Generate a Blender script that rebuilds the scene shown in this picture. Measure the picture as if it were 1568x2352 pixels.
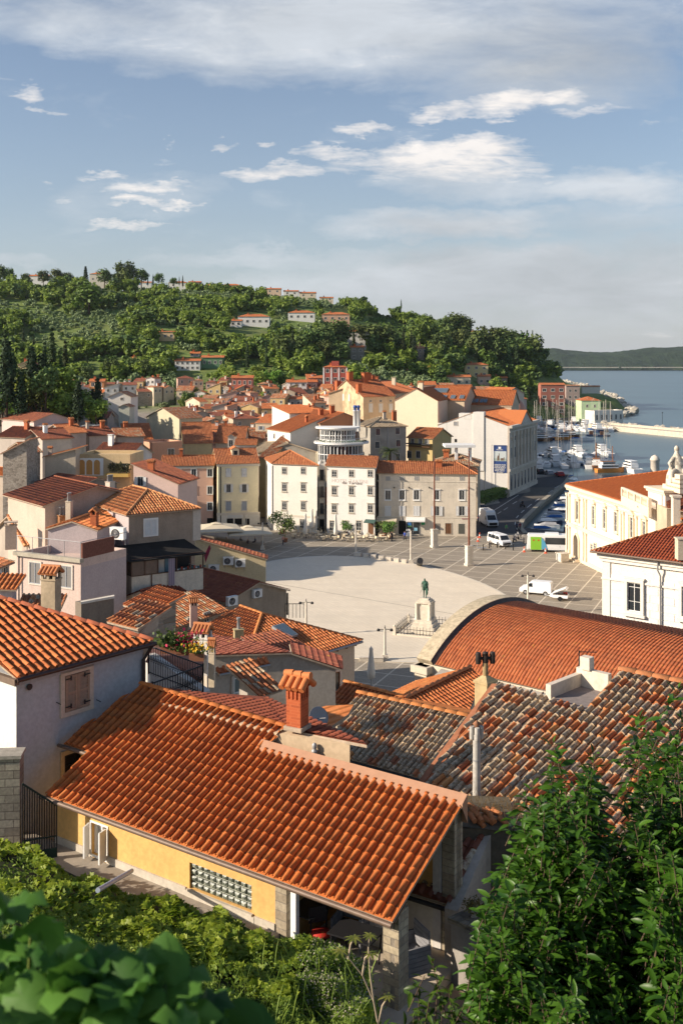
import bpy,bmesh,math,random
import numpy as np
from mathutils import Vector,Matrix,noise as mnoise
for _o in list(bpy.data.objects):bpy.data.objects.remove(_o)
S=bpy.context.scene
COL=S.collection
rnd=random.Random(7)
F,H=2400.0,32.0
PI=math.pi
def R(d):return math.radians(d)
# ------------------------------------------------------------ camera, sky, sun, exposure
cam=bpy.data.cameras.new('camera');camo=bpy.data.objects.new('camera',cam);COL.objects.link(camo)
camo.location=(0,0,H);camo.rotation_euler=(R(90),0,0)
cam.sensor_fit='VERTICAL';cam.sensor_height=36;cam.sensor_width=24
cam.lens=F/2352*36;cam.shift_y=-344/2352;cam.clip_end=60000;cam.clip_start=.1
cam.dof.use_dof=True;cam.dof.focus_distance=45;cam.dof.aperture_fstop=5.0
S.camera=camo
SUN_EL,SUN_AZ=25.0,0.16
sv=Vector((-math.cos(R(SUN_EL)),-SUN_AZ-.05,math.sin(R(SUN_EL)))).normalized()
sl=bpy.data.lights.new('sun','SUN');so=bpy.data.objects.new('sun',sl);COL.objects.link(so)
sl.energy=5.0;sl.angle=R(.5);sl.color=(1.0,.86,.70)
so.rotation_euler=(-sv).to_track_quat('-Z','Y').to_euler()
S.view_settings.view_transform='Standard';S.view_settings.look='None';S.view_settings.exposure=.66;S.view_settings.gamma=1
S.render.engine='CYCLES'
try:
 S.cycles.max_bounces=5;S.cycles.diffuse_bounces=3;S.cycles.glossy_bounces=2;S.cycles.transmission_bounces=3
 S.cycles.volume_bounces=0;S.cycles.volume_step_rate=4;S.cycles.use_denoising=True
except Exception:pass
wd=bpy.data.worlds.new('World');S.world=wd;wd.use_nodes=True
def build_world():
 nt=wd.node_tree;N=nt.nodes;L=nt.links;N.clear()
 out=N.new('ShaderNodeOutputWorld');bg=N.new('ShaderNodeBackground');L.new(bg.outputs[0],out.inputs[0])
 sky=N.new('ShaderNodeTexSky');sky.sky_type='NISHITA';sky.sun_disc=False
 sky.sun_elevation=R(SUN_EL);sky.sun_rotation=math.atan2(sv.x,sv.y);sky.altitude=30
 sky.air_density=1.0;sky.dust_density=1.0;sky.ozone_density=3.0
 bg.inputs[1].default_value=.15
 tc=N.new('ShaderNodeTexCoord');sep=N.new('ShaderNodeSeparateXYZ');L.new(tc.outputs['Generated'],sep.inputs[0])
 def m(op,a,b=None,clamp=False,c=None):
  n=N.new('ShaderNodeMath');n.operation=op;n.use_clamp=clamp
  for i,x in enumerate((a,b,c)):
   if x is None:continue
   if isinstance(x,(int,float)):n.inputs[i].default_value=x
   else:L.new(x,n.inputs[i])
  return n.outputs[0]
 yy=m('MAXIMUM',m('ABSOLUTE',sep.outputs[1]),.08)
 p=m('DIVIDE',sep.outputs[0],yy);q=m('DIVIDE',sep.outputs[2],yy)
 def fbm(sx,sy,sc,det,ox=0,rough=.55,dist=0):
  cb=N.new('ShaderNodeCombineXYZ');L.new(m('MULTIPLY',p,sx),cb.inputs[0]);L.new(m('MULTIPLY',q,sy),cb.inputs[1]);cb.inputs[2].default_value=ox
  t=N.new('ShaderNodeTexNoise');t.inputs['Scale'].default_value=sc;t.inputs['Detail'].default_value=det;t.inputs['Roughness'].default_value=rough
  t.inputs['Distortion'].default_value=dist;L.new(cb.outputs[0],t.inputs['Vector']);return t.outputs[0]
 w1=fbm(1,2.2,6,5,11.3,.6);w2=fbm(1,2.2,13,6,17.9,.65)
 pw=m('ADD',p,m('MULTIPLY',m('SUBTRACT',w1,.5),.22));qw=m('ADD',q,m('MULTIPLY',m('SUBTRACT',w2,.5),.05))
 def blob(u,v,ru,rv,tilt=0,amp=1.0):
  u0=(u-784)/F;v0=(832-v)/F;a=m('SUBTRACT',pw,u0);b=m('SUBTRACT',m('SUBTRACT',qw,v0),m('MULTIPLY',a,tilt))
  a=m('DIVIDE',a,ru/F);b=m('DIVIDE',b,rv/F)
  d=m('ADD',m('MULTIPLY',a,a),m('MULTIPLY',b,b))
  return m('MULTIPLY',m('SUBTRACT',1.0,d,clamp=True),amp)
 def mx(lst):
  r=lst[0]
  for x in lst[1:]:r=m('MAXIMUM',r,x)
  return r
 n1=fbm(1,3.2,8.5,10,3.1,.62,.35);n2=fbm(.8,5.2,24,8,7.7,.66,.5);n3=fbm(1,3.4,4.0,9,1.3,.6,.3)
 cu=mx([blob(1215,238,150,38,.12),blob(1050,258,110,22,.1),blob(860,290,95,20,.05,.9),blob(1040,372,300,62,.0,1.05),blob(1110,350,190,48,.05,1.05),blob(810,348,120,22,.02,.9),blob(640,398,165,30,.05,.95),blob(520,336,60,10,0,.9),blob(615,336,38,14,0,.95),blob(180,456,75,12,0,.7),blob(360,425,120,20,.05,.8),blob(425,462,45,12,0,.9),blob(350,462,110,14,.02,.8),blob(60,262,80,10,0,.7),blob(20,225,60,24,-.1,.8),blob(295,516,95,13,.02,.75),blob(1405,262,110,24,.08,.7),blob(345,317,22,7,0,.8),blob(150,432,70,14,-.05,.75),blob(240,408,60,10,0,.55)])
 cu=m('SUBTRACT',m('ADD',m('ADD',m('MULTIPLY',m('POWER',cu,.8),.95),m('MULTIPLY',n1,2.2)),m('MULTIPLY',n2,1.5)),2.28)
 cu=m('MULTIPLY',m('MULTIPLY',cu,1.25,clamp=True),.9)
 st=mx([blob(700,60,800,175,-.05,1.15),blob(250,40,360,120,.0,1.0),blob(1250,100,520,190,.0,.95),blob(1000,512,330,52,.02,1.3),blob(1400,430,260,60,.0,1.2),blob(1450,500,300,70,.1,.8),blob(1150,650,750,110,.05,1.35),blob(1500,640,420,150,.1,1.2),blob(640,600,330,30,.0,.6),blob(1120,420,330,60,0,1.0),blob(60,605,140,22,0,.6),blob(650,480,120,60,0,.25),blob(300,450,260,70,.1,.45)])
 st=m('SUBTRACT',m('ADD',m('ADD',m('MULTIPLY',st,.85),m('MULTIPLY',n3,1.3)),m('MULTIPLY',n1,.8)),1.22)
 st=m('MULTIPLY',st,1.25,clamp=True);st=m('MULTIPLY',st,.86)
 lum=m('ADD',m('MULTIPLY',n1,1.6),2.35)
 grey=mx([blob(1350,140,560,140,0,1.0),blob(1400,640,700,200,0,.9)])
 lumS=m('SUBTRACT',m('SUBTRACT',lum,m('MULTIPLY',grey,.75)),.15)
 def col(l,r,g,b):
  c=N.new('ShaderNodeCombineXYZ');
  for i,k in enumerate((r,g,b)):L.new(m('MULTIPLY',l,k),c.inputs[i])
  return c.outputs[0]
 def mix(f,a,b):
  x=N.new('ShaderNodeMix');x.data_type='RGBA';L.new(f,x.inputs[0]);L.new(a,x.inputs[6]);L.new(b,x.inputs[7]);return x.outputs[2]
 hs=N.new('ShaderNodeHueSaturation');L.new(sky.outputs[0],hs.inputs['Color']);hs.inputs['Saturation'].default_value=.88;hs.inputs['Value'].default_value=.57
 hz_=m('MULTIPLY',m('EXPONENT',m('MULTIPLY',m('MAXIMUM',q,0.0),-9.0)),.92);base=mix(hz_,hs.outputs[0],col(m('ADD',m('MULTIPLY',n1,.5),2.25),.98,1.01,1.05))
 c=mix(st,base,col(lumS,.97,1.02,1.08))
 c=mix(cu,c,col(m('ADD',lum,.75),1.06,1.0,.95))
 L.new(c,bg.inputs[0])
build_world()
# ------------------------------------------------------------ geometry helpers
def W(u,v,Y):return Vector(((u-784)/F*Y,Y,H-(v-832)/F*Y))
def G(u,v,z=0.0):return W(u,v,F*(H-z)/(v-832))
def hit(u,v,p,n):
 r=Vector(((u-784)/F,1,-(v-832)/F));o=Vector((0,0,H));return o+r*((p-o).dot(n)/r.dot(n))
class T_:
 """a thing: an Empty at its base plus its world matrix"""
 def __init__(s,name,label,cat,loc,rz=0,group=None,sc=1):
  e=bpy.data.objects.new(name,None);COL.objects.link(e);e.empty_display_size=.3
  e.location=loc;e.rotation_euler=(0,0,rz);e.scale=(sc,sc,sc);s.e=e
  s.M=Matrix.Translation(Vector(loc))@Matrix.Rotation(rz,4,'Z')@Matrix.Scale(sc,4);s.inv=s.M.inverted()
  tag(e,label,cat,group)
def tag(e,label=None,cat=None,group=None,kind=None):
 if label:e['label']=label
 if cat:e['category']=cat
 if group:e['group']=group
 if kind:e['kind']=kind
 return e
class MB:
 def __init__(s,T=None,M=None):
  s.v=[];s.f=[];s.m=[];s.T=T;s.M=M if M is not None else(T.inv if T else None);s.sm=[]
 def add(s,vs,fs,m=0,sm=False,X=None):
  k=len(s.v)
  for p in vs:
   p=Vector(p)
   if X is not None:p=X@p
   s.v.append(s.M@p if s.M is not None else p)
  for f in fs:s.f.append([i+k for i in f]);s.m.append(m);s.sm.append(sm)
  return s
 def box(s,a,b,m=0,X=None):
  x0,y0,z0=a;x1,y1,z1=b
  return s.add([(x0,y0,z0),(x1,y0,z0),(x1,y1,z0),(x0,y1,z0),(x0,y0,z1),(x1,y0,z1),(x1,y1,z1),(x0,y1,z1)],[(0,3,2,1),(4,5,6,7),(0,1,5,4),(1,2,6,5),(2,3,7,6),(3,0,4,7)],m,False,X)
 def bx(s,cx,cy,z0,w,d,h,m=0,X=None):return s.box((cx-w/2,cy-d/2,z0),(cx+w/2,cy+d/2,z0+h),m,X)
 def prism(s,poly,z0,z1,m=0,X=None,top=None):
  n=len(poly);vs=[(p[0],p[1],z0)for p in poly]+[(p[0],p[1],z1)for p in poly]
  fs=[tuple(reversed(range(n)))]+[(i,(i+1)%n,n+(i+1)%n,n+i)for i in range(n)];s.add(vs,fs,m,False,X)
  s.f.append([len(s.v)-n+i for i in range(n)]);s.m.append(m if top is None else top);s.sm.append(False);return s
 def poly(s,pts,m=0,X=None):return s.add(pts,[tuple(range(len(pts)))],m,False,X)
 def slab(s,pts,th,m=0,X=None):
  """a planar polygon given thickness downwards along its normal"""
  P=[Vector(p)for p in pts];n=(P[1]-P[0]).cross(P[2]-P[0]).normalized()
  if n.z<0:P.reverse();n=-n
  k=len(P);Q=[p-n*th for p in P]
  return s.add(P+Q,[tuple(range(k)),tuple(reversed(range(k,2*k)))]+[(i,k+i,k+(i+1)%k,(i+1)%k)for i in range(k)],m,False,X)
 def rev(s,prof,n=12,m=0,X=None,sm=True,cx=0,cy=0):
  """surface of revolution about z: prof = [(r, z)...] from bottom up"""
  vs=[];fs=[]
  for r,z in prof:
   for i in range(n):
    a=2*PI*i/n;vs.append((cx+r*math.cos(a),cy+r*math.sin(a),z))
  for j in range(len(prof)-1):
   for i in range(n):fs.append((j*n+i,j*n+(i+1)%n,(j+1)*n+(i+1)%n,(j+1)*n+i))
  s.add(vs,fs,m,sm,X);t=len(prof)-1
  s.add([vs[i]for i in range(n)],[tuple(reversed(range(n)))],m,False,X)
  s.add([vs[t*n+i]for i in range(n)],[tuple(range(n))],m,False,X);return s
 def tube(s,path,r,n=6,m=0,X=None,sm=True):
  P=[Vector(p)for p in path];rs=r if isinstance(r,(list,tuple))else[r]*len(P);vs=[];fs=[]
  up=None
  for i,p in enumerate(P):
   t=(P[min(i+1,len(P)-1)]-P[max(i-1,0)]).normalized()
   if up is None or abs(up.dot(t))>.95:up=Vector((0,0,1))if abs(t.z)<.9 else Vector((1,0,0))
   a=t.cross(up).normalized();b=a.cross(t).normalized();up=b
   for k in range(n):
    c=2*PI*k/n;vs.append(p+(a*math.cos(c)+b*math.sin(c))*rs[i])
  for i in range(len(P)-1):
   for k in range(n):fs.append((i*n+k,i*n+(k+1)%n,(i+1)*n+(k+1)%n,(i+1)*n+k))
  s.add(vs,fs,m,sm,X);s.add([vs[k]for k in range(n)],[tuple(reversed(range(n)))],m,False,X)
  s.add(vs[-n:],[tuple(range(n))],m,False,X);return s
 def mesh(s,name,mats):
  me=bpy.data.meshes.new(name);me.from_pydata([tuple(v)for v in s.v],[],s.f)
  for x in(mats if isinstance(mats,(list,tuple))else[mats]):me.materials.append(x)
  me.polygons.foreach_set('material_index',s.m);me.polygons.foreach_set('use_smooth',s.sm);me.update();return me
def obj(name,mb,mats=None,parent=None,loc=None,rz=0):
 me=mb.mesh(name,mats)if isinstance(mb,MB)else mb
 o=bpy.data.objects.new(name,me);COL.objects.link(o)
 if parent is not None:o.parent=parent.e if isinstance(parent,T_)else parent
 if loc is not None:o.location=loc
 if rz:o.rotation_euler=(0,0,rz)
 return o
def struct(name,mb,mats):return tag(obj(name,mb,mats),kind='structure')
def copy_thing(T,loc,rz=0,sc=None,label=None,group=None):
 e=T.e if isinstance(T,T_)else T
 r=e.copy();COL.objects.link(r);r.location=loc;r.rotation_euler=(0,0,rz)
 if sc:r.scale=(sc,sc,sc)if isinstance(sc,(int,float))else sc
 for ch in e.children:
  c=ch.copy();COL.objects.link(c);c.parent=r
  for g in ch.children:d=g.copy();COL.objects.link(d);d.parent=c
 if label:r['label']=label
 if group:r['group']=group
 return r
# ------------------------------------------------------------ materials
_MC={}
def nodes(name,rough=.8):
 m=bpy.data.materials.new(name);m.use_nodes=True;nt=m.node_tree;N=nt.nodes;L=nt.links
 b=N['Principled BSDF'];b.inputs['Roughness'].default_value=rough;b.inputs['Specular IOR Level'].default_value=.3
 return m,N,L,b
def vary(c,f):return tuple(max(0,min(1,x*f))for x in c)
def tex(N,L,kind,scale,vec,detail=4,rough=.55):
 t=N.new('ShaderNodeTexNoise' if kind=='n' else 'ShaderNodeTexVoronoi');t.inputs['Scale'].default_value=scale
 if kind=='n':t.inputs['Detail'].default_value=detail;t.inputs['Roughness'].default_value=rough
 L.new(vec,t.inputs['Vector']);return t.outputs[0]
def ramp(N,L,fac,stops):
 r=N.new('ShaderNodeValToRGB');L.new(fac,r.inputs[0]);e=r.color_ramp.elements
 while len(e)<len(stops):e.new(.5)
 for i,(p,c)in enumerate(stops):e[i].position=p;e[i].color=(*c,1)if len(c)==3 else c
 return r.outputs[0]
def mixc(N,L,f,a,b,mode='MIX'):
 x=N.new('ShaderNodeMix');x.data_type='RGBA';x.blend_type=mode
 for s,i in((f,0),(a,6),(b,7)):
  if isinstance(s,(int,float)):x.inputs[i].default_value=s
  elif isinstance(s,tuple):x.inputs[i].default_value=(*s,1)
  else:L.new(s,x.inputs[i])
 return x.outputs[2]
def mth(N,L,op,a,b=None,clamp=False):
 n=N.new('ShaderNodeMath');n.operation=op;n.use_clamp=clamp
 for i,x in enumerate((a,b)):
  if x is None:continue
  if isinstance(x,(int,float)):n.inputs[i].default_value=x
  else:L.new(x,n.inputs[i])
 return n.outputs[0]
def bump(N,L,b,hgt,st=.4,dist=.02):
 n=N.new('ShaderNodeBump');n.inputs['Strength'].default_value=st;n.inputs['Distance'].default_value=dist
 L.new(hgt,n.inputs['Height']);L.new(n.outputs[0],b.inputs['Normal'])
def plaster(c,dirt=.35,streak=True,name='plaster'):
 """painted render: patchy colour, rain streaks, weathering"""
 k=('pl',c,dirt)
 if k in _MC:return _MC[k]
 m,N,L,b=nodes(name,.9);g=N.new('ShaderNodeNewGeometry').outputs['Position']
 a=tex(N,L,'n',.45,g,6,.65);mp=N.new('ShaderNodeMapping');mp.inputs['Scale'].default_value=(2.2,2.2,.25);L.new(g,mp.inputs[0])
 s=tex(N,L,'n',1.0,mp.outputs[0],5,.6);f=tex(N,L,'n',9,g,3)
 base=ramp(N,L,a,[(.3,vary(c,1-.45*dirt)),(.55,c),(.8,vary(c,1+.12*dirt))])
 st=ramp(N,L,s,[(.52,(0,0,0)),(.72,(1,1,1))])
 base=mixc(N,L,mth(N,L,'MULTIPLY',st,.55*dirt),base,tuple(x*.45 for x in c))
 fl=ramp(N,L,f,[(.35,(.9,.9,.9)),(.65,(1.05,1.05,1.05))]);base=mixc(N,L,1.0,base,fl,'MULTIPLY')
 L.new(base,b.inputs['Base Color']);bump(N,L,b,f,.25,.02);_MC[k]=m;return m
def stonewall(c1,c2,sc=2.2,name='rubble_stone'):
 k=('st',c1,c2,sc)
 if k in _MC:return _MC[k]
 m,N,L,b=nodes(name,.92);g=N.new('ShaderNodeNewGeometry').outputs['Position']
 mp=N.new('ShaderNodeMapping');mp.inputs['Scale'].default_value=(1,1,1.7);L.new(g,mp.inputs[0])
 v=N.new('ShaderNodeTexVoronoi');v.inputs['Scale'].default_value=sc;L.new(mp.outputs[0],v.inputs[0])
 d=N.new('ShaderNodeTexVoronoi');d.feature='DISTANCE_TO_EDGE';d.inputs['Scale'].default_value=sc;L.new(mp.outputs[0],d.inputs[0])
 sx=N.new('ShaderNodeSeparateXYZ');L.new(v.outputs['Color'],sx.inputs[0])
 n=tex(N,L,'n',.35,g,6,.7);n8=tex(N,L,'n',8,g,5)
 base=ramp(N,L,sx.outputs[0],[(.1,c2),(.5,c1),(.9,vary(c1,1.25))]);base=mixc(N,L,mth(N,L,'MULTIPLY',n8,.5),base,vary(c2,.6))
 pl=ramp(N,L,n,[(.52,(0,0,0)),(.58,(1,1,1))]);base=mixc(N,L,mth(N,L,'MULTIPLY',pl,.35),base,vary(c1,1.2))
 jt=ramp(N,L,d.outputs['Distance'],[(.0,(1,1,1)),(.06,(0,0,0))]);base=mixc(N,L,mth(N,L,'MULTIPLY',jt,.7),base,vary(c1,.75))
 L.new(base,b.inputs['Base Color']);bump(N,L,b,mth(N,L,'ADD',mth(N,L,'MINIMUM',d.outputs['Distance'],.12),mth(N,L,'MULTIPLY',n8,.06)),.9,.25);_MC[k]=m;return m
def ashlar(c1,c2,w=.45,h=.22,mortar=(.25,.22,.18),name='coursed_stone',grey=.5):
 """coursed blocks; horizontal coordinate follows both wall directions"""
 k=('as',c1,c2,w,h)
 if k in _MC:return _MC[k]
 m,N,L,b=nodes(name,.92);g=N.new('ShaderNodeNewGeometry').outputs['Position']
 s=N.new('ShaderNodeSeparateXYZ');L.new(g,s.inputs[0]);c=N.new('ShaderNodeCombineXYZ')
 L.new(mth(N,L,'ADD',mth(N,L,'MULTIPLY',s.outputs[0],.93),mth(N,L,'MULTIPLY',s.outputs[1],1.03)),c.inputs[0]);L.new(s.outputs[2],c.inputs[1])
 br=N.new('ShaderNodeTexBrick');L.new(c.outputs[0],br.inputs[0]);br.inputs['Scale'].default_value=1
 br.inputs['Brick Width'].default_value=w;br.inputs['Row Height'].default_value=h;br.inputs['Mortar Size'].default_value=min(w,h)*.06;br.inputs['Mortar Smooth'].default_value=.3
 br.inputs['Color1'].default_value=(*c1,1);br.inputs['Color2'].default_value=(*c2,1);br.inputs['Mortar'].default_value=(*mortar,1)
 n=tex(N,L,'n',1.3,g,8,.7);n2=tex(N,L,'n',14,g,5)
 col=mixc(N,L,mth(N,L,'MULTIPLY',ramp(N,L,n,[(.4,(0,0,0)),(.7,(1,1,1))]),grey),br.outputs['Color'],vary(c2,.55))
 col=mixc(N,L,1.0,col,ramp(N,L,n2,[(.3,(.75,.75,.75)),(.7,(1.15,1.15,1.15))]),'MULTIPLY')
 L.new(col,b.inputs['Base Color']);bump(N,L,b,mth(N,L,'SUBTRACT',mth(N,L,'MULTIPLY',n2,.4),br.outputs['Fac']),.6,.02);_MC[k]=m;return m
def tilemat(c1,c2,c3,lichen=0.0,dirt=.3,name='clay_tiles'):
 """clay roof tiles: one colour per tile from its UV cell, weathering and lichen on top; a ribbed bump where tiles are too far to model"""
 k=('ti',c1,c2,c3,lichen,dirt)
 if k in _MC:return _MC[k]
 m,N,L,b=nodes(name,.78);g=N.new('ShaderNodeNewGeometry').outputs['Position']
 uv=N.new('ShaderNodeUVMap').outputs[0];fl=N.new('ShaderNodeVectorMath');fl.operation='FLOOR';L.new(uv,fl.inputs[0])
 wn=N.new('ShaderNodeTexWhiteNoise');wn.noise_dimensions='2D';L.new(fl.outputs[0],wn.inputs['Vector'])
 base=ramp(N,L,wn.outputs['Value'],[(0,c2),(.35,c1),(.75,c1),(1,c3)])
 n=tex(N,L,'n',.9,g,7,.7);n2=tex(N,L,'n',11,g,6,.7);n3=tex(N,L,'n',3.2,g,6,.65)
 base=mixc(N,L,mth(N,L,'MULTIPLY',ramp(N,L,n,[(.45,(0,0,0)),(.75,(1,1,1))]),dirt),base,(.12,.07,.045))
 base=mixc(N,L,1.0,base,ramp(N,L,n2,[(.3,(.82,.8,.78)),(.7,(1.12,1.12,1.12))]),'MULTIPLY')
 if lichen>0:
  sp=N.new('ShaderNodeSeparateXYZ');L.new(wn.outputs['Color'],sp.inputs[0])
  lm=mth(N,L,'ADD',mth(N,L,'MULTIPLY',sp.outputs[1],.9),mth(N,L,'MULTIPLY',n,.5))
  msk=ramp(N,L,lm,[(max(0,1.20-lichen),(0,0,0)),(max(.02,1.26-lichen),(1,1,1))])
  lc=ramp(N,L,n2,[(.32,(.07,.055,.038)),(.42,(.28,.21,.13)),(.52,(.45,.36,.24)),(.68,(.62,.54,.40))])
  lc=mixc(N,L,mth(N,L,'MULTIPLY',ramp(N,L,n3,[(.55,(0,0,0)),(.66,(1,1,1))]),.35),lc,(.16,.12,.08))
  base=mixc(N,L,mth(N,L,'MULTIPLY',msk,.93),base,lc)
  yl=ramp(N,L,tex(N,L,'n',2.1,g,3),[(.66,(0,0,0)),(.72,(1,1,1))]);base=mixc(N,L,mth(N,L,'MULTIPLY',yl,.5),base,(.5,.27,.05))
 L.new(base,b.inputs['Base Color'])
 sx=N.new('ShaderNodeSeparateXYZ');L.new(uv,sx.inputs[0]);fr=mth(N,L,'FRACT',sx.outputs[0]);w=mth(N,L,'SINE',mth(N,L,'MULTIPLY',fr,2*PI))
 fy=mth(N,L,'FRACT',sx.outputs[1]);hh=mth(N,L,'ADD',mth(N,L,'MULTIPLY',w,.09),mth(N,L,'MULTIPLY',fy,.05))
 bump(N,L,b,mth(N,L,'ADD',hh,mth(N,L,'MULTIPLY',n2,.02)),.8,.6);_MC[k]=m;return m
def simple(name,c,rough=.6,metal=0,nz=0,sc=6,spec=.3):
 k=('s',name,c,rough,metal)
 if k in _MC:return _MC[k]
 m,N,L,b=nodes(name,rough);b.inputs['Metallic'].default_value=metal;b.inputs['Specular IOR Level'].default_value=spec
 if nz:
  g=N.new('ShaderNodeNewGeometry').outputs['Position'];t=tex(N,L,'n',sc,g,5,.65)
  L.new(ramp(N,L,t,[(.3,vary(c,1-nz)),(.7,vary(c,1+nz*.6))]),b.inputs['Base Color'])
  bump(N,L,b,t,.2,.02)
 else:b.inputs['Base Color'].default_value=(*c,1)
 _MC[k]=m;return m
def leafmat(name,c1,c2,sc=.6,gloss=.5,trans=.25,tip=None):
 m,N,L,b=nodes(name,gloss);g=N.new('ShaderNodeNewGeometry');oi=N.new('ShaderNodeObjectInfo')
 t=tex(N,L,'n',sc,g.outputs['Position'],5,.7);r=mth(N,L,'ADD',mth(N,L,'MULTIPLY',t,.62),mth(N,L,'MULTIPLY',g.outputs['Random Per Island'],.42))
 col=ramp(N,L,r,[(.25,c1),(.55,tuple((x+y)/2 for x,y in zip(c1,c2))),(.85,c2)])
 hv=N.new('ShaderNodeHueSaturation');L.new(col,hv.inputs['Color']);L.new(mth(N,L,'ADD',mth(N,L,'MULTIPLY',oi.outputs['Random'],.06),.47),hv.inputs['Hue']);L.new(mth(N,L,'ADD',mth(N,L,'MULTIPLY',oi.outputs['Random'],.5),.75),hv.inputs['Value'])
 L.new(hv.outputs[0],b.inputs['Base Color'])
 if trans:
  tr=N.new('ShaderNodeBsdfTranslucent');L.new(hv.outputs[0],tr.inputs[0]);mx=N.new('ShaderNodeMixShader');mx.inputs[0].default_value=trans
  L.new(b.outputs[0],mx.inputs[1]);L.new(tr.outputs[0],mx.inputs[2]);L.new(mx.outputs[0],N['Material Output'].inputs[0])
 return m
OR1,OR2,OR3=(.50,.155,.050),(.40,.11,.036),(.60,.21,.07)
M_tile_new=tilemat(OR1,OR2,OR3,0,.10)
M_tile=tilemat((.48,.17,.065),(.36,.11,.045),(.58,.23,.09),.04,.32)
M_tile_dk=tilemat((.27,.085,.045),(.17,.055,.035),(.38,.12,.05),.12,.5)
M_tile_old=tilemat((.45,.15,.055),(.26,.08,.04),(.60,.24,.09),.80,.35)
M_tile_mid=tilemat((.42,.15,.06),(.24,.08,.04),(.58,.24,.09),.26,.4)
M_mortar=simple('mortar',(.42,.33,.24),.9,0,.3)
M_white=simple('white_paint',(.78,.77,.73),.5,0,.06)
M_dark=simple('dark_metal',(.02,.02,.022),.5)
M_grey=simple('grey_metal',(.32,.32,.32),.45,.2,.1)
M_glass=simple('window_glass',(.025,.03,.035),.08,0,0,6,.6)
M_shgrey=simple('grey_shutter',(.30,.33,.37),.6,0,.1)
M_shbrown=simple('brown_shutter',(.33,.22,.15),.7,0,.2)
M_wood=simple('brown_wood',(.16,.075,.035),.7,0,.25)
M_stoneW=simple('pale_stone',(.62,.56,.47),.85,0,.22,2.5)
M_concrete=simple('concrete',(.36,.33,.29),.9,0,.3,1.5)
# ------------------------------------------------------------ roof tiles
def tiles(T,pts,down,mat,cw=.225,ch=.32,amp=.05,jit=0.0,org=None,th=.10,seed=0,name='roof',cover=.60):
 """real barrel tiles over one convex roof plane (world points); far roofs get a plain plane whose UVs drive a ribbed bump"""
 P=[Vector(p)for p in pts];n=(P[1]-P[0]).cross(P[2]-P[0]).normalized()
 if n.z<0:P.reverse();n=-n
 down=Vector(down);t=(down-n*down.dot(n)).normalized();s=n.cross(t).normalized();o=Vector(org)if org is not None else P[0]
 A=[(p-o).dot(s)for p in P];B=[(p-o).dot(t)for p in P];rg=random.Random(seed*31+7)
 bm=bmesh.new();uvl=bm.loops.layers.uv.new('UVMap');off=(seed*37)%997
 if cw:
  c0=math.floor(min(A)/cw)-1;c1=math.ceil(max(A)/cw)+1;r0=math.floor(min(B)/ch)-1;r1=math.ceil(max(B)/ch)+1
  ph=[0,.14,.34,.66,.86,1.0];hs=[math.sin(PI*x)**.8 if 0<x<1 else 0 for x in ph]
  for c in range(c0,c1):
   cj=rg.uniform(-1,1)*jit*.03
   for r in range(r0,r1):
    a0=c*cw+cj+rg.uniform(-1,1)*jit*.018;b0=r*ch;b1=(r+1)*ch+.035;ll=.014+rg.random()*jit*.028;sk=rg.uniform(-1,1)*jit*.02
    top=[bm.verts.new(o+s*(a0+x*cw*cover)+t*b0+n*(h*amp*.9))for x,h in zip(ph,hs)]
    bot=[bm.verts.new(o+s*(a0+sk+x*cw*cover)+t*b1+n*(h*amp+ll))for x,h in zip(ph,hs)]
    fs=[bm.faces.new((top[i],bot[i],bot[i+1],top[i+1]))for i in range(5)]
    for f in fs:f.smooth=True
    fs.append(bm.faces.new(bot))
    va=bm.verts.new(o+s*(a0+cw*(cover-.06))+t*b0-n*.02);vb=bm.verts.new(o+s*(a0+cw*(cover-.06))+t*b1-n*.012)
    vc=bm.verts.new(o+s*(a0+cw*1.07)+t*b1-n*.012);vd=bm.verts.new(o+s*(a0+cw*1.07)+t*b0-n*.02)
    fs.append(bm.faces.new((va,vb,vc,vd)))
    for f in fs:
     for l in f.loops:l[uvl].uv=(c+.5+off,r+.5)
  cen=sum(P,Vector())/len(P)
  for i in range(len(P)):
   e=P[(i+1)%len(P)]-P[i]
   if e.length<1e-4:continue
   pn=e.cross(n).normalized()
   if pn.dot(cen-P[i])>0:pn=-pn
   bmesh.ops.bisect_plane(bm,geom=bm.verts[:]+bm.edges[:]+bm.faces[:],dist=1e-5,plane_co=P[i]+pn*.001,plane_no=pn,clear_outer=True)
 k=len(P);top=[bm.verts.new(p-n*(.03 if cw else 0))for p in P];bot=[bm.verts.new(p-n*th)for p in P]
 f=bm.faces.new(top);f.material_index=0
 W_,H_=(.30,.45)
 for l,a,b_ in zip(f.loops,A,B):l[uvl].uv=(a/W_+off,b_/H_)if not cw else(off+.5,.5)
 g=[bm.faces.new(list(reversed(bot)))]+[bm.faces.new((top[i],bot[i],bot[(i+1)%k],top[(i+1)%k]))for i in range(k)]
 for x in g:x.material_index=1
 bm.transform(T.inv);me=bpy.data.meshes.new(name);bm.to_mesh(me);bm.free();me.materials.append(mat);me.materials.append(M_mortar)
 return obj(name,me,None,T)
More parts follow.
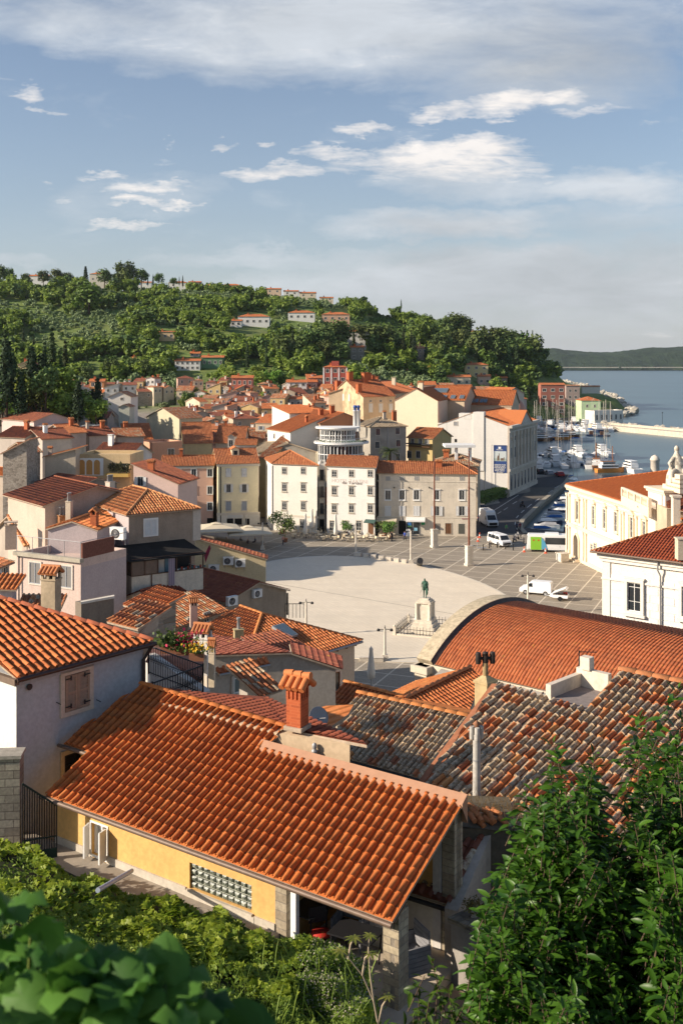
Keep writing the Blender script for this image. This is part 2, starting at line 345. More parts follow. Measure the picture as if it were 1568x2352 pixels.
def ridge(T,p0,p1,r=.10,mat=None,seg=.42,parent=None,name='ridge_tiles'):
 p0=Vector(p0);p1=Vector(p1);d=p1-p0;Ln=d.length;n=max(1,int(Ln/seg));d.normalize()
 sd=d.cross(Vector((0,0,1))).normalized();up=sd.cross(d);mb=MB(T)
 for i in range(n):
  a=p0+d*(Ln*i/n);b=p0+d*(Ln*(i+1)/n+.03);vs=[]
  for q,rr,lift in((a,r*.86,0),(b,r,.012)):
   for k in range(6):
    c=PI*k/5;vs.append(q+sd*math.cos(c)*rr+up*(math.sin(c)*rr*.85+lift))
  mb.add(vs,[(k,k+1,k+7,k+6)for k in range(5)]+[(6,7,8,9,10,11)],0,True)
 return obj(name,mb,mat or M_tile,parent or T)
# ------------------------------------------------------------ windows, doors, small fittings
_WM={}
def win_mesh(w,h,sur,glass,sash,st,fw=.11,fd=.07,arch=False):
 k=(round(w,2),round(h,2),sur.name,glass.name,sash.name,st,fw,fd)
 if k in _WM:return _WM[k]
 mb=MB();x=w/2;z=h/2
 mb.box((-x,-.015,-z),(x,.01,z),1)
 if fw>0:
  mb.box((-x-fw,-fd,-z-fw*.9),(x+fw,.01,-z),0);mb.box((-x-fw,-fd,z),(x+fw,.01,z+fw),0)
  mb.box((-x-fw,-fd+.004,-z),(-x,.01,z),0);mb.box((x,-fd+.004,-z),(x+fw,.01,z),0)
 if st!='blind':
  s=.045
  for a in(-x,-s/2 if st!='one' else None,x-s):
   if a is not None:mb.box((a,-.045,-z),(a+s,-.01,z),2)
  mb.box((-x+s,-.043,-z),(x-s,-.01,-z+s),2);mb.box((-x+s,-.043,z-s),(x-s,-.01,z),2)
  if st in('grid','grid3'):
   for fz in((.33,)if st=='grid' else(-.17,.17)):mb.box((-x+s,-.041,fz*h-.017),(x-s,-.01,fz*h+.017),2)
   if st=='grid':mb.box((-x+s,-.041,-.17*h-.015),(x-s,-.01,-.17*h+.015),2)
 me=mb.mesh('window',[sur,glass,sash]);_WM[k]=me;return me
def shut_mesh(w,h,mat,louver=True):
 k=('sh',round(w,2),round(h,2),mat.name)
 if k in _WM:return _WM[k]
 mb=MB();x=w/2;z=h/2;s=min(.07,w*.18)
 mb.box((-x,-.04,-z),(-x+s,0,z));mb.box((x-s,-.04,-z),(x,0,z));mb.box((-x+s,-.038,-z),(x-s,0,-z+s));mb.box((-x+s,-.038,z-s),(x-s,0,z));mb.box((-x+s,-.036,-s/2),(x-s,0,s/2))
 n=max(3,int(h/.09))
 for i in range(n):
  zz=-z+s+(i+.5)*(h-2*s)/n;hh=(h-2*s)/n*.42
  mb.add([(-x+s,-.034,zz-hh),(x-s,-.034,zz-hh),(x-s,-.006,zz+hh),(-x+s,-.006,zz+hh)],[(0,1,2,3)])
 mb.box((-x+s,-.004,-z+s),(x-s,0,z-s))
 me=mb.mesh('shutter',[mat]);_WM[k]=me;return me
def place(o,T,p,e,parent=None):
 """put a child object at world point p, its x axis along e"""
 Mx=T.inv@Matrix.Translation(p)@Matrix.Rotation(math.atan2(e.y,e.x),4,'Z')
 o.location=Mx.to_translation();o.rotation_euler=Mx.to_euler();return o
def window(T,p,e,w=.9,h=1.4,st='two',sur=None,glass=None,sash=None,shut=None,sm=None,fw=.11,fd=.07,name='window',lintel=False):
 sur=sur or M_stoneW;glass=glass or M_glass;sash=sash or M_white
 o=obj(name,win_mesh(w,h,sur,glass,sash,st,fw,fd),None,T);place(o,T,p,e)
 if shut=='closed':
  for i in(-1,1):
   c=obj('shutter',shut_mesh(w/2-.01,h,sm or M_white),None,o);c.location=(i*w/4,-.05,0)
 if shut=='open':
  for i in(-1,1):
   c=obj('shutter',shut_mesh(w/2,h,sm or M_white),None,o);c.location=(i*(w*.75+.03),-fd-.01,0)
 if lintel:
  mb=MB();mb.box((-w/2-.2,-.20,h/2+.14),(w/2+.2,.01,h/2+.22));c=obj('lintel',mb,[sur],o)
  mb=MB();mb.box((-w/2-.16,-.15,-h/2-.2),(w/2+.16,.01,-h/2-.12));c=obj('sill',mb,[sur],o)
 return o
M_void=simple('dark_opening',(.012,.011,.01),.9)
M_brick=simple('brick_red',(.42,.12,.045),.85,0,.25,9)
def chimney(T,p,w=.6,h=1.4,mat=None,cap='tile',parent=None,rz=0.78,pots=0,tm=None):
 """rendered or brick stack with openings under a little tiled roof; p = world point of its foot"""
 X=Matrix.Translation(Vector(p))@Matrix.Rotation(rz,4,'Z');mb=MB(T);mb.bx(0,0,-.6,w,w*.8,h+.6,0,X)
 mb.bx(0,0,h,w*1.12,w*.92,.06,0,X)
 if cap=='tile':
  for i in(-1,0,1):
   for j in(-1,1):mb.bx(i*w*.42,j*w*.34,h+.06,.1*w/.6,.1*w/.6,.22,0,X)
  mb.bx(0,0,h+.06,w*.6,w*.4,.2,2,X)
  a=w*.68;b=w*.56;z=h+.27
  for sg in(-1,1):
   for k in range(5):
    x0=-a+2*a*k/5
    mb.tube([X@Vector((x0+a/5,sg*b,z)),X@Vector((x0+a/5,0,z+.24))],a/5*.95,6,1)
   mb.add([(-a,sg*b,z-.02),(a,sg*b,z-.02),(a,0,z+.22),(-a,0,z+.22)],[(0,1,2,3)],1,False,X)
  mb.tube([X@Vector((-a,0,z+.27)),X@Vector((a,0,z+.27))],.07,6,1)
 elif cap=='slab':
  for i in(-1,1):
   for j in(-1,1):mb.bx(i*w*.4,j*w*.3,h+.06,.09,.09,.18,0,X)
  mb.bx(0,0,h+.24,w*1.2,w,.07,0,X)
 for i in range(pots):
  x=(i-(pots-1)/2)*w/pots;mb.rev([(.09,h+.05),(.08,h+.55),(.11,h+.57),(.11,h+.68)],8,3,X@Matrix.Translation((x,0,0)))
 return obj('chimney',mb,[mat or plaster((.5,.42,.33),.8),tm or M_tile_mid,M_void,M_grey],parent or T)
def aircon(p,rz,label,group='white air conditioner units on house walls',s=1.0):
 """outdoor unit, back against the wall at p, fan side towards local -y"""
 T=T_('air_conditioner',label,'air conditioner',p,rz,group,sc=s)
 mb=MB();mb.box((-.42,-.34,0),(.42,-.04,.62));mb.box((-.44,-.35,.60),(.44,-.03,.64));obj('casing',mb,[M_white],T)
 g=MB();X=Matrix.Translation((-.08,-.345,.31))@Matrix.Rotation(PI/2,4,'X')
 g.rev([(.25,-.002),(.25,.012)],20,0,X,False);
 for k in range(1,4):g.rev([(.25*k/4,.012),(.25*k/4+.008,.02),(.25*k/4+.012,.012)],16,1,X,False)
 g.rev([(.06,.012),(.05,.03)],10,1,X);obj('fan_grille',g,[M_dark,M_grey],T)
 b=MB();b.box((-.35,-.34,-.05),(-.31,.0,0));b.box((.31,-.34,-.05),(.35,0,0));b.box((-.35,-.02,-.3),(-.31,0,-.05));b.box((.31,-.02,-.3),(.35,0,-.05));obj('bracket',b,[M_grey],T)
 return T
# ------------------------------------------------------------ house
def roofs(T,E,ze,kind,pitch,mat,cw,th=.12,seed=0,oh=None,rt=True,ch=.36,amp=.05,jit=.4,rmat=None):
 """E = four eave corners (front-left, front-right, back-right, back-left) seen from above; returns ridge height"""
 FL,FR,BR,BL=[Vector((p.x,p.y,ze))for p in E];tp=math.tan(R(pitch));w=(FR-FL).length;d=(BL-FL).length
 ex=(FR-FL).normalized();ey=(BL-FL).normalized();up=Vector((0,0,1));kw=dict(cw=cw,th=th,ch=ch,amp=amp,jit=jit,name='roof')
 A=[];rl=[]
 def t(pts,dn,s):A.append(tiles(T,pts,dn,mat,seed=seed*5+s,**kw))
 if kind=='gx':
  h=d/2*tp;r0=FL+ey*d/2+up*h;r1=FR+ey*d/2+up*h
  t([FL,FR,r1,r0],-ey-up,1);t([BR,BL,r0,r1],ey-up,2);rl=[(r0,r1)]
 elif kind=='gy':
  h=w/2*tp;r0=FL+ex*w/2+up*h;r1=BL+ex*w/2+up*h
  t([BL,FL,r0,r1],-ex-up,1);t([FR,BR,r1,r0],ex-up,2);rl=[(r0,r1)]
 elif kind=='hip':
  k=min(w,d)/2;h=k*tp
  if w>=d:
   r0=FL+ex*k+ey*d/2+up*h;r1=FR-ex*k+ey*d/2+up*h
   t([FL,FR,r1,r0],-ey-up,1);t([BR,BL,r0,r1],ey-up,2);t([BL,FL,r0],-ex-up,3);t([FR,BR,r1],ex-up,4)
   rl=[(r0,r1),(FL,r0),(BL,r0),(FR,r1),(BR,r1)]
  else:
   r0=FL+ey*k+ex*w/2+up*h;r1=BL-ey*k+ex*w/2+up*h
   t([FL,FR,r0],-ey-up,1);t([BR,BL,r1],ey-up,2);t([BL,FL,r0,r1],-ex-up,3);t([FR,BR,r1,r0],ex-up,4)
   rl=[(r0,r1),(FL,r0),(BL,r1),(FR,r0),(BR,r1)]
 elif kind=='hipr':
  h=d/2*tp;k=d/2*.9;r0=FL+ey*d/2+up*h;r1=FR-ex*k+ey*d/2+up*h
  t([FL,FR,r1,r0],-ey-up,1);t([BR,BL,r0,r1],ey-up,2);t([FR,BR,r1],ex-up,4);rl=[(r0,r1),(FR,r1),(BR,r1)]
 elif kind=='shed':
  h=d*tp;t([FL,FR,BR+up*h,BL+up*h],-ey-up,1)
 elif kind=='shedb':
  h=d*tp;t([BR,BL,FL+up*h,FR+up*h],ey-up,1)
 elif kind=='shedr':
  h=w*tp;t([FR,BR,BL+up*h,FL+up*h],ex-up,1)
 elif kind=='shedl':
  h=w*tp;t([BL,FL,FR+up*h,BR+up*h],-ex-up,1)
 else:h=0
 if rt:
  for a,b in rl:
   if(a-b).length>.8:ridge(T,a+up*.03,b+up*.03,.10 if cw and cw<.3 else .14,rmat or mat,.42 if cw and cw<.27 else .8)
 return h
CNT=[0]
def bld(name,label,A,Y,B=None,w=None,yaw=None,d=9,h=None,zb=None,roof='gx',pitch=20,wall=None,tile=None,cw=.27,oh=.35,wins=(),group=None,cat='house',chim=(),ze=None,base=None,cornice=None,a3=None,b3=None,jit=.4,wst=None,rt=True,th=.12,amp=.05,sidew=None,ch=.36,dv=None,rmat=None):
 """a house from its front eave line A-B (photo px) at distance Y; x runs along the front, walls drop to zb"""
 CNT[0]+=1;sd=CNT[0]
 a=a3 if a3 is not None else W(A[0],A[1],Y)
 if b3 is not None:b=b3
 elif B is not None:b=G(B[0],B[1],a.z)
 else:b=a+Vector((math.cos(yaw),math.sin(yaw),0))*w
 ze=a.z;ex=(b-a);ex.z=0;w=ex.length;ex.normalize();ey=Vector((-ex.y,ex.x,0));ey0=ey;up=Vector((0,0,1))
 if dv:ey=Vector((dv[0],dv[1],0)).normalized()
 sx,sy=ey.dot(ex),ey.dot(ey0)
 if zb is None:zb=ze-h if h else 0
 E=[a,b,b+ey*d,a+ey*d];T=T_(name,label,cat,(a.x+ex.x*oh+ey.x*oh,a.y+ex.y*oh+ey.y*oh,zb),math.atan2(ex.y,ex.x),group)
 wall=wall or plaster((.6,.5,.38));tile=tile or M_tile
 tp=math.tan(R(pitch));hr=roofs(T,E,ze,roof,pitch,tile,cw,seed=sd,jit=jit,rt=rt,th=th,amp=amp,ch=ch,rmat=rmat)
 mb=MB();ww=w-2*oh;dd=d-2*oh;zt=ze-zb
 zt0=zt-.02 if roof=='flat' else zt+oh*tp-th*1.1;hx=[]
 C=[(0,0),(ww,0),(ww+dd*sx,dd*sy),(dd*sx,dd*sy)]
 if roof in('gx','gy','hip','hipr','flat'):top=[zt0]*4
 elif roof=='shed':top=[zt0,zt0,zt0+dd*tp,zt0+dd*tp]
 elif roof=='shedb':top=[zt0+dd*tp,zt0+dd*tp,zt0,zt0]
 elif roof=='shedr':top=[zt0+ww*tp,zt0,zt0,zt0+ww*tp]
 elif roof=='shedl':top=[zt0,zt0+ww*tp,zt0+ww*tp,zt0]
 vs=[(x,y,0)for x,y in C]+[(x,y,z)for(x,y),z in zip(C,top)];fs=[(0,1,5,4),(1,2,6,5),(2,3,7,6),(3,0,4,7),(4,5,6,7)]
 if roof=='gx':
  vs+=[(dd/2*sx,dd/2*sy,zt0+dd/2*tp),(ww+dd/2*sx,dd/2*sy,zt0+dd/2*tp)];fs=[(0,1,5,4),(2,3,7,6),(1,2,6,9,5),(3,0,4,8,7),(4,5,9,8),(6,7,8,9)]
 if roof=='gy':
  vs+=[(ww/2,0,zt0+ww/2*tp),(ww/2+dd*sx,dd*sy,zt0+ww/2*tp)];fs=[(0,1,5,8,4),(2,3,7,9,6),(1,2,6,5),(3,0,4,7),(4,8,9,7),(5,6,9,8)]
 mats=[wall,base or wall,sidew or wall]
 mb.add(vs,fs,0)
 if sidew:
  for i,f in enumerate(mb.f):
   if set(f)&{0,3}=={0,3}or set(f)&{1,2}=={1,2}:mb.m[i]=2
 if base:mb.box((-.03,-.03,0),(ww+.03,.1,base_h(base)),1)
 if cornice:mb.box((-.18,-.18,zt-.32),(ww+.18,dd+.18,zt-.10),0);mb.box((-.10,-.10,zt-.50),(ww+.10,dd+.10,zt-.32),0)
 if roof=='flat':
  for q in((0,0,ww,.2),(0,dd-.2,ww,dd),(0,.2,.2,dd-.2),(ww-.2,.2,ww,dd-.2)):mb.box((q[0],q[1],zt-.02),(q[2],q[3],zt+.55),0)
  mb.box((.05,.05,zt-.3),(ww-.05,dd-.05,zt+.02),1)
 obj('wall',mb,mats,T)
 o=Vector((T.e.location.x,T.e.location.y,0));faces={'F':(o,ex),'R':(o+ex*ww,ey),'L':(o+ey*dd,-ey),'B':(o+ex*ww+ey*dd,-ex)}
 for q in wins:
  fc,x,z=q[0],q[1],q[2];kw=dict(wst or{});
  if len(q)>3 and q[3]:kw['w']=q[3]
  if len(q)>4 and q[4]:kw['h']=q[4]
  if len(q)>5:kw.update(q[5])
  oo,e=faces[fc];L_=ww if fc in 'FB' else dd
  xx=x if x>1 or x<0 else x*L_
  if fc=='L':xx=L_-xx
  window(T,oo+e*xx+up*(ze-z),e,**kw)
 for q in chim:
  x,y,hh=q[0]*ww,q[1]*dd,q[2]
  if roof=='gx':zr=hr-abs(y-dd/2)*tp
  elif roof=='gy':zr=hr-abs(x-ww/2)*tp
  elif roof=='shed':zr=y*tp
  elif roof=='shedr':zr=(ww-x)*tp
  elif roof=='shedl':zr=x*tp
  elif roof in('hip','hipr'):zr=min(x,ww-x,y,dd-y)*tp
  else:zr=0
  pp=o+ex*x+ey*y+up*(ze+max(0,zr));kw=q[3]if len(q)>3 else{}
  chimney(T,pp,h=hh,rz=math.atan2(ex.y,ex.x),**kw)
 T.ze=ze;T.ex=ex;T.ey=ey;T.o=o;T.ww=ww;T.dd=dd;T.hr=hr;T.a=a;T.b=b;T.zb=zb;T.faces=faces
 return T
def base_h(b):return 1.0
# ------------------------------------------------------------ near: yellow house with open terrace
UP=Vector((0,0,1))
def near_house():
 P1=G(105,1825,21.3);P2=G(900,2115,21.3);e=(P2-P1).normalized();pr=Vector((-e.y,e.x,0));rz=math.atan2(e.y,e.x);L=(P2-P1).length
 pt=25.0;sl_=pr*math.cos(R(pt))+UP*math.sin(R(pt));n=e.cross(sl_).normalized()
 T=T_('yellow_house','yellow house with a long orange tiled roof and an open terrace at its right end','house',(P1.x,P1.y,19.5),rz)
 def q(a,b,dz=0):return P1+e*a+sl_*b+n*dz
 wy=plaster((.66,.40,.14),.3);wg=plaster((.42,.36,.28),.6);plin=plaster((.50,.45,.37),.5)
 roofm=tilemat((.54,.155,.034),(.46,.12,.028),(.62,.20,.048),0,.34)
 kw=dict(cw=.225,ch=.305,amp=.085,jit=.34,org=P1,th=.07,name='roof')
 dn=-sl_
 r1=tiles(T,[q(0,0),q(L,0),q(L,3.05),q(0,3.05)],dn,roofm,seed=1,**kw)
 kw['name']='upper_roof';tiles(T,[q(-1.0,1.53),q(0,1.53),q(0,4.02),q(-.45,4.05)],dn,roofm,seed=2,**kw)
 tiles(T,[q(0,3.05),q(4.62,3.05),q(4.85,3.84),q(0,4.02)],dn,roofm,seed=3,**kw)
 ridge(T,q(-.5,4.07,.03),q(4.85,3.86,.03),.085,roofm,.36)
 fl=MB(T);a,b=q(4.5,3.0,.05),q(L+.05,3.0,.05)
 fl.add([a,b,b+sl_*.26+n*.03,a+sl_*.26+n*.03,a-UP*.1,b-UP*.1,b+sl_*.26-UP*.6,a+sl_*.26-UP*.6],[(0,1,2,3),(0,4,5,1),(1,5,6,2),(2,6,7,3),(3,7,4,0)])
 obj('flashing',fl,[simple('pink_flashing',(.42,.23,.14),.7,0,.1)],T)
 g=MB(T);p0=q(-.15,-.07,-.05);p1=q(L+.02,-.07,-.05);g.tube([p0,p1],.055,8);g.box
 obj('gutter',g,[simple('brown_gutter',(.16,.11,.08),.5,.1,.2)],T)
 g=MB(T);g.tube([q(-1.15,1.47,-.05),q(-.02,1.47,-.05)],.05,8);obj('gutter',g,[simple('brown_gutter',(.16,.11,.08),.5,.1,.2)],T)
 bo=MB(T)
 for(x0,x1,y0,y1)in((0,L,.05,.55),):bo.slab([q(x0,y0,-.11),q(x1,y0,-.11),q(x1,y1,-.11),q(x0,y1,-.11)],.03)
 obj('soffit',bo,[simple('soffit_wood',(.25,.16,.10),.8,0,.2)],T)
 Lx=6.88;yw=.50;zt=(q(0,yw/math.cos(R(pt))).z-19.5)-.12;z0=-.35
 zb_=(q(0,3.0).z-19.5)-.14
 mb=MB(T,Matrix());
 cas=(1.12,1.66,.46,1.22);gb=(4.385,6.22,.55,1.14)
 def wallrow(x0,x1,zl,zh):mb.box((x0,yw,zl),(x1,yw+.22,zh),0)
 wallrow(-.18,cas[0],0,zt);wallrow(cas[1],gb[0],0,zt);wallrow(gb[1],Lx,0,zt)
 wallrow(cas[0],cas[1],cas[3],zt);wallrow(cas[0],cas[1],z0,cas[2]);wallrow(gb[0],gb[1],gb[3],zt);wallrow(gb[0],gb[1],0,gb[2])
 mb.box((-.18,yw+.22,z0),(.04,2.72,zt+.05),0);mb.add([(-.18,yw,zt),(.04,yw,zt),(.04,2.75,zt+1.0),(-.18,2.75,zt+1.0),(-.18,2.75,zt),(.04,2.75,zt)],[(0,1,2,3),(0,3,4),(1,5,2)],0)
 mb.box((.3,2.72,z0),(L-.1,2.9,zb_),0)
 mb.box((Lx-.2,yw+.22,z0),(Lx,2.72,zt+.1),0)
 obj('wall',mb,[wy,plin],T)
 mb=MB(T,Matrix());mb.box((-.2,yw-.04,z0),(cas[0]-.02,yw,.56),0);mb.box((cas[1]+.02,yw-.04,z0),(gb[0]-.1,yw,.56),0);mb.box((gb[1]+.1,yw-.04,z0),(Lx,yw,.52),0);mb.box((gb[0]-.1,yw-.05,z0),(gb[1]+.1,yw,.50),0)
 mb.box((gb[0]-.05,yw-.07,.50),(gb[1]+.05,yw+.1,.545),0);obj('plinth',mb,[plin],T)
 mb=MB(T,Matrix());mb.box((-.9,1.9,-.3),(.3,2.85,zt+.42),0);obj('side_wall',mb,[plaster((.66,.36,.08),.3)],T)
 gl=MB(T,Matrix());nx,nz=10,4;bw=(gb[1]-gb[0])/nx;bh=(gb[3]-gb[2])/nz
 gl.box((gb[0],yw+.10,gb[2]),(gb[1],yw+.16,gb[3]),0)
 for i in range(nx):
  for j in range(nz):
   x=gb[0]+i*bw;z=gb[2]+j*bh;gp=.016
   gl.add([(x+gp,yw+.06,z+gp),(x+bw-gp,yw+.06,z+gp),(x+bw-gp,yw+.06,z+bh-gp),(x+gp,yw+.06,z+bh-gp),(x+.05,yw+.035,z+.05),(x+bw-.05,yw+.035,z+.05),(x+bw-.05,yw+.035,z+bh-.05),(x+.05,yw+.035,z+bh-.05),(x+gp,yw+.10,z+gp),(x+bw-gp,yw+.10,z+gp),(x+bw-gp,yw+.10,z+bh-gp),(x+gp,yw+.10,z+bh-gp)],[(0,1,5,4),(1,2,6,5),(2,3,7,6),(3,0,4,7),(4,5,6,7),(8,9,1,0),(9,10,2,1),(10,11,3,2),(11,8,0,3)],1)
 gm,N,Ln,b=nodes('glass_brick',.12);b.inputs['Specular IOR Level'].default_value=.7
 gg=N.new('ShaderNodeNewGeometry').outputs['Position'];Ln.new(ramp(N,Ln,tex(N,Ln,'n',16,gg,4),[(.35,(.035,.045,.035)),(.5,(.12,.14,.11)),(.68,(.45,.47,.38))]),b.inputs['Base Color'])
 obj('glass_brick_window',gl,[simple('grout',(.55,.56,.48),.8),gm],T)
 cw_=MB(T,Matrix());x0,x1,za,zc=cas
 cw_.box((x0,yw+.16,za),(x1,yw+.2,zc),1)
 for xx in(x0,(x0+x1)/2-.03,x1-.05):cw_.box((xx,yw+.08,za),(xx+.05,yw+.15,zc),0)
 cw_.box((x0+.05,yw+.08,zc-.05),(x1-.05,yw+.15,zc),0);cw_.box((x0+.05,yw+.08,za),(x1-.05,yw+.15,za+.06),0)
 cw_.box((x0-.05,yw-.03,za-.06),(x1+.05,yw+.15,za-.005),0);cw_.box((x0-.05,yw-.02,za),(x0-.005,yw+.1,zc+.05),0);cw_.box((x1+.005,yw-.02,za),(x1+.05,yw+.1,zc+.05),0);cw_.box((x0,yw-.02,zc+.005),(x1,yw+.1,zc+.05),0)
 cw_.box((x0+.06,yw+.151,za+.06),(x0+.2,yw+.158,zc-.05),2)
 wo=obj('window',cw_,[M_white,M_glass,simple('curtain',(.55,.53,.48),.9,0,.2,20)],T)
 for sx,ang in((x0-.03,112),(x1+.03,78)):
  s=obj('shutter',shut_mesh(.27,zc-za,M_white),None,wo);a_=R(-ang)if sx>x0 else R(ang+180)
  c_=Vector((math.cos(a_),math.sin(a_),0));s.rotation_euler=(0,0,a_);s.location=(sx+c_.x*.145,yw-.04+c_.y*.145,(za+zc)/2)
 st=ashlar((.44,.38,.28),(.30,.25,.18),.36,.19)
 mb=MB(T,Matrix());mb.box((Lx,yw-.01,z0),(Lx+.30,yw+.35,zt),0);obj('stone_quoin',mb,[st],T)
 mb=MB(T,Matrix());mb.box((Lx+.42,yw-.02,z0-.4),(Lx+.56,yw+.1,zt),0);obj('post',mb,[M_white],T)
 for(px_,py,zz,wd_,key)in((L-.22,.30,zt-.12,.36,'pillar'),(L-.25,2.62,zb_-.1,.30,'pillar')):
  m_=MB(T,Matrix());m_.box((px_-wd_/2,py,-.9),(px_+wd_/2,py+.36,zz),0);obj(key,m_,[ashlar((.50,.43,.30),(.33,.27,.19),.30,.155)],T)
 m_=MB(T,Matrix());m_.box((L-.62,2.6,-.9),(L-.42,2.78,zb_-.15),0);obj('post',m_,[plaster((.55,.52,.48),.3)],T)
 m_=MB(T,Matrix());m_.box((.3,.28,zt-.14),(L-.05,.46,zt+.02),0);obj('beam',m_,[M_wood],T)
 m_=MB(T,Matrix());m_.box((L-.16,.4,zt-.1),(L-.06,.5,zt),0);
 m_=MB(T,Matrix());m_.box((Lx+.02,2.2,z0),(Lx+1.1,2.3,zt+.6),0);obj('recess_wall',m_,[plaster((.62,.34,.09),.2)],T)
 m_=MB(T,Matrix());m_.box((Lx+1.15,1.95,z0),(Lx+1.95,2.02,zt+.45),0);m_.box((Lx+1.25,1.93,z0+.15),(Lx+1.85,1.95,zt+.35),0);obj('door',m_,[M_white],T)
 return T,e,pr,q,L,sl_,n
YH,YE,YP,yq,YL,YS,YN=near_house()
def ylocal(x,y,z=0):return YH.M@Vector((x,y,z))
def slat_chair(loc,rz,label):
 T=T_('slatted_chair',label,'chair',loc,rz,'grey slatted terrace chairs');gw=simple('grey_slats',(.20,.20,.21),.7,0,.2)
 for nm,f in(('armrest',-1),('armrest',1)):
  m=MB()
  for k in range(6):m.box((f*.33-.02,-.30,.08+k*.095),(f*.33+.02,.30,.165+k*.095))
  m.box((f*.33-.015,-.28,0),(f*.33+.015,-.22,.64));m.box((f*.33-.015,.22,0),(f*.33+.015,.28,.64));obj(nm,m,[gw],T)
 m=MB()
 for k in range(7):m.box((-.31,-.28+k*.078,.36),(.31,-.215+k*.078,.39))
 obj('seat',m,[gw],T);m=MB()
 for k in range(5):m.box((-.31,.27,.42+k*.095),(.31,.30,.505+k*.095))
 obj('backrest',m,[gw],T);return T
zt_=19.42
slat_chair(ylocal(YL-.55,1.55,-.08),YE_ if False else math.atan2(YE.y,YE.x)-.5,'grey slatted armchair beside the rear terrace post')
slat_chair(ylocal(YL-2.1,1.65,-.08),math.atan2(YE.y,YE.x)+.2,'grey slatted armchair in shade under the tiled roof behind the dark table')
def terrace_table(loc,rz,label,w=1.1,d=.7):
 T=T_('terrace_table',label,'table',loc,rz);m=MB();m.box((-w/2,-d/2,.70),(w/2,d/2,.735));obj('tabletop',m,[simple('black_top',(.02,.02,.022),.3)],T)
 for sx in(-1,1):
  for sy in(-1,1):
   m=MB();m.tube([(sx*(w/2-.06),sy*(d/2-.06),.70),(sx*(w/2-.12),sy*(d/2-.06),0)],.018,6);obj('leg',m,[M_dark],T)
terrace_table(ylocal(YL-1.55,1.05,-.08),math.atan2(YE.y,YE.x)+.1,'black topped table standing under the tiled terrace roof',1.0)
terrace_table(ylocal(YL-3.0,1.2,-.08),math.atan2(YE.y,YE.x),'black folding table near the yellow wall recess',.9)
def red_chair(loc,rz):
 T=T_('red_chair','red seated folding chair half hidden behind the white post','chair',loc,rz);rm=simple('red_seat',(.45,.03,.02),.6)
 m=MB();m.rev([(.02,.44),(.21,.45),(.20,.50),(.02,.51)],16,0);obj('seat',m,[rm],T)
 m=MB();m.box((-.2,.17,.62),(.2,.2,.95));obj('backrest',m,[M_dark],T)
 for sx in(-1,1):
  for sy in(-1,1):m=MB();m.tube([(sx*.15,sy*.15,.45),(sx*.19,sy*.19,0)],.012,5);obj('leg',m,[M_dark],T)
red_chair(ylocal(7.75,.95,-.08),.4)
def flat_poly(name,pts,mat,th=.3,kind='structure',label=None,cat=None):
 m=MB();m.slab(pts,th);o=obj(name,m,[mat]);tag(o,label,cat,kind=kind);return o
def L3(x,y,z):return ylocal(x,y,z)
terr=simple('terrace_slabs',(.50,.42,.32),.85,0,.18,2.0)
flat_poly('terrace',[L3(7.05,-2.2,-.10),L3(YL+.15,-2.2,-.10),L3(YL+.15,2.72,-.10),L3(7.05,2.72,-.10)],terr)
flat_poly('terrace_step',[L3(YL+.152,-2.6,-.30),L3(YL+5,-2.6,-.30),L3(YL+5,3.4,-.30),L3(YL+.152,3.4,-.30)],simple('beaten_concrete',(.27,.20,.14),.9,0,.3,2.0))
flat_poly('path',[L3(-4.0,-2.4,.40),L3(7.0,-2.4,.36),L3(7.0,.48,.36),L3(-4.0,.48,.40)],simple('path_concrete',(.30,.26,.21),.9,0,.35,1.2))
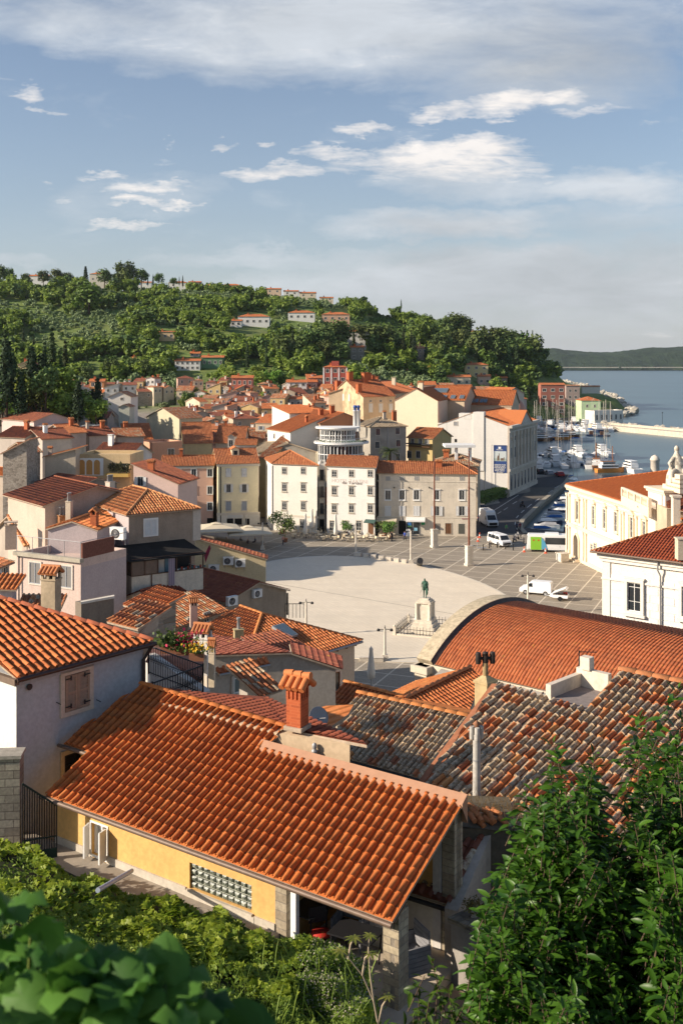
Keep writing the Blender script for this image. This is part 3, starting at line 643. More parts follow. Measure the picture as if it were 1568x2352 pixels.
def back_house():
 r0=yq(-.5,4.02,.0);r1=yq(4.85,3.84,.0);pr=YP;pt=9.0
 T=T_('house_behind','beige house with plain red tiled back slope behind the yellow house roof','house',(r0.x,r0.y,14),math.atan2(YE.y,YE.x))
 dn=pr*math.cos(R(pt))-UP*math.sin(R(pt));n=YE.cross(dn).normalized();n=n if n.z>0 else-n
 rm=tilemat((.24,.062,.030),(.20,.05,.026),(.29,.08,.036),0,.15)
 c=[hit(u,v,r0,n)for u,v in((383,1581),(605,1597),(748,1664),(842,1708))]
 tiles(T,[r0,r1,c[1]-(c[1]-c[0])*.0,c[0]],dn,rm,cw=.225,ch=.16,amp=.025,seed=11,jit=.1,name='roof',cover=.8)
 tiles(T,[r1,c[3],c[2],c[1]],dn,rm,cw=.225,ch=.16,amp=.025,seed=12,jit=.1,name='roof',cover=.8)
 mb=MB(T);w1=c[3]-(c[3]-r1)*.10;lo=Vector((0,0,5));
 a=r1-YE*.25+dn*.3-UP*.1;b=w1-YE*.25-UP*.1;a=r1-YE*.1-UP*.08
 back=-YE*4
 mb.add([a-pr*.25,b,b-lo,a-pr*.25-lo,a-pr*.25+back,b+back,b+back-lo,a-pr*.25+back-lo],[(0,3,2,1),(1,2,6,5),(0,4,7,3),(0,1,5,4)],0)
 obj('wall',mb,[plaster((.50,.38,.25),.2)],T)
 fm,N,Ln,b_=nodes('chimney_brick',.9);g=N.new('ShaderNodeNewGeometry').outputs['Position'];s=N.new('ShaderNodeSeparateXYZ');Ln.new(g,s.inputs[0]);cb=N.new('ShaderNodeCombineXYZ')
 Ln.new(mth(N,Ln,'ADD',s.outputs[0],mth(N,Ln,'MULTIPLY',s.outputs[1],.9)),cb.inputs[0]);Ln.new(s.outputs[2],cb.inputs[1]);br=N.new('ShaderNodeTexBrick');Ln.new(cb.outputs[0],br.inputs[0])
 br.inputs['Scale'].default_value=1;br.inputs['Brick Width'].default_value=.2;br.inputs['Row Height'].default_value=.072;br.inputs['Mortar Size'].default_value=.008
 br.inputs['Color1'].default_value=(.42,.10,.035,1);br.inputs['Color2'].default_value=(.30,.07,.026,1);br.inputs['Mortar'].default_value=(.44,.12,.045,1);Ln.new(br.outputs[0],b_.inputs['Base Color'])
 bump(N,Ln,b_,br.outputs['Fac'],-.5,.01)
 cp=hit(683,1669,r0,n);X=Matrix.Translation(cp)@Matrix.Rotation(math.atan2(YE.y,YE.x)+.12,4,'Z')@Matrix.Diagonal((.78,.78,1,1));w=.52;hh=.98
 mb=MB(T);mb.bx(0,0,-.06,w,w*.96,hh+.06-.26,0,X)
 for x in(-.22,-.07,.07,.22):
  for y in(-.22,.22):mb.bx(x,y,hh-.26,.085,.085,.26,0,X)
 for y in(-.07,.07):
  for x in(-.22,.22):mb.bx(x,y,hh-.26,.085,.085,.26,0,X)
 mb.bx(0,0,hh-.26,.30,.30,.26,1,X);mb.bx(0,0,hh,w+.04,w+.04,.04,0,X);mb.bx(0,0,-.05,w+.12,w+.12,.10,2,X)
 for sg in(-1,1):
  for k in range(4):
   x0=-.36+k*.24
   mb.tube([X@Vector((x0,sg*.40,hh+.03)),X@Vector((x0,0,hh+.26))],.085,8,3)
  mb.add([(-.42,sg*.38,hh+.03),(.42,sg*.38,hh+.03),(.42,0,hh+.25),(-.42,0,hh+.25)],[(0,1,2,3)],3,False,X)
 for k in range(3):mb.tube([X@Vector((-.46+k*.31,0,hh+.30)),X@Vector((-.46+k*.31+.33,0,hh+.32))],[.085,.10],8,3)
 obj('chimney',mb,[fm,M_void,M_mortar,M_tile_new],T)
 D=T_('satellite_dish','grey satellite dish beside the brick chimney','satellite dish',W(729,1668,27.2),0)
 dm=MB();X=Matrix.Translation((0,0,.22))@Matrix.Rotation(R(62),4,Vector((.9,.5,0)).normalized());dm.rev([(.002,.0),(.10,.008),(.20,.035),(.27,.075),(.272,.085),(.2,.046),(.1,.018),(.002,.01)],24,0,X);obj('reflector',dm,[simple('dish_grey',(.30,.31,.32),.6)],D)
 dm=MB();dm.tube([(0,.05,.2),(0,.1,-.3)],.02,6);dm.tube([(0,0,.2),(.22,-.25,.3)],.01,5);obj('arm',dm,[M_grey],D)
 V=T_('flue_pipe','steel flue pipe with knobbed cap on the beige gable wall','flue',W(722,1742,25.2),0);vm=MB();vm.rev([(.045,-.4),(.045,.12),(.075,.13),(.075,.2),(.04,.22),(.06,.26),(.06,.34),(.02,.38)],10);obj('pipe',vm,[M_grey],V)
back_house()
# ------------------------------------------------------------ blue-grey house
def blue_house():
 a=W(40,1557,26.5);b=G(352,1474,a.z);ex=(b-a).normalized();ey=Vector((-ex.y,ex.x,0));L=(b-a).length
 T=T_('blue_house','blue-grey house with bright orange hip roof and louvred brown shutters','house',(a.x,a.y,15),math.atan2(ex.y,ex.x))
 d=9.0;pt=21.0;tp=math.tan(R(pt));bl=tilemat((.53,.155,.045),(.46,.12,.035),(.60,.20,.06),0,.08)
 FL,FR,BR,BL=a,b,b+ey*d,a+ey*d;rz=math.atan2(ex.y,ex.x)
 k=L/2;
 r0=a+ex*k+ey*k+UP*(k*tp);kw=dict(cw=.225,ch=.37,amp=.080,jit=.3,org=a,th=.08,name='roof')
 Lft=a-ex*6.0
 top=4.6
 rr=a+UP*(top*tp)+ey*top
 A0=hit(0,1382,a,ex.cross((ey+UP*tp).normalized()))
 nfr=ex.cross((ey+UP*tp).normalized());apex=hit(-70,1357,a,nfr)
 tiles(T,[a,b,apex,hit(-230,1330,a,nfr)],-(ey+UP*tp),bl,seed=21,**kw)
 kk=(apex-b).dot(-ex);kb=(apex-b).dot(ey)
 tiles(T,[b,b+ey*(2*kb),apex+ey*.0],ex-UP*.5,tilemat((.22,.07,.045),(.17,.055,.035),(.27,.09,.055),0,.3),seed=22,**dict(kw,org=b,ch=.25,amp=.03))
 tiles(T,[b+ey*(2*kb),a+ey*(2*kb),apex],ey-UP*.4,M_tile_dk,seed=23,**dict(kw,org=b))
 ridge(T,b+UP*.04,apex+UP*.04,.095,tilemat((.36,.10,.045),(.28,.08,.035),(.42,.13,.06),0,.2),.38)
 wl=plaster((.40,.41,.435),.2);oh=.22
 o=a+ex*.12+ey*oh;zb=15;mb=MB(T);zt=a.z+oh*tp-.14
 C=[o,b+ey*oh-ex*.2,b+ey*(2*kb-oh)-ex*.2,o+ey*(2*kb-oh*2)]
 vs=[Vector((p.x,p.y,zb))for p in C]+[Vector((p.x,p.y,zt))for p in C]
 mb.add(vs,[(0,1,5,4),(1,2,6,5),(2,3,7,6),(4,5,6,7)],0);mb.add([vs[3],vs[0],vs[4],vs[7]],[(0,1,2,3)],1)
 obj('wall',mb,[wl,plaster((.66,.66,.60),.15)],T)
 mb=MB(T);X=Matrix.Translation((o.x,o.y,0))@Matrix.Rotation(rz,4,'Z');mb.box((-.04,-.06,zt-.22),(L-.35,0,zt-.02),0,X);mb.box((-.06,0,zt-.22),(0,8,zt-.02),0,X);obj('cornice',mb,[plaster((.34,.345,.37),.2)],T)
 g=MB(T);g.tube([a-ex*.05-UP*.05-ey*.06,b-UP*.05-ey*.06+ex*.05],.065,8);pts=[b-UP*.1-ey*.02-ex*.05,b-UP*.35+ey*.12-ex*.12,b-UP*.5+ey*.16-ex*.22,b-UP*3.6+ey*.16-ex*.22];g.tube(pts,.05,8)
 obj('gutter',g,[simple('brown_pipe',(.055,.033,.028),.4,.1)],T)
 g=MB(T);vdir=(hit(0,1530,a,nfr)-a);va=a-UP*.06;vb_=a+(-ex*1.0+ey*0)*6
 va2=a+ey*0-ex*.06;pts=[a-ex*.10-ey*.04,a-ex*.10+ey*6];g.slab([pts[0]-UP*.02,pts[0]+ex*.14-UP*.02,pts[1]+ex*.14-UP*.02,pts[1]-UP*.02],.16);obj('verge_board',g,[simple('brown_trim',(.17,.12,.09),.5,0,.2)],T)
 pn=-ey;fo=o;
 def onwall(u,v):return hit(u,v,fo,ey)
 c1=onwall(138,1566);c2=onwall(213,1545);c3=onwall(140,1636);cc=(onwall(138,1550)+onwall(216,1614))/2
 cc=hit(176,1586,fo,ey);ww=(onwall(209,1560)-onwall(143,1578)).length;hh=1.05
 wo=obj('window',win_mesh(.80,.98,plaster((.56,.46,.36),.2),M_void,M_white,'blind',.13,.06),None,T);place(wo,T,cc,ex)
 for i in(-1,1):
  s=obj('shutter',shut_mesh(.385,.95,M_shbrown),None,wo);s.location=(i*.198,-.03,0)
  for zz in(-.4,.34):
   hmb=MB();hmb.box((-.02*i-.02,-.055,zz),(-.02*i+.02,-.042,zz+.12));hmb.box((min(0,i*.16),-.056,zz+.04),(max(0,i*.16),-.043,zz+.07));h_=obj('hinge',hmb,[M_dark],wo);h_.location=(i*.24,-.03,0)
 w2=obj('window',win_mesh(.7,.9,plaster((.50,.40,.26),.3),M_void,M_dark,'grid3',.12,.05),None,T);place(w2,T,hit(172,1765,fo,ey),ex)
 vn=MB();vn.rev([(.075,0),(.085,.02),(.085,.03)],16,0,Matrix.Rotation(PI/2,4,'X'));vo=obj('vent',vn,[M_dark],T);place(vo,T,hit(66,1577,fo,ey)-ey*.03,ex)
 for(u,v)in((130,1613),(222,1607)):
  vn=MB();vn.tube([(0,0,0),(.04,-.08,-.03),(.07,-.1,-.06)],.012,5);vo=obj('shutter_catch',vn,[M_dark],T);place(vo,T,hit(u,v,fo,ey),ex)
 sw=ashlar((.36,.32,.25),(.22,.19,.15),.42,.2,(.13,.11,.09))
 c0=W(46,1742,25.6);X=Matrix.Translation((c0.x,c0.y,0))@Matrix.Rotation(.1,4,'Z')
 S_=T_('stone_wall','dark rubble garden wall at the left edge beside the black gate','wall',(c0.x,c0.y,18),rz);m=MB(S_);m.box((-4,0,18),(.0,.5,c0.z),0,X);m.box((-4,-.04,c0.z),(.04,.54,c0.z+.08),1,X);obj('masonry',m,[sw,simple('cap_stone',(.34,.31,.26),.9,0,.3)],S_)
 Gt=T_('metal_gate','black barred metal gate between the rubble wall and the yellow house','gate',(0,0,0),0)
 p0=W(52,1800,25.3);p1=W(131,1850,25.6);m=MB(Gt);d_=p1-p0;zt0,zt1=p0.z,p1.z;z0=19.5
 for k in range(15):
  p=p0+d_*(k/14);m.tube([p,Vector((p.x,p.y,z0+.2))],.018,5)
 obj('bars',m,[M_dark],Gt);m=MB(Gt)
 m.tube([p0,p1],.025,6);m.tube([Vector((p0.x,p0.y,z0+.9)),Vector((p1.x,p1.y,z0+.9))],.02,6);m.slab([Vector((p0.x,p0.y,z0+.62)),Vector((p1.x,p1.y,z0+.62)),Vector((p1.x,p1.y,z0+.3)),Vector((p0.x,p0.y,z0+.3))],.02);obj('frame',m,[simple('dark_green',(.012,.03,.022),.5)],Gt)
 return T
BH=blue_house()
# ------------------------------------------------------------ terrain, sea, square
def sst(a,b,x):t=max(0.,min(1.,(x-a)/(b-a)));return t*t*(3-2*t)
def pl(x,pts):
 if x<=pts[0][0]:return pts[0][1]
 for(a,p),(b,q)in zip(pts,pts[1:]):
  if x<=b:return p+(q-p)*(x-a)/(b-a)
 return pts[-1][1]
CREST=[(-200,655),(0,655),(200,660),(400,672),(600,690),(760,705),(900,738),(1000,758),(1100,785),(1180,800),(1225,812),(1262,845),(1290,868),(1330,905)]
LAND=[G(u,v,0).xy for u,v in((1198,1212),(1206,1195),(1250,1150),(1300,1110),(1312,1092),(1226,1080),(1221,1010),(1226,966),(1330,960),(1382,966),(1450,944),(1398,908),(1345,884),(1292,872))]
def inland(x,y):
 """signed distance-ish: >0 on land"""
 pts=[(-4000,35),(300,35),(300,150),(110,170),(75,190),(44,200)]+[(p.x,p.y)for p in LAND]+[(500,2600),(-4000,2600)]
 ins=False;dm=1e9;n=len(pts)
 for i in range(n):
  x1,y1=pts[i];x2,y2=pts[(i+1)%n]
  if(y1>y)!=(y2>y)and x<(x2-x1)*(y-y1)/(y2-y1)+x1:ins=not ins
  dx,dy=x2-x1,y2-y1;t=max(0,min(1,((x-x1)*dx+(y-y1)*dy)/(dx*dx+dy*dy)));dm=min(dm,math.hypot(x-x1-t*dx,y-y1-t*dy))
 return dm if ins else-dm
def hill(x,y):
 """terrain of the town and the ridge behind it"""
 u=784+F*x/max(y,50)
 z=pl(y,[(215,0),(300,3),(450,13)])*(1-sst(1020,1230,u)*.8)
 cz=32+(832-pl(u,CREST))/F*860
 y0=430+sst(900,1230,u)*110;t=(y-y0)/(860-y0)
 base=13*(1-sst(1020,1230,u)*.8)
 if t>0:z=base+(cz-base)*(sst(-.15,1.0,min(t,1))-.06*(1-min(t,1)))*1.0 if t<=1 else cz-(y-860)*.03
 if 0<t<1:z+=2.2*math.sin(y*.085+x*.01)*math.sin(PI*t)*.6
 z+=5*mnoise.noise(Vector((x*.008,y*.008,1)))*sst(430,560,y)
 sp=sst(-52,-84,x)*sst(215,275,y)*(1-sst(330,460,y));z=max(z,25*sp)
 return z
def near_z(x,y):
 """garden slope under the camera, terrace level, then down to the square"""
 d=(Vector((x,y,0))-Vector((YH.e.location.x,YH.e.location.y,0)));c=d.x*YP.x+d.y*YP.y
 z=pl(c,[(-24,30.4),(-19.5,29.6),(-14,26.6),(-8,22.6),(-3.2,20.2),(-2.3,19.35),(3,19.2),(8,16),(22,10),(48,4),(60,.0)])
 if x>5:z-=sst(5,12,x)*1.5*sst(-14,-4,c)
 if x<-7.5:z=min(z,19.2+(x+7.5)*.25)
 return z+.25*mnoise.noise(Vector((x*.4,y*.4,0)))*(1 if c<-3 else 0)
def left_rise(x,y):return sst(-12,-30,x)*pl(y,[(40,0),(60,11),(120,9),(180,3),(215,0)])
def ground_z(x,y):
 if y<100:z=max(near_z(x,y),left_rise(x,y)-1)if y>30 else near_z(x,y)
 else:z=max(0,left_rise(x,y));
 if y>200:z=max(z,hill(x,y))
 return z
def heightfield(name,xs,ys,fz,mat):
 nx,ny=len(xs),len(ys);v=[(x,y,fz(x,y))for y in ys for x in xs]
 f=[(j*nx+i,j*nx+i+1,(j+1)*nx+i+1,(j+1)*nx+i)for j in range(ny-1)for i in range(nx-1)]
 me=bpy.data.meshes.new(name);me.from_pydata(v,[],f);me.materials.append(mat);me.polygons.foreach_set('use_smooth',[True]*len(f));me.update()
 return tag(obj(name,me),kind='structure')
def groundmat():
 m,N,L,b=nodes('ground_soil_grass',.95);g=N.new('ShaderNodeNewGeometry');p=g.outputs['Position'];s=N.new('ShaderNodeSeparateXYZ');L.new(p,s.inputs[0])
 n1=tex(N,L,'n',.02,p,8,.7);n2=tex(N,L,'n',.25,p,8,.7)
 gr=ramp(N,L,n2,[(.3,(.06,.10,.018)),(.5,(.12,.18,.035)),(.7,(.22,.24,.07))]);br=ramp(N,L,n1,[(.45,(0,0,0)),(.65,(1,1,1))])
 gr=mixc(N,L,mth(N,L,'MULTIPLY',br,.5),gr,(.17,.15,.06))
 tw=ramp(N,L,n2,[(.3,(.20,.17,.14)),(.7,(.32,.28,.23))])
 far=mth(N,L,'MULTIPLY',mth(N,L,'SUBTRACT',s.outputs[1],425),.04,True);nr=mth(N,L,'MULTIPLY',mth(N,L,'SUBTRACT',24,s.outputs[1]),.4,True)
 f=mth(N,L,'MAXIMUM',far,nr,True)
 L.new(mixc(N,L,f,tw,gr),b.inputs['Base Color']);bump(N,L,b,n2,.6,.5);return m
M_ground=groundmat()
def gz_town(x,y):
 d=inland(x,y)
 if d<3:return-7 if d<0 else-7+(d/3)*5
 z=ground_z(x,y)-.35
 if y>420 and x>60:z=min(z,-2+(d-2)*1.5)
 return z
heightfield('ground',[x*1.0 for x in range(-60,61)],[y*1.0 for y in range(-6,101)],lambda x,y:near_z(x,y)-.35 if y<92 else-.36,M_ground)
xs=sorted(set([x*12.0 for x in range(-85,60)]));ys=[96+y*9.0 for y in range(0,40)]+[456+y*12 for y in range(0,60)]+[1200,1500,2000,2500]
heightfield('hillside',xs,ys,gz_town,M_ground)
flat_poly('lower_ground',[(-1000,-8,-.5),(-1000,110,-.5),(60,110,-.5),(60,-8,-.5)][::-1],M_ground)
def watermat():
 m,N,L,b=nodes('sea_water',.12);b.inputs['Base Color'].default_value=(.035,.075,.10,1);b.inputs['Specular IOR Level'].default_value=.5
 p=N.new('ShaderNodeNewGeometry').outputs['Position'];mp=N.new('ShaderNodeMapping');mp.inputs['Scale'].default_value=(.5,1.3,1);L.new(p,mp.inputs[0])
 t=tex(N,L,'n',.5,mp.outputs[0],5,.6);t2=tex(N,L,'n',.012,p,4,.5)
 bump(N,L,b,t,.22,.5);L.new(ramp(N,L,t2,[(.4,(.06,.11,.13)),(.6,(.08,.14,.16))]),b.inputs['Base Color']);b.inputs['Roughness'].default_value=.3;return m
flat_poly('sea',[(-9000,120,-1.4),(14000,120,-1.4),(14000,26000,-1.4),(-9000,26000,-1.4)],watermat(),2)
def headland(name,Y,pts,seed,mat,dz=0,th=500):
 """wooded ridge: skyline heights in photo px at distance Y"""
 n=130;us=[pts[0][0]+(pts[-1][0]-pts[0][0])*i/n for i in range(n+1)];vs=[];rows=[(0,0),(.10,.22),(.25,.5),(.45,.8),(.7,.96),(1,1.0),(1.6,.7)]
 for j,(t,h)in enumerate(rows):
  for i,u in enumerate(us):
   y=Y+t*th;x=(u-784)/F*Y*(1+t*.02);v=pl(u,pts);z=H+(832-v)/F*(Y+th)
   n_=mnoise.fractal(Vector((x*.004,y*.004,seed)),.6,2.1,5);zz=-1.6+(z+1.6)*h*(1+.10*n_*(h<1))+n_*10*h
   vs.append((x,y+n_*60*(j>0),zz))
 k=n+1;fs=[(j*k+i,j*k+i+1,(j+1)*k+i+1,(j+1)*k+i)for j in range(len(rows)-1)for i in range(n)]
 me=bpy.data.meshes.new(name);me.from_pydata(vs,[],fs);me.materials.append(mat);me.update();return tag(obj(name,me),kind='structure')
def farwood():
 m,N,L,b=nodes('far_woodland',.95);p=N.new('ShaderNodeNewGeometry').outputs['Position']
 a=tex(N,L,'n',.02,p,8,.75);c=tex(N,L,'n',.0035,p,6,.6);s=N.new('ShaderNodeSeparateXYZ');L.new(p,s.inputs[0])
 base=ramp(N,L,a,[(.35,(.010,.026,.014)),(.6,(.032,.058,.026))]);sc=ramp(N,L,c,[(.60,(0,0,0)),(.66,(1,1,1))])
 low=mth(N,L,'MULTIPLY',mth(N,L,'SUBTRACT',70,s.outputs[2]),.02,True);base=mixc(N,L,mth(N,L,'MULTIPLY',mth(N,L,'MULTIPLY',sc,low),.6),base,(.30,.27,.20))
 L.new(base,b.inputs['Base Color']);bump(N,L,b,a,1,20);return m
M_fw=farwood()
headland('far_headland',4200,[(1150,812),(1240,806),(1300,803),(1400,806),(1430,808),(1490,804),(1568,801),(1640,798),(1800,800)],3.3,M_fw)
headland('farther_hills',9000,[(-900,826),(900,828),(1240,824),(1800,820),(2600,822)],8.1,M_fw,th=900)
sh=MB();
for u0,u1 in((1240,1290),(1290,1420),(1425,1568)):
 a=G(u0,843.5,-1.3);sh.add([W(u0,844.6,4150),W(u1,844.6,4150),W(u1,843,4200),W(u0,843,4200)],[(0,1,2,3)])
struct('far_shore',sh,[simple('far_shore',(.35,.32,.26),.9,0,.3,.02)])
A_=Vector((1022,2400,0)).normalized();B_=Vector((A_.y,-A_.x,0))
def pavemat():
 m,N,L,b=nodes('square_paving',.8);p=N.new('ShaderNodeNewGeometry').outputs['Position']
 def dotp(v):n=N.new('ShaderNodeVectorMath');n.operation='DOT_PRODUCT';L.new(p,n.inputs[0]);n.inputs[1].default_value=v;return n.outputs['Value']
 lines=None
 for v,ph,per,wd_ in((B_,-37.58,3.65,.17),(A_,154.78,3.87,.16)):
  t=mth(N,L,'FRACT',mth(N,L,'DIVIDE',mth(N,L,'SUBTRACT',dotp(v),ph-wd_/2),per));l=mth(N,L,'LESS_THAN',t,wd_/per);lines=l if lines is None else mth(N,L,'MAXIMUM',lines,l)
 c=N.new('ShaderNodeCombineXYZ');L.new(dotp(B_),c.inputs[0]);L.new(dotp(A_),c.inputs[1]);br=N.new('ShaderNodeTexBrick');L.new(c.outputs[0],br.inputs[0]);br.inputs['Scale'].default_value=1
 br.inputs['Brick Width'].default_value=.9;br.inputs['Row Height'].default_value=.4;br.inputs['Mortar Size'].default_value=.02
 br.inputs['Color1'].default_value=(.325,.282,.222,1);br.inputs['Color2'].default_value=(.285,.245,.190,1);br.inputs['Mortar'].default_value=(.20,.18,.155,1)
 n=tex(N,L,'n',.22,p,8,.7);n2=tex(N,L,'n',3,p,5)
 col=mixc(N,L,mth(N,L,'MULTIPLY',ramp(N,L,n,[(.4,(0,0,0)),(.7,(1,1,1))]),.35),br.outputs[0],(.20,.17,.13))
 col=mixc(N,L,mth(N,L,'MULTIPLY',lines,.92),col,(.60,.53,.42));col=mixc(N,L,1.0,col,ramp(N,L,n2,[(.3,(.88,.88,.88)),(.7,(1.08,1.08,1.08))]),'MULTIPLY')
 L.new(col,b.inputs['Base Color']);return m
flat_poly('square',[(-60,60,0),(60,60,0),(60,150,0),(40,176,0),G(1300,1224,0),G(1205,1224,0),G(1100,1228,0)+Vector((0,8,0)),(-50,204,0),(-60,204,0)],pavemat(),.3)
def marble():
 m,N,L,b=nodes('white_oval_paving',.7);p=N.new('ShaderNodeNewGeometry').outputs['Position']
 mp=N.new('ShaderNodeMapping');mp.inputs['Rotation'].default_value=(0,0,R(62));L.new(p,mp.inputs[0]);br=N.new('ShaderNodeTexBrick');L.new(mp.outputs[0],br.inputs[0]);br.inputs['Scale'].default_value=1
 br.inputs['Brick Width'].default_value=1.6;br.inputs['Row Height'].default_value=.6;br.inputs['Mortar Size'].default_value=.012;br.inputs['Color1'].default_value=(.72,.635,.50,1);br.inputs['Color2'].default_value=(.68,.595,.465,1);br.inputs['Mortar'].default_value=(.45,.41,.34,1)
 mp2=N.new('ShaderNodeMapping');mp2.inputs['Rotation'].default_value=(0,0,R(40));mp2.inputs['Scale'].default_value=(.06,.5,1);L.new(p,mp2.inputs[0]);n=tex(N,L,'n',1.5,mp2.outputs[0],7,.7);n2=tex(N,L,'n',.12,p,6,.6)
 col=mixc(N,L,mth(N,L,'MULTIPLY',ramp(N,L,n,[(.45,(0,0,0)),(.75,(1,1,1))]),.35),br.outputs[0],(.50,.44,.35));col=mixc(N,L,mth(N,L,'MULTIPLY',ramp(N,L,n2,[(.45,(0,0,0)),(.7,(1,1,1))]),.3),col,(.47,.42,.34))
 L.new(col,b.inputs['Base Color']);return m
OC=Vector((3.15,141.8,0));OA=Vector((.2594,-.9658,0));OB=Vector((.9658,.2594,0))
def oval(t,k=1.0,z=0):return OC+OA*(31.3*k*math.cos(t))+OB*(19.3*k*math.sin(t))+UP*z
mb=MB();mb.prism([oval(2*PI*i/96)for i in range(96)],-.1,.06);struct('oval_paving',mb,[marble()])
mb=MB();n=96
for i in range(n):
 a,b_=2*PI*i/n,2*PI*(i+1)/n;mb.add([oval(a,1.0,.064),oval(b_,1.0,.064),oval(b_,.985,.064),oval(a,.985,.064)],[(0,1,2,3)])
struct('oval_rim',mb,[simple('rim_stone',(.60,.55,.46),.8,0,.15)])
a,b_=G(612,1337,.07),G(1075,1416,.07);s_=(b_-a).normalized().cross(UP)*.06
mb=MB();mb.add([a-s_,b_-s_,b_+s_,a+s_],[(0,1,2,3)]);struct('drain_line',mb,[simple('drain',(.25,.22,.18),.9)])
asph=simple('asphalt',(.060,.060,.064),.85,0,.25,.6)
RD=[G(u,v,0)for u,v in((1095,1222),(1096,1160),(1165,1143),(1224,1108),(1232,1086))]
quayp=[G(u,v,0).xy for u,v in((1198,1212),(1206,1195),(1250,1150),(1300,1110),(1312,1092),(1226,1080),(1221,1010),(1226,966),(1330,960),(1382,966))]
road_poly=[(p.x,p.y)for p in[G(1040,1222,0),G(1195,1228,0),G(1320,1228,0),G(1198,1213,0)]]
qp=[(p.x,p.y)for p in quayp]
big=[G(1095,1226,0).xy,G(1300,1226,0).xy,G(1300,1222,0).xy]+quayp+[G(1382,940,0).xy,G(1100,930,0).xy,G(1060,1000,0).xy]
mb=MB();mb.prism([(p.x,p.y)for p in big],-3,.03,1,None,0);struct('road',mb,[asph,simple('quay_wall',(.20,.18,.14),.9,0,.35,1)])
mb=MB();ed=[G(u,v,0)for u,v in((1212,1226),(1198,1212),(1203,1196),(1250,1150),(1300,1110),(1312,1092),(1228,1081))]
for p,q_ in zip(ed,ed[1:]):
 d=(q_-p).normalized();s_=d.cross(UP)*.9;
 mb.add([p+s_*.05+UP*.16,q_+s_*.05+UP*.16,q_-s_+UP*.16,p-s_+UP*.16,p+s_*.05-UP*.4,q_+s_*.05-UP*.4,q_-s_,p-s_],[(0,1,2,3),(0,4,5,1),(3,2,6,7)])
struct('quay_coping',mb,[simple('quay_stone',(.36,.32,.25),.85,0,.25,1)])
def strip(mb,p,q_,w,z):
 d=(q_-p).normalized();s_=d.cross(UP)*w/2;mb.add([p-s_+UP*z,q_-s_+UP*z,q_+s_+UP*z,p+s_+UP*z],[(0,1,2,3)])
mb=MB()
for(u0,v0,u1,v1)in((1122,1180,1190,1137),(1176,1158,1186,1152),(1156,1172,1165,1166),(1142,1180,1150,1175),(1200,1128,1212,1120),(1222,1112,1232,1105),(1272,1122,1284,1115),(1258,1133,1268,1126),(1228,1152,1238,1145),(1210,1166,1220,1158),(1196,1178,1203,1172),(1185,1190,1190,1184),(1182,1206,1183,1199),(1187,1216,1184,1211)):
 strip(mb,G(u0,v0,0),G(u1,v1,0),.16,.036)
struct('road_markings',mb,[simple('road_paint',(.70,.68,.62),.7,0,.1)])
mb=MB();mb.add([G(u,v,0)+UP*.034 for u,v in((1188,1152),(1258,1147),(1281,1120),(1215,1120))],[(0,1,2,3)]);struct('road_patch',mb,[simple('worn_asphalt',(.13,.115,.095),.9,0,.2,.5)])
mb=MB();mb.slab([G(1164,1143,.14),G(1225,1111,.14),G(1219,1106,.14),G(1160,1137,.14)],.14);struct('theatre_pavement',mb,[simple('kerb_stone',(.33,.30,.26),.85,0,.2)])
P0,P1_=G(1350,975,.6),G(1600,998,.6);d=(P1_-P0).normalized();s_=d.cross(UP)
mb=MB();X=Matrix.Translation(P0)@Matrix.Rotation(math.atan2(d.y,d.x),4,'Z');ln=(P1_-P0).length;mb.box((0,0,-3),(ln+60,7,.3),0,X);mb.box((10,5.5,.3),(ln+60,7,1.3),0,X);struct('pier',mb,[simple('pier_stone',(.50,.45,.36),.85,0,.2,.8)])
rg=random.Random(5);mb=MB()
def rock(mb,c,r):
 vs=[Vector(v)*r*rg.uniform(.7,1.2)for v in((1,0,0),(0,1,0),(-1,0,0),(0,-1,0),(0,0,.8),(0,0,-1),(.6,.6,.4),(-.6,-.6,.4),(-.6,.6,.4),(.6,-.6,.4))]
 bmx=bmesh.new();[bmx.verts.new(v+c)for v in vs];bmesh.ops.convex_hull(bmx,input=bmx.verts);bmx.verts.index_update();mb.add([v.co.copy()for v in bmx.verts],[[v.index for v in f.verts]for f in bmx.faces]);bmx.free()
for i in range(260):
 t=rg.random();c=X@Vector((t*(ln+40),7+rg.random()*4,rg.uniform(-1,.9)));rock(mb,c,rg.uniform(.7,1.8))
for(u0,v0,u1,v1,n)in((1385,962,1452,944,60),(1452,944,1400,908,60),(1400,908,1345,885,40),(1345,885,1292,874,40)):
 for i in range(n):
  t=rg.random();p=G(u0+(u1-u0)*t,v0+(v1-v0)*t,0);rock(mb,p+Vector((rg.uniform(-4,4),rg.uniform(-6,6),rg.uniform(-1,1))),rg.uniform(1,3.0))
tag(obj('breakwater_rocks',mb,[simple('pale_rock',(.50,.46,.38),.9,0,.35,.6)]),'pale boulders heaped along the breakwater and shore','rocks',kind='stuff')
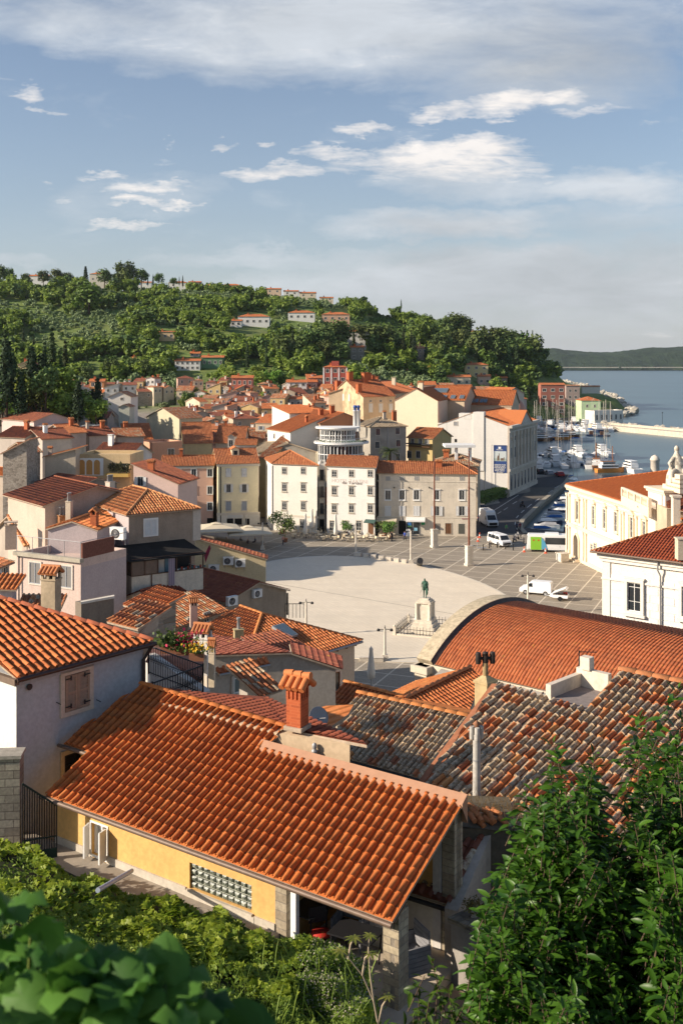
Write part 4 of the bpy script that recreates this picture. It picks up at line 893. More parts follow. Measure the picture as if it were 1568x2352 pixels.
# ------------------------------------------------------------ buildings on and behind the square
PX=lambda T,u:None
def facade_wins(T,us,vs,**kw):
 """windows from photo columns/rows on the front of T; entries of us/vs are px centres"""
 n=T.ex.cross(UP)
 for v in vs:
  for u in us:
   p=hit(u,v,T.o,n);window(T,p,T.ex,**kw)
def fwin(T,u,v,**kw):return window(T,hit(u,v,T.o,T.ex.cross(UP)),T.ex,**kw)
def fbox(T,name,u0,v0,u1,v1,dep,mat,off=0.0,face=None):
 """a box standing proud of the front wall between two photo corners"""
 n=T.ex.cross(UP);p=hit(u0,v0,T.o,n);q=hit(u1,v1,T.o,n);mb=MB(T,Matrix());a=T.inv@p;b=T.inv@q
 mb.box((min(a.x,b.x),-dep-off,min(a.z,b.z)),(max(a.x,b.x),.01-off,max(a.z,b.z)));return obj(name,mb,[mat],T)
def text_on(T,s,u,v,size,mat,wide=1.0,off=.03,name='lettering',bold=0):
 c=bpy.data.curves.new(name,'FONT');c.body=s;c.size=size;c.extrude=.01;c.align_x='CENTER';c.align_y='CENTER';c.offset=bold
 tmp=bpy.data.objects.new(name,c);COL.objects.link(tmp);bpy.context.view_layer.update();dg=bpy.context.evaluated_depsgraph_get()
 me=bpy.data.meshes.new_from_object(tmp.evaluated_get(dg));bpy.data.objects.remove(tmp);me.materials.clear();me.materials.append(mat)
 me.transform(Matrix.Rotation(PI/2,4,'X'));me.transform(Matrix.Diagonal((wide,1,1,1)))
 o=obj(name,me,None,T);n=T.ex.cross(UP);place(o,T,hit(u,v,T.o,n)+n*off,T.ex);return o
wcream=plaster((.76,.68,.46),.18);wpink=plaster((.72,.45,.33),.18);wwhite=plaster((.74,.70,.62),.18);wgrey=plaster((.64,.57,.46),.45);wwhite2=plaster((.72,.69,.64),.2)
stoneL=simple('stone_surround',(.50,.44,.35),.85,0,.15)
M_shwhite=simple('white_shutter',(.66,.66,.64),.6,0,.06)
M_band=simple('pale_band',(.62,.56,.46),.85,0,.12)
T=bld('townhouse','salmon pink four storey townhouse left of the pale yellow one on the square',(368,1070),205,B=(493,1069),d=9,zb=0,roof='gx',pitch=20,wall=wpink,tile=M_tile,cw=.30,chim=[(.35,.45,1.0,dict(mat=M_brick))])
facade_wins(T,(410,445.5,482.5),(1086,1126,1163),w=.95,h=1.5,sur=M_white,fw=.16);
for u in(448,483):fbox(T,'shop_opening',u-7,1190,u+7,1206,.03,M_void)
fbox(T,'cornice',369,1072,492,1075.5,.18,M_band)
T=bld('townhouse','pale yellow four storey townhouse with white ground floor and a small dormer',(497,1066),204,B=(597.5,1064),d=13,zb=0,roof='gx',pitch=21,wall=wcream,tile=M_tile,cw=.30)
YT=T
for u in(525,561):
 fwin(T,u,1085.5,w=.95,h=1.6,st='blind',shut='closed',sm=M_shwhite);fwin(T,u,1121.5,w=.85,h=1.55,shut='open',sm=M_shwhite,sash=M_shgrey,lintel=True)
 fwin(T,u,1162,w=1.0,h=1.75,st='blind',shut='closed',sm=M_shgrey,lintel=True)
fbox(T,'ground_floor',499,1180,597,1208.5,.05,plaster((.68,.64,.55),.3));fbox(T,'band',498,1178.5,597,1181,.12,M_band)
for u0,u1 in((521,536),(539,556),(559,566),(567,573)):fbox(T,'shop_opening',u0,1191,u1,1209,.07,M_void)
fbox(T,'sign_board',523,1183,556,1189,.09,simple('pale_sign',(.55,.55,.52),.7));fbox(T,'downpipe',506,1068,508,1207,.1,M_dark);fbox(T,'cornice',498,1066,597,1070,.2,M_band)
dm=MB(T);X=Matrix.Translation(hit(541,1046,T.a,T.ex.cross((T.ey+UP*math.tan(R(21))).normalized())))@Matrix.Rotation(math.atan2(T.ex.y,T.ex.x),4,'Z')
dm.box((-.75,0,-.3),(.75,3,1.2),0,X);dm.box((-.38,-.02,.1),(.38,0,.95),1,X);dm.slab([X@Vector((-1,-.2,1.2)),X@Vector((0,-.2,1.75)),X@Vector((0,3.6,1.75)),X@Vector((-1,3.6,1.2))],.08,2);dm.slab([X@Vector((1,-.2,1.2)),X@Vector((0,-.2,1.75)),X@Vector((0,3.6,1.75)),X@Vector((1,3.6,1.2))],.08,2);dm.add([(-.75,0,1.2),(.75,0,1.2),(0,0,1.7)],[(0,1,2)],0,False,X);obj('dormer',dm,[wcream,M_glass,M_tile_new],T)
bld('townhouse','ochre house seen down the narrow alley beside the white hotel',(590,1052),216,B=(622,1053),d=20,zb=0,roof='shed',pitch=15,wall=plaster((.50,.38,.22),.6),tile=M_tile_mid,cw=.3)
T=bld('hotel_building','white four storey hotel block with pyramid roof left of the balcony bay',(622.5,1065),199,B=(733,1069.5),d=11,zb=0,roof='hip',pitch=24,wall=wwhite,tile=M_tile,cw=.30,dv=(-.20,.97),group='white hotel blocks on the square',jit=.3)
H1T=T
dk=simple('dark_sash',(.10,.085,.07),.6)
facade_wins(T,(653,696.5),(1119,1161.5),w=.92,h=1.55,sur=stoneL,sash=M_white,st='grid',fw=.09,lintel=True);facade_wins(T,(653,696.5),(1081,),w=.92,h=1.3,sur=stoneL,st='grid',fw=.09)
fwin(T,694,1203,w=.9,h=1.7,sur=stoneL,st='grid');fwin(T,655,1203,w=.9,h=1.5,sur=stoneL,st='grid');fbox(T,'band',624,1184,732,1186,.06,M_band);fbox(T,'cornice',623,1065.5,732,1068.5,.22,M_band);fbox(T,'downpipe',625,1069,626.2,1215,.1,M_dark)
T=bld('hotel_building','narrow white bay with three iron balconies between the two hotel blocks',(732,1072),198,B=(746,1072),d=8,zb=0,roof='flat',wall=wwhite,group='white hotel blocks on the square',oh=.05)
for v in(1091,1130,1168):
 fwin(T,739,v,w=.7,h=2.0,sur=stoneL,sash=dk);m=MB(T,Matrix());n=T.ex.cross(UP);p=T.inv@hit(739,v+12.5,T.o,n)
 m.box((p.x-.72,-.75,p.z-.1),(p.x+.72,0,p.z),0)
 for k in range(13):m.box((p.x-.68+k*.11,-.73,p.z),(p.x-.66+k*.11,-.71,p.z+.95),1)
 m.box((p.x-.70,-.74,p.z+.95),(p.x+.70,-.70,p.z+.99),1)
 for sx in(-.7,.68):
  for k in range(6):m.box((p.x+sx,-.7+k*.12,p.z),(p.x+sx+.02,-.68+k*.12,p.z+.95),1)
 obj('balcony',m,[stoneL,M_dark],T)
fwin(T,739,1207,w=.9,h=2.4,sur=stoneL,st='blind',glass=M_void)
T=bld('hotel_building','white four storey hotel block with faded painted lettering right of the balcony bay',(746,1069.5),195.5,B=(864,1074),d=8.5,zb=0,roof='gx',pitch=21,wall=wwhite2,tile=M_tile,cw=.30,dv=(.14,.98),group='white hotel blocks on the square',jit=.3)
facade_wins(T,(767.5,807,850),(1127,1167.5),w=.95,h=1.55,sur=stoneL,st='grid',fw=.09,lintel=True);facade_wins(T,(767.5,807,850),(1087.5,),w=.95,h=1.3,sur=stoneL,st='grid',fw=.09)
facade_wins(T,(763,792,824),(1207,),w=1.0,h=1.8,sur=stoneL,st='grid');fbox(T,'door',845,1198,857,1228,.04,M_wood);fbox(T,'cornice',747,1071.5,863,1074.5,.2,M_band);fbox(T,'downpipe',861.5,1075,862.6,1226,.1,M_dark)
m=MB(T,Matrix());p=T.inv@hit(851,1196,T.o,T.ex.cross(UP));m.add([(p.x-1.0,0,p.z+.25),(p.x+1.1,0,p.z+.25),(p.x+1.1,-1.1,p.z-.15),(p.x-1.0,-1.1,p.z-.15)],[(0,1,2,3)]);m.box((p.x-1.0,-1.1,p.z-.3),(p.x+1.1,-1.06,p.z-.15));obj('awning',m,[simple('green_awning',(.05,.10,.085),.7)],T)
faint=simple('faded_paint',(.52,.45,.40),.9);signm=simple('sign_metal',(.26,.22,.19),.5)
text_on(T,'HOTEL TARTINI',803,1105.5,.95,faint,1.05,.012);text_on(T,'da Tartini',808,1109.5,.75,signm,1.35,.05)
T=bld('townhouse','long weathered grey building with shops and closed white shutters on the square',(864.5,1086.8),193.6,B=(1097,1089.5),d=9,zb=0,roof='hipr',pitch=22,wall=wgrey,tile=M_tile,cw=.33,dv=(.12,.98),jit=.3,chim=[(.62,.3,.8,dict(mat=M_brick,w=1.0))])
GB=T
for u in(890.5,923,956,1002,1060):
 fwin(T,u,1137,w=1.0,h=1.75,sur=M_white,sash=M_white,fw=.13,lintel=True)
 fwin(T,u,1099,w=.85,h=.75,st='grid3',glass=simple('painted_blind',(.33,.32,.30),.8),sash=simple('painted_bar',(.42,.40,.37),.8),sur=wgrey,fw=0)
for u in(890.5,923,956):fwin(T,u,1173.5,w=1.15,h=1.85,st='blind',shut='closed',sm=M_shwhite,fw=.08)
for u in(1002,1060):fwin(T,u,1173.5,w=1.05,h=1.75,shut='open',sm=M_shwhite,sur=stoneL,fw=.08)
fbox(T,'band',866,1105.3,1096,1106.6,.06,M_band);fbox(T,'cornice',865.5,1089,1096,1092,.22,M_band);fbox(T,'band',866,1187,1096,1188.5,.05,M_band)
m=MB(T,Matrix())
def shop_awning(u0,u1,v,col,dep=1.2):
 n=T.ex.cross(UP);a=T.inv@hit(u0,v,T.o,n);b=T.inv@hit(u1,v,T.o,n);m=MB(T,Matrix())
 m.add([(a.x,0,a.z+.45),(b.x,0,a.z+.45),(b.x,-dep,a.z),(a.x,-dep,a.z),(a.x,-dep,a.z-.28),(b.x,-dep,a.z-.28),(a.x,0,a.z+.40),(b.x,0,a.z+.40),(b.x,-dep,a.z-.05),(a.x,-dep,a.z-.05)],[(0,1,2,3),(3,2,5,4),(6,9,8,7)]);return obj('awning',m,[col],T)
shop_awning(865,911,1193,simple('cream_awning',(.60,.52,.38),.8));shop_awning(932,976,1193,simple('white_awning',(.70,.69,.66),.8))
fbox(T,'shop_front',880,1198,900,1226,.03,simple('shop_frame',(.08,.16,.15),.4));fbox(T,'shop_glass',883,1200,897,1225,.05,M_glass)
fbox(T,'doorway',915,1196,932,1227,.03,M_void);fbox(T,'shop_front',932,1197,965,1227,.03,simple('grey_frame',(.20,.20,.20),.5));fbox(T,'shop_glass',949,1199,962,1226,.05,M_glass);fbox(T,'shop_glass',934,1199,946,1226,.05,M_glass)
fbox(T,'shop_sign',936,1200,944,1207,.09,simple('blue_green_sign',(.04,.16,.42),.5));fbox(T,'shop_sign',936,1207.2,944,1210.5,.09,simple('light_green_sign',(.22,.50,.20),.5));fbox(T,'shop_sign',967,1196,975,1205.5,.09,simple('green_sign',(.03,.30,.12),.5));fbox(T,'poster',950,1212,958,1219,.07,simple('pale_blue_poster',(.25,.50,.65),.5))
fbox(T,'doorway',996,1202,1010,1226,.03,simple('grey_door',(.22,.20,.17),.7));fwin(T,1029,1214,w=1.1,h=1.95,st='two',glass=M_wood,sash=simple('dark_frame_wood',(.10,.05,.03),.7),sur=stoneL);fbox(T,'doorway',1052,1203,1066,1226,.04,simple('dark_green_door',(.09,.09,.075),.7));fbox(T,'street_sign',1060,1190,1075,1193,.05,simple('faded_red',(.30,.16,.15),.7))
for u in(905,938,985,1075):fbox(T,'wall_lamp',u-.8,1118,u+.8,1121,.35,M_dark)
# ---- second row
w_or=plaster((.60,.26,.13),.2);w_cr=plaster((.66,.58,.42),.18)
bld('townhouse','old house with mottled grey gable roof behind the pyramid roofed hotel',(590,1040),222,B=(736,1042),d=16,zb=0,roof='gy',pitch=17,wall=plaster((.36,.32,.26),.7),tile=tilemat((.30,.2,.13),(.2,.14,.1),(.4,.25,.15),.9,.4),cw=.32,dv=(-.2,.97))
T=bld('public_building','salmon orange building with wide gable and pair of white flues',(733,973),226,B=(846,969.5),d=26,zb=1,roof='gy',pitch=20,wall=w_or,sidew=plaster((.66,.48,.30),.2),tile=M_tile_new,cw=.34,dv=(-.35,.94),jit=.2,chim=[(.22,.25,1.6,dict(mat=M_brick,w=1.0,cap='slab')),(.42,.2,1.6,dict(mat=M_brick,w=1.0,cap='slab'))])
for k in range(8):window(T,T.o+T.ey*(2+k*2.5)+UP*(T.ze-1.6),-T.ey,w=1.1,h=1.6,glass=M_white,st='blind',sur=M_white)
OBT=T
fwin(T,792,1000,w=1,h=1.2)
for i,u in enumerate((815,822.7)):
 F_=T_('flue_stack','tall white flue with blue cap, %s of the pair on the salmon building'%('left' if i==0 else 'right'),'flue',W(u,980,224),0,'white flues');m=MB();m.rev([(.42,-1),(.42,3.3),(.5,3.32),(.5,3.5)],12,0);m.rev([(.3,3.5),(.3,4.0),(.42,4.02),(.42,4.5),(.2,4.6)],12,1);obj('pipe',m,[M_white,simple('blue_cap',(.05,.10,.30),.5)],F_)
def pavilion():
 T=T_('glazed_pavilion','white round-fronted pavilion with two curved glazed storeys above the hotels','building',(W(775,1050,217).x,217,0),0);z0,z1,z2=11.0,15.6,18.6
 def arc(r,z,n=16,a0=200,a1=345):return[(r*math.cos(R(a0+(a1-a0)*i/n)),r*math.sin(R(a0+(a1-a0)*i/n)),z)for i in range(n+1)]
 def tier(r,za,zb,nm,cx=0):
  m=MB(T,Matrix());A=arc(r,0)
  for i in range(16):
   p,q=A[i],A[i+1];p=(p[0]+cx,p[1]);q=(q[0]+cx,q[1]);m.add([(p[0],p[1],za),(q[0],q[1],za),(q[0],q[1],zb),(p[0],p[1],zb)],[(0,1,2,3)],1)
   m.tube([(p[0],p[1]-.05,za),(p[0],p[1]-.05,zb)],.13 if i%2 else .07,5,0)
   for zz,t in((za+.25,.3),(za+(zb-za)*.5,.07),(zb-.2,.2)):
    m.add([(p[0]*1.02-cx*.02,p[1]*1.02,zz-t),(q[0]*1.02-cx*.02,q[1]*1.02,zz-t),(q[0]*1.02-cx*.02,q[1]*1.02,zz+t),(p[0]*1.02-cx*.02,p[1]*1.02,zz+t)],[(0,1,2,3)],0)
  m.box((cx-r*.9,0,za),(cx+r*.94,3.0,zb),0);return obj(nm,m,[M_white,M_glass],T)
 tier(3.8,z1,z2-.2,'upper_storey');tier(4.8,z0,z1-.3,'lower_storey',.6)
 for r,z,nm,cx,h in((4.6,z2-.25,'roof_slab',0,.3),(5.7,z1-.35,'terrace_slab',.8,.3)):
  m=MB(T,Matrix());pts=[(x+cx,y)for x,y,_ in arc(r,0,24,182,358)]+[(cx+r*.98,2.5),(cx-r*.98,2.5)];m.prism(pts,z,z+h);obj(nm,m,[M_white],T)
 m=MB(T,Matrix());A=arc(5.5,0,30)
 for p,q in zip(A,A[1:]):m.tube([(p[0]+.8,p[1],z1+.9),(q[0]+.8,q[1],z1+.9)],.04,4);m.tube([(p[0]+.8,p[1],z1),(p[0]+.8,p[1],z1+.9)],.025,4)
 for k in range(26):a=R(205+k*5.5);m.add([(5.1*math.cos(a)+1.1,5.1*math.sin(a),z1+.05),(5.1*math.cos(a)+.5,5.1*math.sin(a)+.2,z1+.4+.1*(k%3)),(5.1*math.cos(a)+1.1,5.1*math.sin(a)-.2,z1+.35)],[(0,1,2)],1)
 obj('railing',m,[M_grey,simple('planter_green',(.05,.09,.03),.8)],T)
 m=MB(T,Matrix());m.box((-4.6,1.0,6),(5.6,6,z0+2));obj('base',m,[w_cr],T)
pavilion()
bld('townhouse','small white house with stepped terraces left of the salmon building',(620,947),246,B=(664,950),d=9,zb=1,roof='shedr',pitch=12,wall=wwhite,tile=M_tile_new,cw=.34,wins=[('F',.3,4,.8,1.2)])
bld('townhouse','white lower house with lean-to orange roof left of the salmon building',(610,985),236,B=(665,993),d=9,zb=1,roof='shed',pitch=20,wall=wwhite,tile=M_tile_new,cw=.34,wins=[('F',.3,1.4,.8,1.2),('F',.7,1.4,.8,1.2)],chim=[(.8,.6,1,dict(mat=M_brick))])
T=bld('townhouse','grey stone house with old mottled hip roof right of the glazed pavilion',(848,981),222,B=(937,979),d=10,zb=0,roof='hip',pitch=22,wall=plaster((.35,.325,.28),.6),tile=tilemat((.30,.2,.13),(.2,.14,.1),(.42,.26,.16),.85,.4),cw=.32,chim=[(.55,.35,1.4,{}),(.9,.5,2.6,dict(mat=M_brick,w=.9,cap='slab'))])
for u,v in((867.5,992),(912.5,990),(866,1022),(914,1018),(913,1050)):fwin(T,u,v,w=.95,h=1.4,sash=M_shgrey,sur=stoneL)
fbox(T,'downpipe',889,983,890.5,1055,.1,M_grey)
T=bld('townhouse','ochre yellow house with wooden balcony right of the grey stone house',(932,1005),228,B=(994,1008),d=9,zb=0,roof='gx',pitch=24,wall=plaster((.52,.40,.18),.3),tile=M_tile,cw=.32)
for u in(947,965,980):fwin(T,u,1014,w=.8,h=1.2,sur=stoneL)
for u in(940,960):fwin(T,u,1044,w=1.0,h=1.5,sash=M_shgrey,sur=stoneL)
fbox(T,'balcony',934,1024,992,1026,1.1,M_wood);fbox(T,'balcony_rail',934,1019,992,1020,1.1,M_dark)
T=bld('townhouse','huge old building with stained ochre gable and many brick chimneys',(833,912),290,B=(910,910),d=25,zb=2,roof='gx',pitch=20,wall=plaster((.54,.41,.28),.4),sidew=plaster((.60,.44,.27),1.5),tile=tilemat((.46,.15,.06),(.36,.10,.04),(.58,.22,.08),.1,.3),cw=.4,dv=(-.38,.93),chim=[(.10,.5,2.2,dict(mat=M_brick,w=1.6,cap='slab')),(.5,.42,2.6,dict(mat=M_brick,w=1.6,cap='slab')),(.72,.5,1.8,dict(mat=M_brick,w=1.2,cap='slab')),(.95,.6,2,dict(mat=M_brick,w=1.2,cap='slab')),(.02,.8,2.2,dict(mat=M_brick,w=1.4,cap='slab')),(.02,.15,2.0,dict(mat=M_brick,w=1.4,cap='slab'))])
for u in(851,874,897):fwin(T,u,937,w=1.3,h=2.4,st='blind',shut='closed',sm=M_shwhite,fw=.1);fwin(T,u,921,w=.8,h=.7,fw=.05)
for(f,z,w,h)in((.42,5,.8,1.9),(.60,5,.8,1.9),(.42,11.5,1.0,2.3),(.60,11.5,1.0,2.3),(.82,8.5,1,2.2)):window(T,T.o+T.ey*(T.dd*f)+UP*(T.ze-z+4.5),-T.ey,w=w,h=h,glass=M_shwhite,st='blind',sur=stoneL)
BR_=bld('townhouse','old roof wing with brick chimneys joined to the stained ochre building',(905,905),300,B=(965,897),d=20,zb=2,roof='gx',pitch=18,wall=plaster((.50,.38,.25),.4),tile=tilemat((.46,.15,.06),(.36,.10,.04),(.58,.22,.08),.1,.3),cw=.4,chim=[(.3,.4,2,dict(mat=M_brick,w=1.4,cap='slab')),(.7,.3,2.2,dict(mat=w_cr,w=1.4,cap='slab'))])
T=bld('civic_building','tall cream building whose blank gable wall faces the square',(905,920),264,B=(1006,921.5),d=34,zb=1,roof='gy',pitch=28,oh=.15,wall=plaster((.76,.64,.46),.12),tile=M_tile_new,cw=.42,dv=(.28,.96),jit=.2,chim=[(.55,.1,1.6,dict(mat=w_cr,w=1.0))])
T=bld('civic_building','long cream wing with rows of skylights in its orange roof',(1006,929),282,B=(1176,931),d=17,zb=1,roof='gx',pitch=24,wall=plaster((.58,.46,.32),.3),tile=M_tile_new,cw=.42,cornice=1)
n_=T.ex.cross((T.ey+UP*math.tan(R(24))).normalized())
def skylight(T,u,v,w,h,n_,rz=None,mat=None):
 p=hit(u,v,T.a,n_);up_=(T.ey+UP*(-n_.dot(T.ey)/n_.z if abs(n_.z)>1e-6 else 0)).normalized();k=n_ if n_.z>0 else-n_;p=p+k*.12;e=T.ex
 m=MB(T);
 def bxx(w,h,t,mi,o):
  q=[p+k*o+e*sx*w/2+up_*sy*h/2 for sx,sy in((-1,-1),(1,-1),(1,1),(-1,1))];m.slab([x+k*t for x in q],t,mi)
 bxx(w,h,.16,0,0);bxx(w-.14,h-.14,.01,1,.16);return obj('skylight',m,[M_grey,mat or simple('sky_glass',(.10,.14,.17),.1,0,0,6,.9)],T)
for u in(1018,1045,1065,1090,1110):
 for k in(-4,4):skylight(T,u+k*1.1,921.5+(u-1018)*.004,.9,2.0,n_)
T2=bld('civic_building','big orange roofed block with a large glass rooflight beside the blank cream gable',(985,919),274,B=(1068,920),d=16,zb=1,roof='gx',pitch=25,wall=plaster((.58,.46,.32),.3),tile=M_tile_new,cw=.42)
n2_=T2.ex.cross((T2.ey+UP*math.tan(R(25))).normalized())
skylight(T2,1010,898,4.2,2.4,n2_)
for u in(1008,1020,1040,1060):skylight(T2,u,913,1.2,1.8,n2_)
def theatre():
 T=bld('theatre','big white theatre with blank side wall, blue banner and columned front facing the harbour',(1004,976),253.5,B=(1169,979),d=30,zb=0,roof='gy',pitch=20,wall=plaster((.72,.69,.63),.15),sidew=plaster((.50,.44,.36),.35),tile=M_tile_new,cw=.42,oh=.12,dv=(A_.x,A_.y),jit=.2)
 m=MB(T,Matrix());x=[T.inv@hit(u,960,T.o,T.ex.cross(UP))for u in(1053,1086,1111)]
 m.box((x[0].x,-.05,10),(x[1].x-.01,2.4,T.ze+T.hr-.25));m.box((x[1].x,-.25,6),(x[2].x,2.4,T.ze+T.hr+.1));m.box((.0,-.04,8),(x[0].x-3,.0,T.ze+.5));obj('parapet',m,[plaster((.72,.69,.63),.15)],T)
 w=fwin(T,1074,957.5,w=1.6,h=.9,st='grid3');fwin(T,1046,973,w=.9,h=.9,st='blind',glass=M_grey);fwin(T,1046,1012,w=.6,h=.8,st='blind',glass=M_void,fw=0)
 fbox(T,'downpipe',1110.5,965,1112,1130,.15,M_stoneW)
 n=T.ex.cross(UP);a=T.inv@hit(1133,1022,T.o,n);b=T.inv@hit(1162.5,1086,T.o,n);H_=a.z-b.z;nav=simple('banner_navy',(.030,.065,.20),.6);m=MB(T,Matrix())
 m.box((a.x,-.12,b.z),(b.x,-.03,a.z),0);m.box((a.x+.05,-.13,b.z+H_*.42),(b.x-.05,-.12,b.z+H_*.78),1);m.box((a.x+.05,-.135,b.z+H_*.42),(b.x-.05,-.13,b.z+H_*.52),2)
 for k,(fx,w_,h_)in enumerate(((.35,.10,.16),(.42,.05,.24),(.3,.05,.1),(.65,.2,.07),(.8,.06,.1))):xx=a.x+(b.x-a.x)*fx;m.box((xx-w_*1.5,-.145,b.z+H_*.44),(xx+w_*1.5,-.136,b.z+H_*(.46+h_*1.0)),3)
 obj('banner',m,[nav,simple('banner_sky',(.50,.55,.55),.6),simple('banner_water',(.35,.42,.38),.6),simple('banner_ship',(.16,.10,.07),.6,0,.4,3)],T)
 for i,s_ in enumerate(('MORNARSKI MUZEJ','MUSEO DEL MARE','MARITIME MUSEUM','SERGEJ MAŠERA','PIRAN - PIRANO','SLOVENIJA')):text_on(T,s_,1147.5,1067.5+i*3.4,.34,M_white,.92,.16,bold=.006)
 text_on(T,'PIRAN',1147,1033,.42,M_white,1.3,.16);m=MB(T,Matrix());p=T.inv@hit(1147,1028.5,T.o,n);m.box((p.x-.3,-.15,p.z-.25),(p.x+.3,-.12,p.z+.25));obj('emblem',m,[M_white],T)
 fp=MB(T,Matrix());fp.tube([(a.x-.4,-.5,b.z-4.5),(a.x-.4,-.5,a.z+.1)],.06,6);fp.tube([(a.x-.4,-.5,a.z),(b.x,-.2,a.z)],.03,4);obj('banner_pole',fp,[M_grey],T)
 o,e=T.faces['R'];e=Vector(e);nn=e.cross(UP);rz=math.atan2(e.y,e.x);X=Matrix.Translation(o)@Matrix.Rotation(rz,4,'Z');L=T.dd;st=plaster((.56,.50,.42),.4);ze=T.ze
 m=MB(T)
 for z0,z1,pr_ in((0,.9,.25),(6.0,6.6,.35),(ze-1.6,ze-1.2,.30),(ze-.5,ze+.1,.8)):m.box((-.2,-pr_,z0),(L+.2,0,z1),0,X)
 obj('cornice',m,[st],T)
 for i in range(9):
  xx=.5+i*(L-1)/8;m=MB(T)
  if i in(0,8)or True:m.rev([(.42,6.6),(.36,7.0),(.33,ze-2.2),(.45,ze-1.9),(.45,ze-1.6)],10,0,X@Matrix.Translation((xx,-.18,0)))if 1<i<7 else m.box((xx-.45,-.2,6.6),(xx+.45,0,ze-1.6),0,X)
  obj('column',m,[st],T)
 m=MB(T);pc=L*.5;m.add([(pc-6,-.6,ze+.1),(pc+6,-.6,ze+.1),(pc,-.6,ze+3.0),(pc-6,3,ze+.1),(pc+6,3,ze+.1),(pc,3,ze+3.0)],[(0,1,2),(0,2,5,3),(1,4,5,2)],0,False,X)
 m.slab([X@Vector((pc-6.6,-.9,ze+.05)),X@Vector((pc,-.9,ze+3.25)),X@Vector((pc,6,ze+3.25)),X@Vector((pc-6.6,6,ze+.05))],.2,1);m.slab([X@Vector((pc+6.6,-.9,ze+.05)),X@Vector((pc,-.9,ze+3.25)),X@Vector((pc,6,ze+3.25)),X@Vector((pc+6.6,6,ze+.05))],.2,1);obj('pediment',m,[st,M_tile_new],T)
 for i in range(8):
  xx=.5+(i+.5)*(L-1)/8
  for z,h in((10.2,2.6),(14.2-.6,1.2)):window(T,X@Vector((xx,0,z)),e,w=1.2,h=h,sur=st,sash=M_shgrey)
  window(T,X@Vector((xx,0,3.1)),e,w=1.4,h=3.6,sur=st,glass=M_glass,sash=M_shgrey)
 pn=MB(T,Matrix());ww=T.ww;pn.box((ww-.35,-.12,.3),(ww+.12,.3,T.ze-.2));obj('corner_pilaster',pn,[plaster((.60,.52,.43),.3)],T)
 m=MB(T,Matrix());
 for k in range(12):m.box((ww-.20,-.16,6.2+k*.55),(ww+.0,-.12,6.5+k*.55))
 return T
TH=theatre()
T=bld('townhouse','low house with faded tiled roof and white rooftop canopy behind the grey building',(985,1068),212,B=(1100,1070),d=12,zb=0,roof='hip',pitch=20,wall=plaster((.45,.37,.27),.5),tile=tilemat((.48,.2,.1),(.3,.18,.12),(.55,.26,.13),.55,.4),cw=.34,chim=[(.3,.3,1.3,dict(mat=M_brick,w=1.1))])
m=MB(T);a=W(1020,1052,214);b=W(1095,1050,214)
m.box((a.x,212.5,W(1020,1027,214).z),(b.x-.5,218,W(1020,1024,214).z+.25))
for x in(a.x+2.4,b.x-1.5):m.box((x-.3,213.5,a.z-2),(x+.3,214.1,W(1020,1026,214).z))
obj('rooftop_canopy',m,[M_white],T)
def hedge(name,label,pts,h,w=1.4):
 pass
